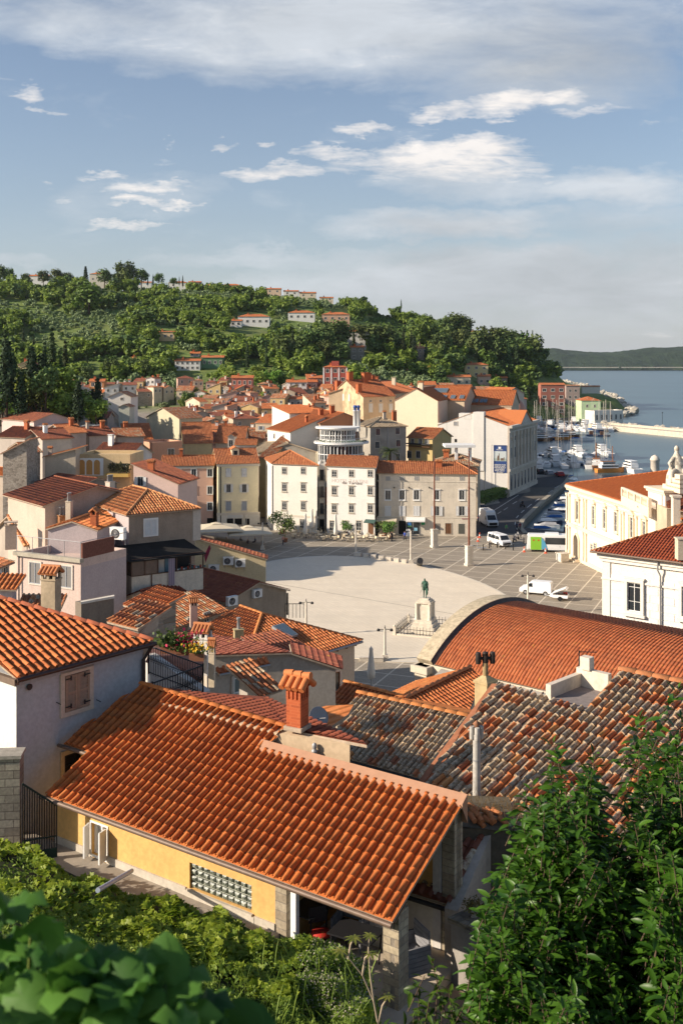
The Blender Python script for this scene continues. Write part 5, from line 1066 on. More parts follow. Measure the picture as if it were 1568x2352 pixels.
def palace():
 c=G(1300.5,1278.6,0);dr=(G(1369.4,1312.6,0)-c).normalized();ze=H-280/F*c.y
 a=Vector((c.x,c.y,ze));ex=dr;L=42.0;wp=plaster((.80,.70,.54),.10);wt=plaster((.72,.60,.44),.12)
 T=bld('palace','cream stone palace with arched portal and ornate upper windows on the right of the square',None,0,a3=a-ex*.4,b3=a+ex*L,d=24,zb=0,roof='hip',pitch=15,wall=wp,tile=tilemat((.52,.14,.035),(.47,.115,.03),(.56,.17,.045),0,.12),cw=.30,oh=.4,jit=.15,rt=True)
 e=T.ex;n=e.cross(UP);
 def P(u,v):return T.inv@hit(u,v,T.o,n)
 m=MB(T,Matrix());ww=T.ww;z5=P(1340,1212).z
 z1=5.55
 m.box((-.5,-.55,ze-.55),(ww,0,ze-.12));m.box((-.35,-.38,ze-.9),(ww,0,ze-.55));m.box((-.2,-.2,ze-1.5),(ww,0,ze-1.38));m.box((-.3,-.35,z1-.1),(ww,0,z1+.18));m.box((-.15,-.15,z1-.5),(ww,0,z1-.1));m.box((-.1,-.12,0),(ww,0,.6))
 for k in range(int(ww/.5)):m.box((k*.5,-.48,ze-.72),(k*.5+.2,-.38,ze-.56))
 obj('cornice',m,[wt],T)
 def xs_of(u):return P(u,1200).x
 for u in(1302.5,1308,1340,1346,1426,1432,1462):
  x=xs_of(u);m=MB(T,Matrix());m.box((x-.28,-.24,.6),(x+.28,0,z1-.5));m.box((x-.34,-.3,.6),(x+.34,0,1.2));m.box((x-.26,-.22,z1+.18),(x+.26,0,ze-1.5));m.box((x-.34,-.3,ze-1.9),(x+.34,0,ze-1.5));m.box((x-.34,-.3,z1+.18),(x+.34,0,z1+.5));m.box((x-.34,-.3,z1-.8),(x+.34,0,z1-.5));obj('pilaster',m,[wt],T)
 for i,(u,v,kind)in enumerate(((1326.5,1172,'p'),(1363,1184,'f'),(1388.5,1192,'f'),(1414.5,1199,'f'),(1451,1212,'p'),(1480,1222,'p'),(1505,1232,'f'))):
  p=hit(u,v,T.o,n);q=T.inv@p;w=window(T,p,e,w=1.0,h=2.9,st='grid',sur=wt,fw=.2,fd=.18,sash=M_white)
  m=MB(T,Matrix());x,z=q.x,q.z+1.45+.35
  if kind=='p':m.add([(x-1.05,-.4,z+.15),(x+1.05,-.4,z+.15),(x,-.4,z+.8),(x-1.05,0,z+.15),(x+1.05,0,z+.15),(x,0,z+.8)],[(0,1,2),(0,2,5,3),(1,4,5,2),(0,3,4,1)]);m.box((x-1.1,-.42,z),(x+1.1,0,z+.15));m.box((x-.9,-.3,z-3.8),(x-.7,0,z));m.box((x+.7,-.3,z-3.8),(x+.9,0,z))
  else:
   m.box((x-.85,-.4,z),(x+.85,0,z+.14));pts=[(x+.8*math.cos(R(t)),z+.14+.5*math.sin(R(t)))for t in range(0,181,20)]
   m.add([(a_,-.35,b_)for a_,b_ in pts]+[(a_,0,b_)for a_,b_ in pts],[tuple(range(10))]+[(i_,i_+1,11+i_,10+i_)for i_ in range(9)])
  m.box((x-.75,-.3,q.z-1.45-.32),(x+.75,0,q.z-1.45-.2));obj('window_pediment',m,[wt],T)
 q=P(1324.5,1285);x=q.x;hh=4.2;m=MB(T,Matrix());pts=[(x-.95,.02),(x-.95,hh-1)]+[(x+.95*math.cos(R(t)),hh-1+.95*math.sin(R(t)))for t in range(165,0,-15)]+[(x+.95,hh-1),(x+.95,.02)]
 m.add([(a_,-.03,b_)for a_,b_ in pts],[tuple(range(len(pts)))],1);
 for(a1,b1),(a2,b2)in zip(pts,pts[1:]):
  cx,cz=x,hh-1
  def outp(a_,b_):return(a_+(.28 if a_>x+.01 else-.28 if a_<x-.01 else 0)*(1 if b_<=cz else abs(a_-x)/.95),b_+(.28*(b_-cz)/.95 if b_>cz else 0))
  o1,o2=outp(a1,b1),outp(a2,b2);m.add([(a1,-.3,b1),(a2,-.3,b2),(o2[0],-.3,o2[1]),(o1[0],-.3,o1[1]),(a1,0,b1),(a2,0,b2),(o2[0],0,o2[1]),(o1[0],0,o1[1])],[(0,1,2,3),(0,4,5,1),(3,2,6,7)],0)
 obj('portal',m,[wt,simple('portal_dark',(.10,.08,.06),.8)],T)
 m=MB(T,Matrix());m.box((x-1.6,-1.2,0),(x+1.6,-.12,.2));m.box((x-1.4,-.8,.2),(x+1.4,-.12,.38));obj('steps',m,[wt],T)
 for u,v in((1358.5,1258),(1366,1256)):window(T,hit(u,v,T.o,n),e,w=.9,h=1.1,sur=wt,fw=.18,fd=.12,st='grid3')
 for u,v in((1369.5,1143),(1394,1149),(1418,1157)):q=P(u,v);m=MB(T,Matrix());m.box((q.x-.12,-.05,q.z-.2),(q.x+.12,-.01,q.z+.2));obj('vent',m,[M_void],T)
 m=MB(T);X=T.M
 q0=P(1430,1120);b0=W(1427,1148,160)
 def rb(u,v,Y):return W(u,v,Y)
 bal=MB(T);p,q2=W(1425,1140,150.5),W(1488,1157,138);d_=(q2-p);d_.z=0;ln=d_.length;d_.normalize();Xb=Matrix.Translation((p.x,p.y,p.z))@Matrix.Rotation(math.atan2(d_.y,d_.x),4,'Z')
 bal.box((0,0,-1.2),(ln,.4,.15),0,Xb);bal.box((0,.0,1.15),(ln,.4,1.35),0,Xb)
 for k in range(5):bal.box((k*(ln-.5)/4,-.03,.15),(k*(ln-.5)/4+.5,.43,1.15),0,Xb)
 for k in range(int(ln/.35)):bal.rev([(.06,.15),(.11,.4),(.05,.8),(.09,1.15)],6,0,Xb@Matrix.Translation((k*.35+.1,.2,0)))
 obj('balustrade',bal,[wt],T)
 blk=MB(T);p=W(1487,1135,141);Xc=Matrix.Translation((p.x,p.y,0))@Matrix.Rotation(math.atan2(e.y,e.x),4,'Z');zt=W(1487,1116,141).z
 blk.box((0,0,8),(5.0,6,zt-.3),0,Xc);blk.box((-.4,-.4,zt-.3),(5.4,6.4,zt),1,Xc);blk.box((-.2,-.2,zt-.6),(5.2,6.2,zt-.3),1,Xc);blk.box((4.0,-.02,8),(4.3,0,zt-.6),2,Xc);obj('attic_block',blk,[plaster((.70,.62,.52),.2),wt,M_grey],T)
 A1=W(1415,1164,149);B1=W(1497,1167,143)
 pr=MB(T);tiles(T,[W(1462,1164,142.5),W(1536,1180,137),W(1540,1168,139.5),W(1466,1155,145)],-n-UP if False else Vector((-.9,-.2,-.5)),M_tile_mid,cw=.3,amp=.06,seed=77,jit=.6,name='canopy_roof')
 a2=W(1535,1160,135);
 tiles(T,[W(1530,1166,134),W(1620,1185,128),W(1625,1085,142),W(1532,1110,146)],Vector((-.8,-.4,-.6)),M_tile_dk,cw=.3,amp=.06,seed=78,name='attic_roof')
 w_=MB(T);p=W(1530,1170,134);w_.box((p.x,p.y,4),(p.x+14,p.y+8,p.z+.1));obj('attic_wall',w_,[plaster((.5,.40,.28),.5)],T)
 w_=MB(T);p=W(1545,1172,132);w_.box((p.x,p.y,p.z-4),(p.x+.9,p.y+.9,p.z+1.6));w_.box((p.x-.15,p.y-.15,p.z+1.6),(p.x+1.05,p.y+1.05,p.z+1.85));obj('attic_chimney',w_,[plaster((.66,.56,.44),.4)],T)
 cs=MB(T)
 for s,(a_,b_)in enumerate(((0,1.3),(1.0,2.6),(2.2,3.8),(3.4,5.2))):cs.box((a_+2.2,1.0,zt-.2+s*.55),(7,2.8,zt+.55+s*.55),0,Xc)
 obj('stepped_gable',cs,[wt],T)
 Sg=T_('stone_figure','pale seated stone figure group crowning the palace gable at the right edge','statue',W(1553,1098,138),0);m=MB()
 m.rev([(1.5,-1),(1.4,.3),(1.15,.9),(1.0,1.6),(.85,2.2),(.55,2.9),(.32,3.3),(.26,3.5),(.33,3.7),(.34,3.95),(.22,4.2),(.05,4.3)],10)
 m.tube([(-.5,-.3,2.7),(-1.2,-.7,2.0),(-1.0,-1.0,1.2)],[.28,.22,.16],7);m.tube([(.5,-.2,2.7),(1.1,-.5,2.6),(1.3,-.6,3.5)],[.26,.2,.14],7);m.tube([(-.3,-.6,1.1),(-1.1,-1.3,.9),(-1.2,-1.5,-.4)],[.45,.36,.22],7);m.tube([(.4,-.6,1.1),(.9,-1.2,.8),(.9,-1.4,-.4)],[.45,.34,.22],7);m.rev([(.5,.0),(.9,.4),(1.1,1.4),(.5,2.2)],8,0,Matrix.Translation((1.4,.4,0)))
 obj('figure',m,[stonewall((.60,.54,.44),(.40,.35,.28),1.2)],Sg)
 AC_=aircon(W(1531,1139,140),math.atan2(e.y,e.x),'air conditioner at the side of the palace attic block')
palace()
def white_block():
 c=W(1356,1266,87);ze=c.z;ed=(G(1568,1293,ze)-c);ed.z=0;ex=ed.normalized()
 T=bld('white_office','white plastered building with red tiled hip roof at the right edge',None,0,a3=c,b3=c+ex*24,d=16,zb=0,roof='hip',pitch=21,wall=plaster((.76,.71,.62),.14),tile=tilemat((.34,.075,.03),(.27,.06,.026),(.42,.10,.035),0,.2),cw=.27,oh=.75,dv=None,rmat=M_tile_new,ch=.4,amp=.06)
 n=T.ex.cross(UP);wst=simple('white_stone',(.70,.66,.58),.8,0,.1)
 def P(u,v):return T.inv@hit(u,v,T.o,n)
 a=P(1371,1320);m=MB(T,Matrix());x1=P(1401,1320).x;m.box((-.06,-.10,0),(x1,0,ze-.75));m.box((-.12,-.16,ze-2.3),(T.ww,-.0,ze-2.16));m.box((-.4,-.40,ze-.5),(T.ww,0,ze-.1));m.box((-.25,-.25,ze-.8),(T.ww,0,ze-.5));obj('trim',m,[wst],T)
 m=MB(T,Matrix());zl=P(1440,1325).z
 for k in range(9):
  for j in range(10):
   x=x1+.06+k*2.05+(j%2)*.7-.7;m.box((max(x,x1+.02),-.035,zl-j*.62-.58),(min(x+2.0,T.ww),0,zl-j*.62))
 obj('stone_cladding',m,[plaster((.70,.68,.64),.12)],T)
 for u,v in((1457,1370),(1583,1382)):
  q=hit(u,v,T.o,n);w=window(T,q,T.ex,w=1.15,h=2.35,st='grid',sur=wst,fw=.26,fd=.22,sash=M_white);w.location.y-=.06;ql=T.inv@q
  m=MB(T,Matrix());m.box((ql.x-.95,-.36,ql.z-1.62),(ql.x+.95,0,ql.z-1.42));m.box((ql.x-.9,-.30,ql.z+1.44),(ql.x+.9,0,ql.z+1.56));obj('window_sill',m,[wst],T)
 q=P(1515,1300);m=MB(T,Matrix());m.tube([(q.x,-.5,ze-.2),(q.x,-.5,ze-.9),(q.x+.1,-.2,ze-1.4),(q.x+.1,-.15,0)],.075,8);obj('downpipe',m,[M_grey],T)
 m=MB(T,Matrix());m.tube([(-.8,-.82,ze-.03),(T.ww,-.82,ze-.03)],.09,8);obj('gutter',m,[simple('brown_gutter',(.16,.11,.08),.5,.1,.2)],T)
 m=MB(T);p=W(1556,1275,82);m.box((p.x,p.y,p.z-.4),(p.x+.8,p.y+.8,p.z+1.2));m.box((p.x-.06,p.y-.06,p.z+1.2),(p.x+.86,p.y+.86,p.z+1.3));obj('chimney',m,[plaster((.55,.48,.36),.6)],T)
white_block()
# ------------------------------------------------------------ roofs between the camera and the square
M_old1=tilemat((.46,.17,.07),(.30,.10,.05),(.62,.28,.10),.78,.25)
M_old2=tilemat((.50,.17,.06),(.34,.10,.045),(.66,.30,.10),.68,.22)
M_orange=tilemat((.58,.20,.06),(.48,.14,.045),(.68,.28,.09),.0,.25)
def plane(p0,e,pitch,back=True):
 """roof plane through p0, horizontal along e, rising towards the perpendicular"""
 ey=Vector((-e.y,e.x,0));r=(ey*math.cos(R(pitch))+UP*math.sin(R(pitch)));return e.cross(r).normalized(),r,ey
def polyroof(T,px,p0,n,down,mat,**kw):return tiles(T,[hit(u,v,p0,n)for u,v in px],down,mat,**kw)
def wallpoly(T,top,drop,wall,thick=.3,name='wall'):
 """upright wall under a chain of top points"""
 m=MB(T)
 for a,b in zip(top,top[1:]):
  d=(b-a);d.z=0;
  if d.length<1e-3:continue
  d.normalize();k=Vector((-d.y,d.x,0))*thick
  vs=[a,b,Vector((b.x,b.y,drop)),Vector((a.x,a.y,drop))];m.add(vs+[v+k for v in vs],[(0,3,2,1),(4,5,6,7),(0,1,5,4),(1,2,6,5),(0,4,7,3)],0)
 return obj(name,m,[wall],T)
# --- vaulted tiled roof beside the square
def vault():
 ax=Vector((.755,-.656,0)).normalized();ac=Vector((-ax.y,ax.x,0))
 f=W(972,1521,72);ze=f.z;w=16.2;rise=2.7;Rr=(w*w/4+rise*rise)/(2*rise);L=34
 T=T_('vaulted_hall','long hall with barrel vaulted red tile roof and pale stone end arch','hall',(f.x,f.y,0),math.atan2(ax.y,ax.x))
 def pt(t,s,k=0):
  x=t-w/2;r=Rr+k;ang=math.asin(max(-1,min(1,x/Rr)));return f+ax*s+ac*(w/2+r*math.sin(ang))+UP*(r*math.cos(ang)-(Rr-rise))
 bm=bmesh.new();uvl=bm.loops.layers.uv.new('UVMap');cw=.25;nc=int((L-1.0)/cw);nr=34;rg=random.Random(4)
 ph=[0,.14,.34,.66,.86,1.0];hs=[math.sin(PI*x)**.8 if 0<x<1 else 0 for x in ph]
 for c in range(nc):
  for r in range(nr):
   t0=w*(r/nr);t1=w*((r+1)/nr)
   if r<nr/2:ta,tb=t1,t0-.03
   else:ta,tb=t0,t1+.03
   tb=max(0,min(w,tb));s0=1.0+c*cw+rg.uniform(-.004,.004);lift=.025+rg.random()*.006
   A=[bm.verts.new(pt(ta,s0+x*cw*.6,.02+h*.05))for x,h in zip(ph,hs)];B=[bm.verts.new(pt(tb,s0+x*cw*.6,.02+h*.055+lift))for x,h in zip(ph,hs)]
   fs=[bm.faces.new((A[i],A[i+1],B[i+1],B[i]))for i in range(5)]
   for q in fs:q.smooth=True
   fs.append(bm.faces.new(B));v=[bm.verts.new(pt(ta,s0+cw*.55,.005)),bm.verts.new(pt(tb,s0+cw*.55,.03)),bm.verts.new(pt(tb,s0+cw*1.05,.03)),bm.verts.new(pt(ta,s0+cw*1.05,.005))];fs.append(bm.faces.new(v))
   for q in fs:
    for l in q.loops:l[uvl].uv=(c+.5+900,r+.5)
 bmesh.ops.recalc_face_normals(bm,faces=bm.faces[:]);bm.transform(T.inv);me=bpy.data.meshes.new('roof');bm.to_mesh(me);bm.free();me.materials.append(tilemat((.40,.115,.042),(.31,.085,.032),(.47,.15,.055),.02,.4));obj('roof',me,None,T)
 m=MB(T);N_=40
 for i in range(N_):
  a,b=w*i/N_,w*(i+1)/N_;m.add([pt(a,.9,0),pt(b,.9,0),pt(b,L,0),pt(a,L,0)],[(0,1,2,3)])
 obj('vault_shell',m,[M_mortar],T)
 m=MB(T)
 for i in range(N_):
  a,b=w*i/N_,w*(i+1)/N_;k=.34
  m.add([pt(a,-.45,k),pt(b,-.45,k),pt(b,.75,k),pt(a,.75,k),pt(a,-.45,-.1),pt(b,-.45,-.1),pt(b,.75,-.1),pt(a,.75,-.1)],[(0,1,2,3),(0,4,5,1),(3,2,6,7)],0)
 m.add([pt(0,-.45,.34),pt(0,.75,.34),pt(0,.75,-.1),pt(0,-.45,-.1)],[(0,1,2,3)])
 obj('arch_rim',m,[simple('pale_arch_stone',(.50,.42,.29),.9,0,.4,3.5)],T)
 m=MB(T)
 for i in range(N_):
  a,b=w*i/N_,w*(i+1)/N_;k=.30
  m.add([pt(a,.75,k),pt(b,.75,k),pt(b,1.0,.03),pt(a,1.0,.03)],[(0,1,2,3)])
 obj('arch_flashing',m,[simple('dark_lead',(.07,.06,.055),.7,0,.3,2)],T)
 m=MB(T);top=[pt(w*i/20,-.3,-.05)for i in range(21)];m.add(top+[f+ac*w-UP*ze-ax*.3,f-UP*ze-ax*.3],[tuple(range(23))]);
 m.add([f-UP*.05,f+ax*L-UP*.05,Vector(((f+ax*L).x,(f+ax*L).y,0)),Vector((f.x,f.y,0))],[(0,1,2,3)]);obj('wall',m,[plaster((.62,.54,.42),.3)],T)
 e0=f-ac*.15-UP*.10+ax*1.6;m=MB(T);m.slab([e0,e0+ax*21,e0+ax*21-ac*1.0-UP*.35,e0-ac*1.0-UP*.35],.25);obj('ledge',m,[simple('ledge_grey',(.36,.33,.28),.85,0,.25,1.5)],T)
 m=MB(T)
 for k in range(2,26):p=e0+ax*(.6+k*.8);m.slab([p+UP*.06,p+ax*.07+UP*.06,p+ax*.07-ac*1.0-UP*.29,p-ac*1.0-UP*.29],.07)
 obj('ledge_battens',m,[simple('dark_lead',(.07,.06,.055),.7,0,.3,2)],T);m=MB(T);p=e0-ac*1.05-UP*.4;m.tube([p-ax*.3,p+ax*14],.09,7);obj('gutter',m,[M_dark],T)
 m=MB(T);p=W(990,1545,71.5);
 X=Matrix.Translation((f.x,f.y,0))@Matrix.Rotation(math.atan2(ax.y,ax.x),4,'Z');m.box((-.4,-.5,0),(.6,.2,ze-.12),0,X);m.box((-.6,-.7,ze-.6),(.8,.2,ze-.12),0,X);obj('corner_pier',m,[plaster((.60,.53,.42),.2)],T)
vault()
# --- lichen roof 1 (left) with ridge of orange tiles
def old_roofs():
 e=Vector((.80,-.60,0));r=W(1073.5,1646,37);
 n,up_,ey=plane(r,e,20);T=T_('old_house','old house whose coppo roof is mottled with grey lichen, left of the square plastered chimney','house',(r.x,r.y,8),math.atan2(e.y,e.x))
 polyroof(T,[(742,1726),(966,1787),(1073.5,1648),(819.7,1592.4)],r,n,-up_,M_old1,cw=.205,ch=.34,amp=.085,jit=1.0,seed=41,name='roof')
 a,b=hit(819.7,1592,r,n),hit(1075,1647,r,n);ridge(T,a+UP*.04,b+UP*.04,.12,M_orange,.45)
 lo,hi=hit(742,1726,r,n),hit(966,1787,r,n);wallpoly(T,[lo+ey*.35-UP*.05,hi+ey*.35-UP*.05],12,plaster((.20,.17,.11),.9),.3)
 m=MB(T);m.tube([lo-UP*.1,hi-UP*.1],.05,6);obj('gutter',m,[M_dark],T)
 n2=e.cross((ey*math.cos(R(18))-UP*math.sin(R(18))));a2=hit(819,1592,r,n)
 tiles(T,[a,b,b+ey*6-UP*2,a+ey*6-UP*2],ey-UP*.3,M_orange,cw=.205,ch=.3,amp=.055,seed=42,name='roof')
 T=T_('lean_to','bright orange tiled lean-to roof between the brick chimney and the lichen roof','roof',(r.x-5,r.y,8),math.atan2(e.y,e.x));p0=W(770,1655,31.5);n3,u3,_=plane(p0,e,12)
 polyroof(T,[(735,1625),(760,1668),(835,1600),(800,1606),(748,1621)][0:1]+[(745,1680),(800,1640),(812,1618),(748,1621)],p0,n3,Vector((-.8,-.3,-.3)),tilemat((.62,.21,.06),(.58,.19,.055),(.66,.24,.075),0,.15),cw=0,seed=43)
 wallpoly(T,[hit(720,1630,p0,n3)-UP*.1,hit(760,1690,p0,n3)-UP*.1],14,plaster((.42,.34,.25),.4))
# --- lichen roof 2 (large, right)
 e2=Vector((.71,-.704,0));q=W(961,1814,26);n,up_,ey=plane(q,e2,19.5)
 T=T_('old_house','large old house with patchwork orange and lichen grey tile roof behind the green shrub','house',(q.x,q.y,10),math.atan2(e2.y,e2.x))
 polyroof(T,[(961,1814),(1120,1878),(1345,1628),(1143,1570)],q,n,-up_,M_old2,cw=.215,ch=.36,amp=.09,jit=1.1,seed=51,name='roof',org=q)
 polyroof(T,[(1120,1878),(1760,2180),(1760,1608),(1421,1540)],q,n,-up_,M_old2,cw=.215,ch=.36,amp=.09,jit=1.1,seed=52,name='roof',org=q)
 a,b=hit(1421,1540,q,n),hit(1700,1598,q,n);ridge(T,a+UP*.04,b+UP*.04,.12,M_tile_mid,.45)
 lo,hi=hit(961,1814,q,n),hit(1760,2180,q,n);wallpoly(T,[lo+ey*.4-UP*.05,hi+ey*.4-UP*.05],12,plaster((.28,.24,.17),.9))
 lf,rt_=hit(961,1814,q,n),hit(1143,1570,q,n);m=MB(T);m.slab([lf-e2*.22-UP*.05,lf-UP*.0,rt_,rt_-e2*.22-UP*.05],.35);obj('verge',m,[simple('verge_mortar',(.30,.12,.06),.9,0,.3)],T)
 wallpoly(T,[rt_+e2*.1-UP*.1,lf+e2*.1-UP*.1],12,plaster((.26,.22,.16),.9));wallpoly(T,[b-UP*.1,a-UP*.1,hit(1345,1628,q,n)-UP*.1,rt_-UP*.1],9,plaster((.4,.35,.26),.6))
 c=W(1345,1612,44)
 m=MB(T);t0=hit(1264,1606,q,n);t1=hit(1345,1632,q,n);bk=[t0+ey*.2+UP*.05,t1+ey*.2+UP*.05]
 tl,tr=t0+UP*.02,t1+UP*.02;m.slab([tl,tr,tr+ey*1.6,tl+ey*1.6],.3,1);
 X=Matrix.Translation((tl.x,tl.y,tl.z))@Matrix.Rotation(math.atan2(e2.y,e2.x),4,'Z');m.box((-.16,0,-.5),(0,1.7,.36),0,X);m.box((-.16,1.52,-.5),(.85,1.7,.5),0,X);m.box((.0,1.45,.5),(.3,1.7,.85),0,X)
 obj('roof_terrace',m,[plaster((.62,.54,.44),.5),simple('terrace_grey',(.22,.19,.18),.8,0,.2)],T)
 An=T_('tv_antenna','thin television antenna standing on the roof terrace parapet','antenna',W(1329,1570,41),0);m=MB(An,Matrix());m.tube([(0,0,-1),(0,0,1.3)],.025,5);m.tube([(0,0,1.25),(.7,.1,1.2)],.015,4);
 for k in range(6):m.tube([(k*.12+.05,-.15,1.24),(k*.12+.05,.15,1.24)],.008,4)
 obj('mast',m,[M_dark],An)
 Ch=T_('chimney_stack','square plastered chimney with round pipe and twin black cowl','chimney',W(1114,1655,31.5),-.78);m=MB(Ch,Matrix());s=.46
 m.bx(0,0,-.9,s,s,2.05);m.bx(0,0,1.15,s*1.15,s*1.15,.07);m.add([(-s*.56,-s*.56,1.22),(s*.56,-s*.56,1.22),(s*.56,s*.56,1.22),(-s*.56,s*.56,1.22),(0,0,1.42)],[(0,1,4),(1,2,4),(2,3,4),(3,0,4)]);obj('stack',m,[plaster((.50,.38,.20),.9)],Ch)
 m=MB(Ch,Matrix());m.box((-.09,-s/2-.012,.12),(.07,-s/2,.36),0);m.box((-.12,-s/2-.01,-.12),(.1,-s/2,.08),1);obj('patch',m,[M_grey,simple('rust_patch',(.14,.07,.04),.9)],Ch)
 m=MB(Ch,Matrix());m.rev([(.085,1.35),(.085,1.75)],10,0);m.rev([(.088,1.75),(.088,1.98)],10,1);Xr=Matrix.Rotation(.9,4,'Z');m.tube([Xr@Vector((-.22,0,1.88)),Xr@Vector((.22,0,1.88))],.05,8,1)
 for sx in(-.22,.22):m.rev([(.075,1.72),(.085,1.78),(.085,2.02),(.07,2.06)],10,1,Xr@Matrix.Translation((sx,0,0)))
 m.rev([(.03,1.98),(.09,2.0),(.09,2.06),(.03,2.08)],10,1);obj('cowl',m,[plaster((.34,.24,.12),.9),simple('black_cowl',(.03,.022,.018),.6)],Ch)
 P=T_('flue_pipe','tall pale flue pipe with triple cap in front of the lichen roof','flue',W(1094,1822,25.0),0);m=MB(P,Matrix());m.rev([(.105,-.3),(.1,0),(.092,.8),(.09,1.42)],12,0);m.rev([(.1,.78),(.1,.82)],12,1);obj('pipe',m,[simple('pale_flue',(.42,.40,.36),.7,0,.3,6),M_grey],P)
 m=MB(P,Matrix());
 for sx,sy in((-.11,0),(.11,.03),(0,-.1)):m.rev([(.055,1.3),(.062,1.32),(.062,1.58),(.055,1.6)],8,0,Matrix.Translation((sx,sy,0)))
 m.rev([(.05,1.42),(.05,1.62),(.10,1.66),(.02,1.74)],8,1);obj('cap',m,[simple('pale_flue',(.42,.40,.36),.7,0,.3,6),simple('rusty_cap',(.28,.13,.07),.8)],P)
 p0=W(754,1606,47);eC=Vector((.80,-.60,0));n,u_,ey=plane(p0,eC,22)
 T=T_('small_house','low tiled roof with bright ridge in front of the closed parasol','house',(p0.x,p0.y,6),math.atan2(eC.y,eC.x))
 polyroof(T,[(752,1610),(835,1628),(926,1602),(790,1566)],p0,n,-u_,M_tile_new,cw=.22,ch=.32,amp=.058,jit=.4,seed=61,name='roof');a,b=hit(790,1566,p0,n),hit(926,1602,p0,n);ridge(T,a+UP*.03,b+UP*.03,.12,M_orange,.45)
 wallpoly(T,[hit(752,1612,p0,n)+ey*.2-UP*.1,hit(850,1640,p0,n)+ey*.2-UP*.1],6,plaster((.5,.44,.34),.5))
 p0=W(1103,1558,49);eD=Vector((.66,.75,0));n,u_,ey=plane(p0,eD,22);T=T_('small_house','hipped orange tile roof between the lichen roof and the vaulted hall','house',(p0.x,p0.y,5),math.atan2(eD.y,eD.x))
 polyroof(T,[(1073,1644),(1106,1556),(1079,1533),(927,1606)],p0,n,-u_,M_tile_new,cw=.24,ch=.30,amp=.058,jit=.3,seed=62,name='roof')
 a,b=hit(1079,1533,p0,n),hit(927,1606,p0,n);ridge(T,b+UP*.03,a+UP*.03,.12,M_tile_new,.45);left=Vector((-.75,.66,0));tiles(T,[a,b,b+left*3.2-UP*1.3,a+left*3.2-UP*1.3],left-UP*.4,M_orange,cw=.24,ch=.3,amp=.055,seed=63,name='roof');wallpoly(T,[b+left*3-UP*1.4,a+left*3-UP*1.4],0,plaster((.6,.5,.38),.3));wallpoly(T,[hit(1073,1644,p0,n)-UP*.1,hit(1106,1556,p0,n)-UP*.1],5,plaster((.45,.38,.28),.5))
 T=T_('small_house','low house with dark coppo roof just beyond the terrace posts','house',(ylocal(YL+.5,4,0).x,ylocal(YL+.5,4,0).y,18),math.atan2(YE.y,YE.x));p0=W(955,2050,22.6);eT=(YE+YP*.05).normalized();n,u_,ey=plane(p0,eT,24)
 polyroof(T,[(930,2045),(1040,2078),(1130,1885),(1042,1855)],p0,n,-u_,tilemat((.24,.075,.04),(.13,.055,.035),(.34,.12,.06),.38,.6),cw=.24,ch=.30,amp=.068,jit=.9,seed=64,name='roof')
 tp=[hit(1134,1888,p0,n),hit(1046,2092,p0,n)];wallpoly(T,[tp[1]+YE*.05,tp[0]+YE*.05],18,plaster((.46,.40,.33),.8));a,b=hit(1030,1858,p0,n),hit(1134,1892,p0,n);ridge(T,a+UP*.05,b+UP*.05,.13,M_old2,.4)
 wallpoly(T,[hit(900,2040,p0,n)+ey*.2-UP*.1,hit(1040,2082,p0,n)+ey*.2-UP*.1],17.5,plaster((.60,.55,.46),.4));m=MB(T);m.tube([hit(920,2046,p0,n)-UP*.1,hit(1043,2084,p0,n)-UP*.1],.05,6);obj('gutter',m,[M_dark],T)
 Lw=T_('garden_wall','grey plastered garden wall with stone top right of the terrace','wall',(0,0,0),0);a,b=W(1035,2115,21.6),W(1165,2165,20.2);wallpoly(Lw,[a,b],18,plaster((.27,.25,.22),.5),.35,'masonry');m=MB(Lw);d_=(b-a).normalized();k=Vector((-d_.y,d_.x,0));m.slab([a-k*.1+UP*.1,b-k*.1+UP*.1,b+k*.75+UP*.14,a+k*.75+UP*.14],.1);obj('coping',m,[stonewall((.30,.26,.19),(.12,.10,.08),4)],Lw)
 Fp=T_('potted_plant','yellow green plant in a pale stone urn on the garden wall','potted plant',W(1090,2108,21.4),0);m=MB(Fp,Matrix());m.rev([(.07,0),(.09,.03),(.05,.07),(.13,.16),(.15,.19),(.13,.2)],12);obj('urn',m,[simple('urn_stone',(.45,.41,.33),.8)],Fp)
 rg=random.Random(3);m=MB(Fp,Matrix())
 for i in range(420):
  d_=Vector((rg.gauss(0,1),rg.gauss(0,1),abs(rg.gauss(0,1)))).normalized()*rg.uniform(.08,.27);c=Vector((d_.x*1.2,d_.y*1.2,.2+d_.z*.9));a_=Vector((rg.gauss(0,1),rg.gauss(0,1),rg.gauss(0,1))).normalized()*.03;b_=a_.cross(d_).normalized()*.015;m.add([c-a_,c+b_,c+a_,c-b_],[(0,1,2,3)])
 obj('foliage',m,[leafmat('urn_leaves',(.10,.10,.02),(.30,.26,.06))],Fp)
 Rb=T_('broken_roof','overgrown broken tile corner beside the pale flue pipe','roof',W(1110,1870,24),0);m=MB(Rb,Matrix());rg=random.Random(9)
 for i in range(16):
  x=rg.uniform(-.5,.6);y=rg.uniform(-.3,.6);z=rg.uniform(-.1,.3)-x*.1;a_=rg.uniform(-.4,.4)+.9;m.tube([(x*.7,y*.7,z*.6),(x*.7+.26*math.cos(a_),y*.7-.26*math.sin(a_),z*.6-.08)],.06,8,0)
 m.add([(-.6,-.4,-.1),(.7,-.5,-.2),(.7,.7,.1),(-.6,.7,.15)],[(0,1,2,3)],1);m.box((-.6,-.4,-3),(.7,.6,-.15),1);obj('loose_tiles',m,[M_tile_mid,simple('dark_mortar',(.12,.10,.07),.9,0,.4,5)],Rb)
 m=MB(Rb,Matrix())
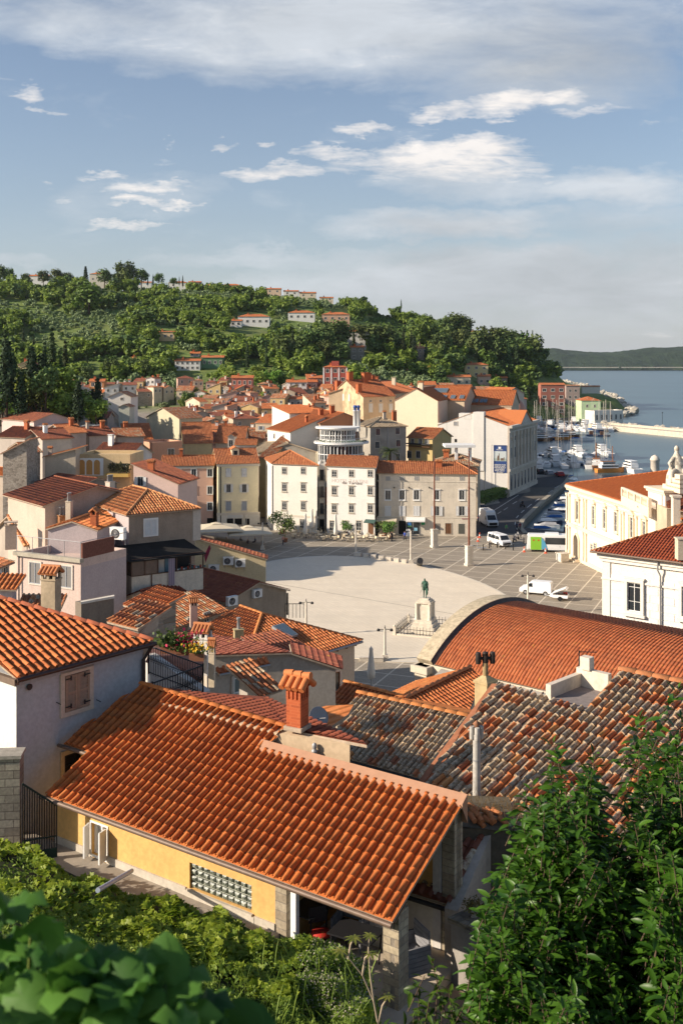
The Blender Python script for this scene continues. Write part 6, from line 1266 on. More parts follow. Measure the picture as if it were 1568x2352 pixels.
 for i in range(500):
  c=Vector((rg.uniform(-.7,1.0),rg.uniform(-.4,.4),rg.uniform(-.05,.35)));d_=Vector((rg.gauss(0,.5),rg.gauss(0,.5),1)).normalized()*rg.uniform(.05,.16);s=Vector((.008,.008,0));m.add([c-s,c+s,c+d_],[(0,1,2)])
 obj('dry_grass',m,[leafmat('dry_grass',(.28,.19,.07),(.45,.33,.14))],Rb)
old_roofs()
# ------------------------------------------------------------ cluster on the left
wlil=plaster((.44,.375,.37),.25);wtan=plaster((.34,.27,.205),.5);wcr2=plaster((.56,.49,.36),.5);wpk=plaster((.56,.40,.33),.25);wst=stonewall((.38,.33,.27),(.24,.20,.16),2.6);wwh=plaster((.62,.60,.58),.3)
def F_(s):return s
H1=bld('hill_house','brown rendered house with shuttered window above a dark awning and glazed balcony',(290,1183),77,B=(462,1168),d=9,zb=4,roof='hip',pitch=24,wall=wtan,tile=tilemat((.56,.23,.09),(.40,.13,.05),(.68,.34,.14),.05,.2),cw=.23,ch=.34,amp=.06,jit=.7,sidew=wlil)
fwin(H1,346.5,1211,w=.95,h=1.15,st='blind',shut='closed',sm=M_shwhite,sur=M_white,fw=.12);fbox(H1,'corner_strip',443,1171,461,1240,.03,plaster((.56,.50,.42),.3))
def porch():
 T=T_('glazed_balcony','glazed balcony with black sloping awning under the brown house','balcony',(H1.o.x,H1.o.y,15),math.atan2(H1.ex.y,H1.ex.x));ex,ey=H1.ex,H1.ey;n=ex.cross(UP);o=H1.o-ey*2.3
 def P(u,v,off=0):return hit(u,v,o-ey*off,n)
 a,b=P(300,1290,.25),P(474,1270.5,.25);c,d_=hit(446,1235,H1.o,n),hit(293,1251,H1.o,n);c.z=max(c.z,b.z+.5)
 m=MB(T);m.slab([a-ex*.1,b,Vector((b.x+ey.x*2.5-ex.x*.6,b.y+ey.y*2.5-ex.y*.6,c.z)),Vector((a.x+ey.x*2.5,a.y+ey.y*2.5,d_.z))],.1);m.add([a-ex*.1,Vector((a.x+ey.x*2.5,a.y+ey.y*2.5,d_.z)),a-ex*1.2+ey*2.5],[(0,1,2)])
 obj('awning',m,[simple('black_awning',(.022,.02,.018),.85,0,.5,1.2)],T)
 zt=a.z-.1;zs=P(330,1322).z;zb=P(330,1368).z;L=(P(465,1300)-P(302,1300)).length;X=Matrix.Translation(P(303,1300)*1.0)@Matrix.Rotation(math.atan2(ex.y,ex.x),4,'Z');z0=P(303,1300).z;X=Matrix.Translation((P(303,1300).x,P(303,1300).y,0))@Matrix.Rotation(math.atan2(ex.y,ex.x),4,'Z')
 m=MB(T);m.box((0,0,zb),(L,.12,zs),0,X);m.box((0,.12,zb),(.12,2.3,zs),0,X);m.box((0,0,zb-.12),(L,2.3,zb),0,X);m.box((L-.12,.12,zb),(L,2.3,zs),0,X);obj('parapet',m,[plaster((.60,.55,.45),.8)],T)
 m=MB(T)
 for f in(0,.18,.36,.62,.82,1):m.box((f*L-.05,-.03,zs),(f*L+.03,.05,zt+.15),0,X)
 for y in(.8,1.6,2.2):m.box((-.03,y,zs),(.05,y+.07,zt+.5),0,X)
 m.box((0,-.04,zt+.05),(L,.04,zt+.2),0,X);m.box((0,-.03,zs),(L,.1,zs+.06),0,X);m.box((.26*L,-.06,zb-1),(.26*L+.08,.0,zs),0,X);obj('frame',m,[simple('brown_frame',(.10,.055,.035),.6)],T)
 m=MB(T);m.box((.02,.02,zs),(.36*L,.03,zt+.1),0,X);m.box((0.01,.1,zs),(.02,2.2,zt+.3),0,X);obj('glazing',m,[simple('brownish_pane',(.12,.09,.075),.25,0,.3,1.5,.5)],T)
 m=MB(T);m.box((.4*L,.9,zs-.5),(.52*L,.95,zt+.2),0,X);m.box((.55*L,1.2,zs-.5),(.62*L,1.25,zt+.2),1,X);m.box((.63*L,.3,zs-.2),(.95*L,.9,zs+.05),2,X);m.box((0,2.25,zb),(L,2.3,zt+.5),3,X)
 for k in range(14):m.box((.64*L+k*.17,.15,zs+.05),(.64*L+k*.17+.11,.25,zs+.12+.07*(k%3)),(0,2,4)[k%3],X)
 obj('balcony_clutter',m,[M_white,simple('pale_blue_cloth',(.20,.33,.42),.8),simple('teal_plastic',(.06,.14,.15),.5),simple('dark_inside',(.03,.028,.028),.9),simple('red_plastic',(.35,.06,.03),.5)],T)
 m=MB(T)
 for k in range(7):m.box((.50*L+k*.07,-.10-.01*(k%2),zs-.95),(.50*L+k*.07+.06,-.07,zs+1.1),k%2,X)
 obj('towel',m,[simple('striped_cloth',(.36,.30,.36),.9),simple('striped_cloth_dark',(.22,.20,.25),.9)],T)
 fl=MB(T);fl.tube([X@Vector((L+.05,0,zt-.2)),X@Vector((L+.45,-.1,zt+.6))],.02,4);pts=[X@Vector(p)for p in((L+.1,0,zt-.1),(L+.5,-.1,zt+.65),(L+.62,-.02,zt+.35),(L+.2,.05,zt-.7))];fl.slab(pts,.02);obj('flag',fl,[simple('maroon_flag',(.16,.015,.04),.9)],T)
porch()
aircon(hit(276,1237,W(276,1237,75.5),Vector((.3,1,0))),-.35,'largest air conditioner, on the lilac wall left of the shuttered window',s=1.35)
H2=bld('hill_house','lilac grey house with bright orange roof and small brick chimney left of the brown house',(226,1217.5),75,B=(290,1190),d=4,zb=4,roof='gx',pitch=17,wall=wlil,tile=M_orange,cw=.23,jit=.8,oh=.15,amp=.055,chim=[(.12,.12,.75,dict(mat=M_brick,w=.55)),(.62,.95,1.4,dict(mat=plaster((.58,.50,.38),.3),w=.5,cap=None,pots=3))])
T=bld('hill_house','pinkish house with railed flat roof terrace and two white framed windows',(37,1286),73,B=(186,1304),d=4.8,zb=3,roof='flat',wall=plaster((.56,.44,.38),.3),oh=.05,sidew=wlil)
for u in(82,153):fwin(T,u,1316+(u-82)*.12,w=1.0,h=1.45,sur=plaster((.62,.55,.47),.2),st='two',glass=simple('curtain_pane',(.20,.19,.18),.4),sash=M_shgrey)
m=MB(T,Matrix());ze=T.ze-T.zb
m.box((-.15,-.25,ze+.35),(T.ww+.15,.12,ze+.62),0)
for k in range(5):m.tube([(k*T.ww/4,0,ze+.6),(k*T.ww/4,0,ze+1.7)],.025,5,1)
m.tube([(0,0,ze+1.7),(T.ww,0,ze+1.7)],.025,5,1);m.tube([(T.ww,0,ze+1.7),(T.ww,T.dd,ze+1.7)],.025,5,1);obj('railing',m,[plaster((.42,.38,.30),.8),M_grey],T)
m=MB(T,Matrix());m.box((T.ww-.12,.15,ze+.55),(T.ww+.02,3.4,ze+1.6));obj('brown_screen',m,[simple('brown_screen',(.17,.07,.05),.9,0,.3,8)],T)
m=MB(T,Matrix());m.tube([(.35,-.15,-3),(.35,-.15,ze+.3)],.05,6);obj('downpipe',m,[M_dark],T)
T=bld('hill_house','house with sunlit striped tile slope behind the railed roof terrace',(55,1254),82,B=(146,1245),d=9,zb=3,roof='gx',pitch=22,wall=plaster((.40,.34,.28),.4),tile=tilemat((.56,.25,.11),(.40,.13,.05),(.70,.38,.17),.0,.2),cw=.32,ch=.36,amp=.08,jit=.6)
chimney(T,W(150,1250,80),w=1.0,h=2.2,mat=simple('sooty_brick',(.30,.14,.06),.9,0,.5,5),cap=None,pots=4,rz=.5)
def lone_chimney(label,u,v,Y,w,h,mat,cap='tile',rz=.5,pots=0,zb=None):
 p=W(u,v,Y);T=T_('chimney_stack',label,'chimney',p,0);chimney(T,p,w=w,h=h,mat=mat,cap=cap,rz=rz,pots=pots,tm=M_tile_mid);return T
lone_chimney('sooty plastered chimney with tilted tile cap in front of the pinkish house',118,1372,42,.62,.72,plaster((.46,.36,.24),1.2),rz=-.25)
lone_chimney('cream plastered chimney with little openings at the left edge beside striped roof',26,1243,80,.85,1.2,plaster((.52,.42,.32),.4),cap='slab',rz=.3)
lone_chimney('white chimney with peaked tile cap rising beside red flowers',466,1512,40,.55,.78,plaster((.66,.62,.56),.3),rz=-.3)
lone_chimney('small cream chimney with orange cap below the white one',487,1540,38.5,.22,.62,plaster((.60,.50,.36),.3),rz=-.2)
lone_chimney('pale chimney with decorated terracotta cap on the stone lean-to',445,1418,66,.45,.7,plaster((.56,.42,.34),.4),rz=.3)
lone_chimney('yellow stone chimney with tall pot on the skylight roof',548,1470,57,.5,.55,plaster((.42,.33,.18),.9),cap=None,pots=1,rz=.3)
T=bld('hill_house','small white house with tiny window at the left edge below striped roof',(-30,1318),60,B=(36,1290),d=6,zb=6,roof='shed',pitch=14,wall=wwh,tile=M_tile_mid,cw=.24);fwin(T,13,1300+13,w=.6,h=.8,sur=stoneL,glass=M_void)
bld('hill_house','low tiled porch roof at the left edge below the small white house',(-30,1352),52,B=(37,1354),d=1.2,zb=6,roof='shed',pitch=24,wall=wlil,tile=M_orange,cw=.24)
bld('hill_house','row of orange tiles showing below the pinkish house walls',(38,1394),52,B=(142,1394),d=1.1,zb=6,roof='shed',pitch=20,wall=wlil,tile=M_tile_mid,cw=.24)
b3=W(615,1284,98);T=bld('square_house','pale yellow side wall with three air conditioners and sloping tile verge',None,0,a3=b3-Vector((9.0,.5,0)),b3=b3,d=1.8,zb=0,roof='shedr',pitch=17,wall=plaster((.68,.56,.34),.2),tile=M_tile_dk,cw=.25,oh=.2)
AW=T
for u,v,l in((525,1296,'left air conditioner of the three on the pale yellow side wall'),(552,1301,'right air conditioner of the three on the pale yellow side wall'),(492,1314,'lowest air conditioner of the three on the pale yellow side wall')):aircon(hit(u,v,T.o,T.ex.cross(UP)),math.atan2(T.ex.y,T.ex.x),l,s=1.15)
z0=W(667.4,1355,86).z;T=bld('square_house','gabled house with sagging red roof and beige gable beside the white square paving',None,0,a3=G(520,1384,z0),b3=W(667.4,1355,86),d=12,zb=0,roof='gy',pitch=19,wall=plaster((.40,.32,.235),.6),tile=tilemat((.36,.11,.055),(.28,.08,.045),(.44,.15,.07),.12,.3),cw=.25,oh=.25,jit=.6)
QH=T
aircon(hit(587,1371,T.o,T.ex.cross(UP)),math.atan2(T.ex.y,T.ex.x),'air conditioner high on the beige gable beside the square');aircon(hit(529,1389,T.o-T.ey*.4,T.ex.cross(UP)),math.atan2(T.ex.y,T.ex.x),'air conditioner at the low left end of the beige gable',s=1.1)
fbox(T,'downpipe',658,1362,660,1412,.12,M_dark)
m=MB(T);p=W(672,1408,85);
for k in range(6):m.tube([p+Vector((-.6+k*.3,0,-.4)),p+Vector((-.6+k*.3,0,.75))],.02,4)
m.tube([p+Vector((-.6,0,.75)),p+Vector((.95,0,.75))],.03,5);obj('side_railing',m,[M_dark],T)
T=bld('square_house','shaded striped tile roof facing the lilac house above the stone lean-to',(398,1408),73,B=(470,1384),d=6,zb=4,roof='gx',pitch=22,wall=wwh,tile=tilemat((.28,.075,.04),(.22,.055,.03),(.34,.1,.05),.05,.4),cw=.27,amp=.07)
T=bld('square_house','stone lean-to wall with small barred window and grey flashing',(392,1446),66,B=(528,1402),d=3,zb=4,roof='shed',pitch=20,wall=plaster((.42,.35,.28),.9),tile=M_tile_mid,cw=.25);fwin(T,474,1449-30,w=.5,h=.6,sur=stoneL,glass=M_void);fwin(T,436,1432,w=.35,h=.6,sur=stoneL,glass=M_void)
def sky_house():
 b=W(832,1471.4,66);a=G(552,1554,b.z);e=(b-a).normalized();n,up_,ey=plane(a,e,21);T=T_('square_house','peach house with sunlit orange hip roof and one skylight beside the square','house',(a.x,a.y,0),math.atan2(e.y,e.x))
 tm=tilemat((.50,.165,.055),(.40,.12,.04),(.60,.23,.08),.06,.2);P=hit(601.5,1410,a,n);kw=dict(cw=.245,ch=.33,amp=.07,jit=.6,name='roof')
 tiles(T,[a,b,P],-up_,tm,seed=71,**kw)
 h2=-ey*-1;left=Vector((-.73,.68,0));nl=(P-a).cross(left).normalized();c1=hit(551.4,1392,a,nl);c2=hit(433,1454,a,nl);dn=nl.cross(left).normalized();dn=dn if dn.z<0 else-dn
 tiles(T,[a,P,c1,c2],dn,tm,seed=72,**kw)
 nb=(b-P).cross(left*1.0+UP*-.05).normalized();c3=P+left*1.2-UP*.1+e*.6;c4=b+left*2.5-UP*.9
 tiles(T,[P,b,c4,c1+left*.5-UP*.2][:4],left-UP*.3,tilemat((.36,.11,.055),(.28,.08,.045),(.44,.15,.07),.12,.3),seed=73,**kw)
 ridge(T,P+UP*.04,a+UP*.04,.11,M_orange,.4);ridge(T,P+UP*.04,b+UP*.04,.11,tm,.4);ridge(T,c1+UP*.04,P+UP*.04,.11,M_orange,.4)
 T.ex=e;T.a=a;T.ey=ey;T.o=a+ey*.35
 wa,wb=a+ey*.4-UP*.02,b+ey*.4-e*.3-UP*.02;wallpoly(T,[wa,wb,wb+left*8],0,plaster((.66,.52,.36),.2));wallpoly(T,[c2-UP*.1,wa],3,plaster((.45,.38,.30),.5))
 m=MB(T);m.tube([a-UP*.08,b-UP*.08],.08,7);obj('gutter',m,[M_grey],T);m=MB(T)
 for k in range(11):
  p=b-e*(.3+k*.85)+ey*.25-UP*.28;m.tube([p,p+ey*.3],.07,5)
 obj('rafter_ends',m,[M_wood],T)
 s=skylight(T,652,1456,1.0,1.35,n);return T
SH=sky_house()
def grey_house():
 b=W(671,1498,45);a=G(486,1504,b.z);e=(b-a).normalized();T=T_('square_house','grey plastered house with dull red roof and small lean-to behind the brick chimney','house',(a.x,a.y,10),math.atan2(e.y,e.x));rm=tilemat((.27,.08,.05),(.22,.065,.04),(.33,.11,.065),.05,.3)
 ey=Vector((-e.y,e.x,0));n=e.cross((ey*math.cos(R(6))+UP*math.sin(R(6)))).normalized()
 tiles(T,[a,b,hit(600,1476,a,n),hit(480,1457,a,n)],e*.6+ey*.5-UP*.2,rm,cw=.2,ch=.3,amp=.03,seed=81,jit=.4,name='roof',cover=.8)
 tiles(T,[a,hit(480,1457,a,n),hit(400,1452,a,n),hit(440,1490,a,n)],e*.6+ey*.5-UP*.2,rm,cw=.2,ch=.3,amp=.03,seed=82,jit=.4,name='roof',cover=.8)
 T.o=a+ey*.2;T.ex=e;T.ey=ey;c=W(770,1555,43.5);wallpoly(T,[a+ey*.2-UP*.08,b+ey*.2-UP*.08,b+ey*.2+e*1.9-UP*.75],8,plaster((.40,.355,.30),.8));tiles(T,[b-UP*.02,b+e*2.2-UP*.8,b+e*2.4-UP*.8+ey*2,b+ey*1.5],e*.7-UP*.3,rm,cw=.2,ch=.3,amp=.04,seed=83,name='roof')
 p0=W(505,1547,41.5);p1=G(620,1524,p0.z);el=(p1-p0).normalized();nl,ul,eyl=plane(p0,el,25);tiles(T,[p0,p1,hit(612,1508,p0,nl),hit(492,1536,p0,nl)],-ul,M_tile_new,cw=.24,ch=.33,amp=.07,jit=.8,seed=84,name='lean_to_roof');m=MB(T);m.tube([p0-UP*.06,p1-UP*.06],.05,6);obj('gutter',m,[M_grey],T)
 wallpoly(T,[p0+eyl*.2-UP*.05-el*.3,p1+eyl*.2-UP*.05],8,plaster((.42,.375,.32),.6));T.o=p0+eyl*.2;T.ex=el;fwin(T,551,1572,w=.62,h=.62,sur=plaster((.50,.46,.40),.3),glass=simple('grey_green_pane',(.16,.19,.18),.3),sash=M_white,st='one',fw=.10)
 T2=bld('square_house','pale house with blue eaves and carved brown door frames behind the brick chimney',(690,1552),49,B=(782,1530),d=5,zb=4,roof='shed',pitch=9,wall=plaster((.52,.45,.38),.4),tile=M_tile_dk,cw=.22);fwin(T2,768,1572,w=.6,h=1.2,sash=M_wood,sur=M_stoneW);fwin(T2,735,1575,w=.5,h=1.1,sash=M_wood,sur=M_stoneW)
 bld('square_house','small shaded tile canopy just left of the brick chimney',(597,1600),38,B=(650,1582),d=1.8,zb=12,roof='shed',pitch=24,wall=plaster((.42,.375,.32),.6),tile=M_tile_mid,cw=.22)
grey_house()
T=bld('small_house','small square house with warm red tile slope above a grey concrete wall',(282,1388),50,B=(348,1407),d=2.0,zb=6,roof='shed',pitch=16,wall=plaster((.52,.45,.34),.6),tile=M_tile_new,cw=.21,amp=.06,sidew=stonewall((.34,.29,.23),(.2,.17,.13),1.5))
T=bld('small_house','low old roof with golden coppo tiles between blue house and small square house',(245,1426),41,B=(316,1444),d=1.7,zb=6,roof='shed',pitch=18,wall=stonewall((.42,.38,.31),(.25,.22,.18),1.5),tile=M_tile_mid,cw=.24,amp=.07,jit=1)
T=T_('garden_wall','stained concrete wall behind the blue house ridge','wall',(0,0,0));wallpoly(T,[W(187,1384,46),W(262,1370,47.5)],10,plaster((.20,.165,.13),1.0),.4,'masonry');m=MB(T);m.slab([W(186,1383,45.9),W(263,1369,47.4),W(263,1366,47.9),W(186,1380,46.4)],.1);obj('coping',m,[M_stoneW],T)
T=T_('terrace_block','pale wall and paved flower terrace beside the black railings','terrace',(0,0,0));wallpoly(T,[W(335,1500,37),W(345,1506,34),W(470,1590,33)],8,plaster((.55,.50,.45),.4),.3,'wall');m=MB(T);m.slab([W(340,1508,35),W(465,1560,35),W(470,1500,40),W(350,1478,41)],.2);obj('paving',m,[simple('red_paving',(.24,.10,.07),.9,0,.3,4)],T)
def railing(label,pts,h,n=16,curls=True):
 T=T_('iron_railing',label,'railing',(0,0,0),0,'black iron railings');m=MB(T);b=MB(T)
 for p,q in zip(pts,pts[1:]):
  m.tube([p+UP*h,q+UP*h],.022,6);m.tube([p+UP*.06,q+UP*.06],.018,5);m.tube([p,p+UP*(h+.05)],.03,6);m.tube([q,q+UP*(h+.05)],.03,6)
  if curls:m.tube([p+UP*h*.55,q+UP*h*.55],.012,4)
  for k in range(1,n):
   x=p+(q-p)*(k/n);b.tube([x,x+UP*h],.009,4)
   if curls:
    d=(q-p)/n;b.tube([x+UP*h*.55+d*.5*math.cos(t)+UP*.1*math.sin(t)for t in(0,1.2,2.4,3.6,4.8,6.2)],.007,3)
 obj('rails',m,[M_dark],T);obj('bars',b,[M_dark],T)
Yr=31.0
railing('black iron railing climbing behind the blue house gutter',[W(342,1548,32),W(466,1596,30.5)],.86,22);railing('lower black iron railing meeting it at the corner post',[W(350,1640,29.2),W(466,1596,30.5)],.86,20)
def flowers(label,u,v,Y,r,cols,n=300,name='flower_box',seed=1):
 T=T_(name,label,'plant',W(u,v,Y),0);rg=random.Random(seed);m=MB(T,Matrix())
 for i in range(n):
  c=Vector((rg.gauss(0,r*.5),rg.gauss(0,r*.4),abs(rg.gauss(0,r*.4))));a=Vector((rg.gauss(0,1),rg.gauss(0,1),rg.gauss(0,1))).normalized()*r*.13;b=a.cross(Vector((rg.gauss(0,1),rg.gauss(0,1),1))).normalized()*r*.10;k=0 if rg.random()<.45 else 1+int(rg.random()*(len(cols)-1));c.z+=.08*(k>0);m.add([c-a,c+b,c+a,c-b],[(0,1,2,3)],k)
 obj('blooms',m,cols,T);m=MB(T,Matrix());m.bx(0,0,-.25,r*1.3,r*.6,.25);obj('planter',m,[simple('terracotta',(.30,.13,.07),.8)],T)
lg=leafmat('planter_leaves',(.04,.09,.02),(.12,.20,.04));flowers('crimson flowers in a box on the terrace behind the railing',428,1486,36,.5,[lg,simple('crimson_petals',(.50,.02,.08),.7)],seed=2);flowers('yellow and green potted plant beside the white chimney',452,1500,35.5,.38,[lg,simple('yellow_petals',(.70,.42,.03),.7)],seed=3,name='potted_plant');flowers('dark green shrub in a box at the left end of the terrace',395,1482,36,.55,[lg,lg],seed=4,name='potted_plant')
T=bld('hill_house','ochre house with three blind arches in a white frame',(177,1051),165,B=(300,1052),d=8,zb=6,roof='flat',wall=plaster((.56,.42,.24),.4),oh=.1)
n=T.ex.cross(UP)
fbox(T,'arch_frame',179,1052,238,1092,.08,M_white)
for i in range(3):
 a=T.inv@hit(182+i*17.3,1090,T.o,n);b=T.inv@hit(196+i*17.3,1056,T.o,n);w=b.x-a.x;m=MB(T,Matrix());zc=b.z-w*.55;pts=[(a.x,a.z),(b.x,a.z)]+[(a.x+w/2+w/2*math.cos(R(t))**1,zc+w*.55*math.sin(R(t))**.9)for t in range(0,180,20)]+[(a.x,zc)];m.add([(x,-.10,z)for x,z in pts],[tuple(range(len(pts)))]);obj('blind_arch',m,[plaster((.56,.30,.10),.2)],T)
fbox(T,'balcony',248,1086,300,1094,1.2,simple('ochre_slab',(.50,.34,.10),.8));fbox(T,'balcony_window',252,1064,295,1084,.04,M_glass);fbox(T,'lintel_beam',200,1105,236,1108,.25,M_dark);fwin(T,194,1118,w=1.3,h=1.7,glass=M_void,fw=.05)
m=MB(T,Matrix());rg=random.Random(8)
for i in range(260):
 p=T.inv@hit(rg.uniform(250,298),rg.uniform(1066,1082),T.o-T.ey*1.2,n);a=Vector((rg.gauss(0,.2),rg.gauss(0,.2),rg.gauss(0,.2)));b=Vector((rg.gauss(0,.2),0,rg.gauss(0,.2)));m.add([p,p+a,p+b],[(0,1,2)])
obj('balcony_plants',m,[leafmat('balcony_leaves',(.03,.05,.02),(.12,.12,.05))],T)
bld('hill_house','pale pink gabled house with dark sloping roof and open shuttered window',(300,1110),159,B=(412,1113),d=9,zb=3,roof='shedr',pitch=21,wall=plaster((.60,.44,.38),.2),tile=M_tile_dk,cw=.28,wins=[('F',.16,-.3,.9,1.35,dict(shut='open',sm=M_shwhite,sash=M_shgrey))],chim=[(.33,.15,1.1,dict(mat=M_brick,w=.9))])
bld('hill_house','long dark roofed house with cream gable above the ochre arches',(205,1047),182,B=(297,1050),d=9,zb=5,roof='gx',pitch=24,wall=plaster((.55,.52,.50),.3),tile=M_tile_dk,cw=.28,chim=[(.25,.4,1.6,dict(mat=M_white,w=.8,cap='slab'))])
bld('hill_house','cream walled house with orange roof edge left of the blind arches',(97,1050),162,B=(178,1050),d=7,zb=5,roof='shedl',pitch=14,wall=plaster((.50,.43,.33),.5),tile=M_orange,cw=.28,chim=[(.1,.2,.9,{})])
bld('hill_house','rubble stone house with orange verge at the far left',(0,1043),150,B=(66,1043),d=6,zb=5,roof='shedl',pitch=27,wall=wst,tile=M_orange,cw=.28);bld('hill_house','tall rubble stone wall house beside the stone gable on the left',(62,1040),160,B=(100,1038),d=9,zb=5,roof='gx',pitch=16,wall=wst,tile=M_tile_mid,cw=.28)
bld('hill_house','small cottage with bright orange gable roof and dark barred opening on the left',(19,1093),152,B=(80,1085),d=7,zb=5,roof='gy',pitch=17,wall=plaster((.42,.35,.28),.5),tile=M_orange,cw=.26,wins=[('F',.55,1.9,1.5,1.1,dict(glass=M_void,st='grid3',sash=simple('red_bars',(.35,.08,.05),.6)))])
bld('hill_house','dark shed roof block between the small cottage and the ochre house',(78,1108),152,B=(170,1120),d=8,zb=5,roof='gx',pitch=14,wall=plaster((.20,.17,.15),.8),tile=M_tile_dk,cw=.28)
bld('hill_house','pinkish house with grey flashing below a broad dark roof at left',(6,1136),86,B=(98,1162),d=9,zb=4,roof='shedb' if False else 'gx',pitch=15,wall=plaster((.50,.40,.32),.3),tile=M_tile_dk,cw=.26)
bld('hill_house','low roof with pale mortared ridge stepping down beside the pinkish house',(98,1172),84,B=(166,1168),d=9,zb=4,roof='gx',pitch=18,wall=plaster((.5,.42,.35),.5),tile=M_tile_mid,cw=.26)
bld('hill_house','big dark red roof behind the orange roofed lilac house',(166,1163),92,B=(290,1142),d=8,zb=3,roof='gx',pitch=14,wall=plaster((.45,.38,.3),.5),tile=M_tile_dk,cw=.27,chim=[(.9,.1,1.2,dict(mat=plaster((.62,.52,.42),.3),w=.7,cap=None,pots=4))])
bld('hill_house','low dark roof filling the corner left of the brown house',(60,1200),84,B=(160,1196),d=9,zb=3,roof='gx',pitch=14,wall=wlil,tile=M_tile_mid,cw=.26)
bld('town_house','salmon penthouse block with flat roof above the pink townhouse',(350,1022),232,B=(420,1018),d=8,zb=0,roof='flat',wall=plaster((.60,.34,.22),.2),wins=[('F',.62,2.2,1.6,2.2)],oh=.1);bld('town_house','wide red roof with two skylights behind the salmon penthouse',(420,1019),246,B=(491,1018),d=20,zb=0,roof='gx',pitch=24,wall=plaster((.5,.42,.24),.3),tile=M_tile,cw=.3)
bld('town_house','dark red roof with big white gabled dormer beside the wide red roof',(492,1018),250,B=(562,1018),d=16,zb=0,roof='gx',pitch=24,wall=plaster((.5,.42,.34),.3),tile=M_tile,cw=.3);bld('town_house','white gabled dormer house between red roofs',(520,1003),243,B=(541,1003),d=7,zb=0,roof='gy',pitch=30,wall=plaster((.6,.56,.5),.3),tile=M_tile_new,cw=.3,wins=[('F',.5,1.6,1,1.6)])
bld('town_house','low red roof strip in front of the white dormer',(538,1022),232,B=(590,1022),d=6,zb=0,roof='gx',pitch=20,wall=plaster((.66,.6,.54),.3),tile=M_tile,cw=.3)
bld('town_house','old brown stone house with small lit window behind the hotels',(560,1010),262,B=(608,1010),d=10,zb=0,roof='gx',pitch=18,wall=stonewall((.36,.29,.22),(.25,.2,.15),2),tile=M_tile_mid,cw=.3,wins=[('F',.5,2,1.2,1.2)])
bld('town_house','brick red walled block left of the glazed pavilion',(655,1006),236,B=(742,1004),d=9,zb=0,roof='shedl',pitch=9,wall=plaster((.50,.42,.30),.3),tile=M_tile_new,cw=.3)
# ------------------------------------------------------------ the town roofs behind the square
WC=[('cream',(.60,.50,.36)),('white',(.66,.63,.58)),('grey',(.38,.35,.31)),('pink',(.56,.36,.28)),('beige',(.50,.41,.30)),('ochre',(.50,.36,.17)),('brown stone',None)]
RCs=[('orange',M_tile),('bright orange',M_tile_new),('faded',M_tile_mid),('dark red',M_tile_dk)]
def ordn(i):return['first','second','third','fourth','fifth','sixth','seventh','eighth','ninth','tenth','eleventh','twelfth','thirteenth','fourteenth','fifteenth','sixteenth','seventeenth','eighteenth','nineteenth','twentieth'][i]if i<20 else str(i+1)+'th'
rt_=random.Random(21);town=[]
def blocked(u,y):
 if 590<u<1190 and y<300:return True
 if 745<u<1190 and y<335:return True
 if u>1130 and y<700:return True
 if 340<u<=600 and y<268:return True
 if u<345 and y<196:return True
 return False
y=196.0;row=0
while y<462:
 x=-y*.345
 while x<y*.14:
  u=784+F*x/y;w=rt_.uniform(5.2,9.5)*(.8 if y>330 else 1);yy=y+rt_.uniform(-2.5,2.5)
  if not blocked(u,yy)and not(x<-56 and 225<y<430):town.append((row,u,x,yy,w))
  x+=w+rt_.uniform(-.6,1.2)
 y+=9.6+row*.22;row+=1
rows_word={}
for row in sorted(set(t[0]for t in town)):
 R_=[t for t in town if t[0]==row];cnt={}
 for(r,u,x,y,w)in R_:
  wn,wc=WC[min(6,int(rt_.random()**1.2*7))];rn,rm=RCs[min(3,int(rt_.random()*4))]
  if u<330 and rt_.random()<.5:rn,rm=RCs[3]
  gz=ground_z(x,y);h=rt_.uniform(5.6,9.8)*(.88 if y>330 else 1)*(1.12 if rt_.random()<.1 else 1);kind=rt_.choice(['gx','gx','gy','gy','shed','hip','shedl']);d=rt_.uniform(6.5,10.5)
  if y<240:h=min(h,31-(1000-832)/F*y-gz+2.5)
  yaw=rt_.choice([-.35,.35,.55,-.2,.15,0,.8])+rt_.uniform(-.12,.12);k=(wn,rn,kind[:2]);cnt[k]=cnt.get(k,0)+1
  kn={'gx':'long roofed','gy':'gable fronted','sh':'lean-to roofed','hi':'hip roofed'}[k[2]]
  lab='%s %s %s house, %s such from left in %s row of town'%(wn,rn,kn.replace(' ','-'),ordn(cnt[k]-1),ordn(row))
  wall=plaster(wc,.45)if wc else stonewall((.36,.30,.23),(.24,.2,.15),2.4)
  far=y>330;a=Vector((x,y,gz+h));ws=[]
  if kind!='hip' or True:
   nw=2 if w<9 else 3
   for i in range(nw):
    if rt_.random()<.8:ws.append(('F',(i+.5)/nw,1.5,.9,1.15,dict(shut='open' if rt_.random()<.25 and not far else None,sm=M_shgrey,fw=.1)))
    if rt_.random()<.5 and not far:ws.append(('F',(i+.5)/nw,4.3,.9,1.15,dict(fw=.1)))
   if yaw>.3:ws.append(('L',.5,1.5,.8,1.1,dict(fw=.1)))
   if yaw<-.1:ws.append(('R',.5,1.5,.8,1.1,dict(fw=.1)))
  ch_=[(rt_.uniform(.15,.85),rt_.uniform(.2,.8),rt_.uniform(.7,1.3),dict(mat=rt_.choice([M_brick,plaster((.50,.42,.33),.8),M_white]),w=rt_.uniform(.6,.95),cap=rt_.choice(['slab','slab','tile',None]),pots=0))for _ in range(rt_.choice([0,1,1,2,2]))]
  bld('town_house',lab,None,0,a3=a,b3=a+Vector((math.cos(yaw),math.sin(yaw),0))*w,d=d,zb=gz-4,roof=kind,pitch=rt_.uniform(14,24),wall=wall,tile=rm,cw=.36 if y<262 else 0,ch=.45,amp=.07,rt=not far,group='houses of the old town',wins=ws,chim=ch_,th=.2,oh=.25)
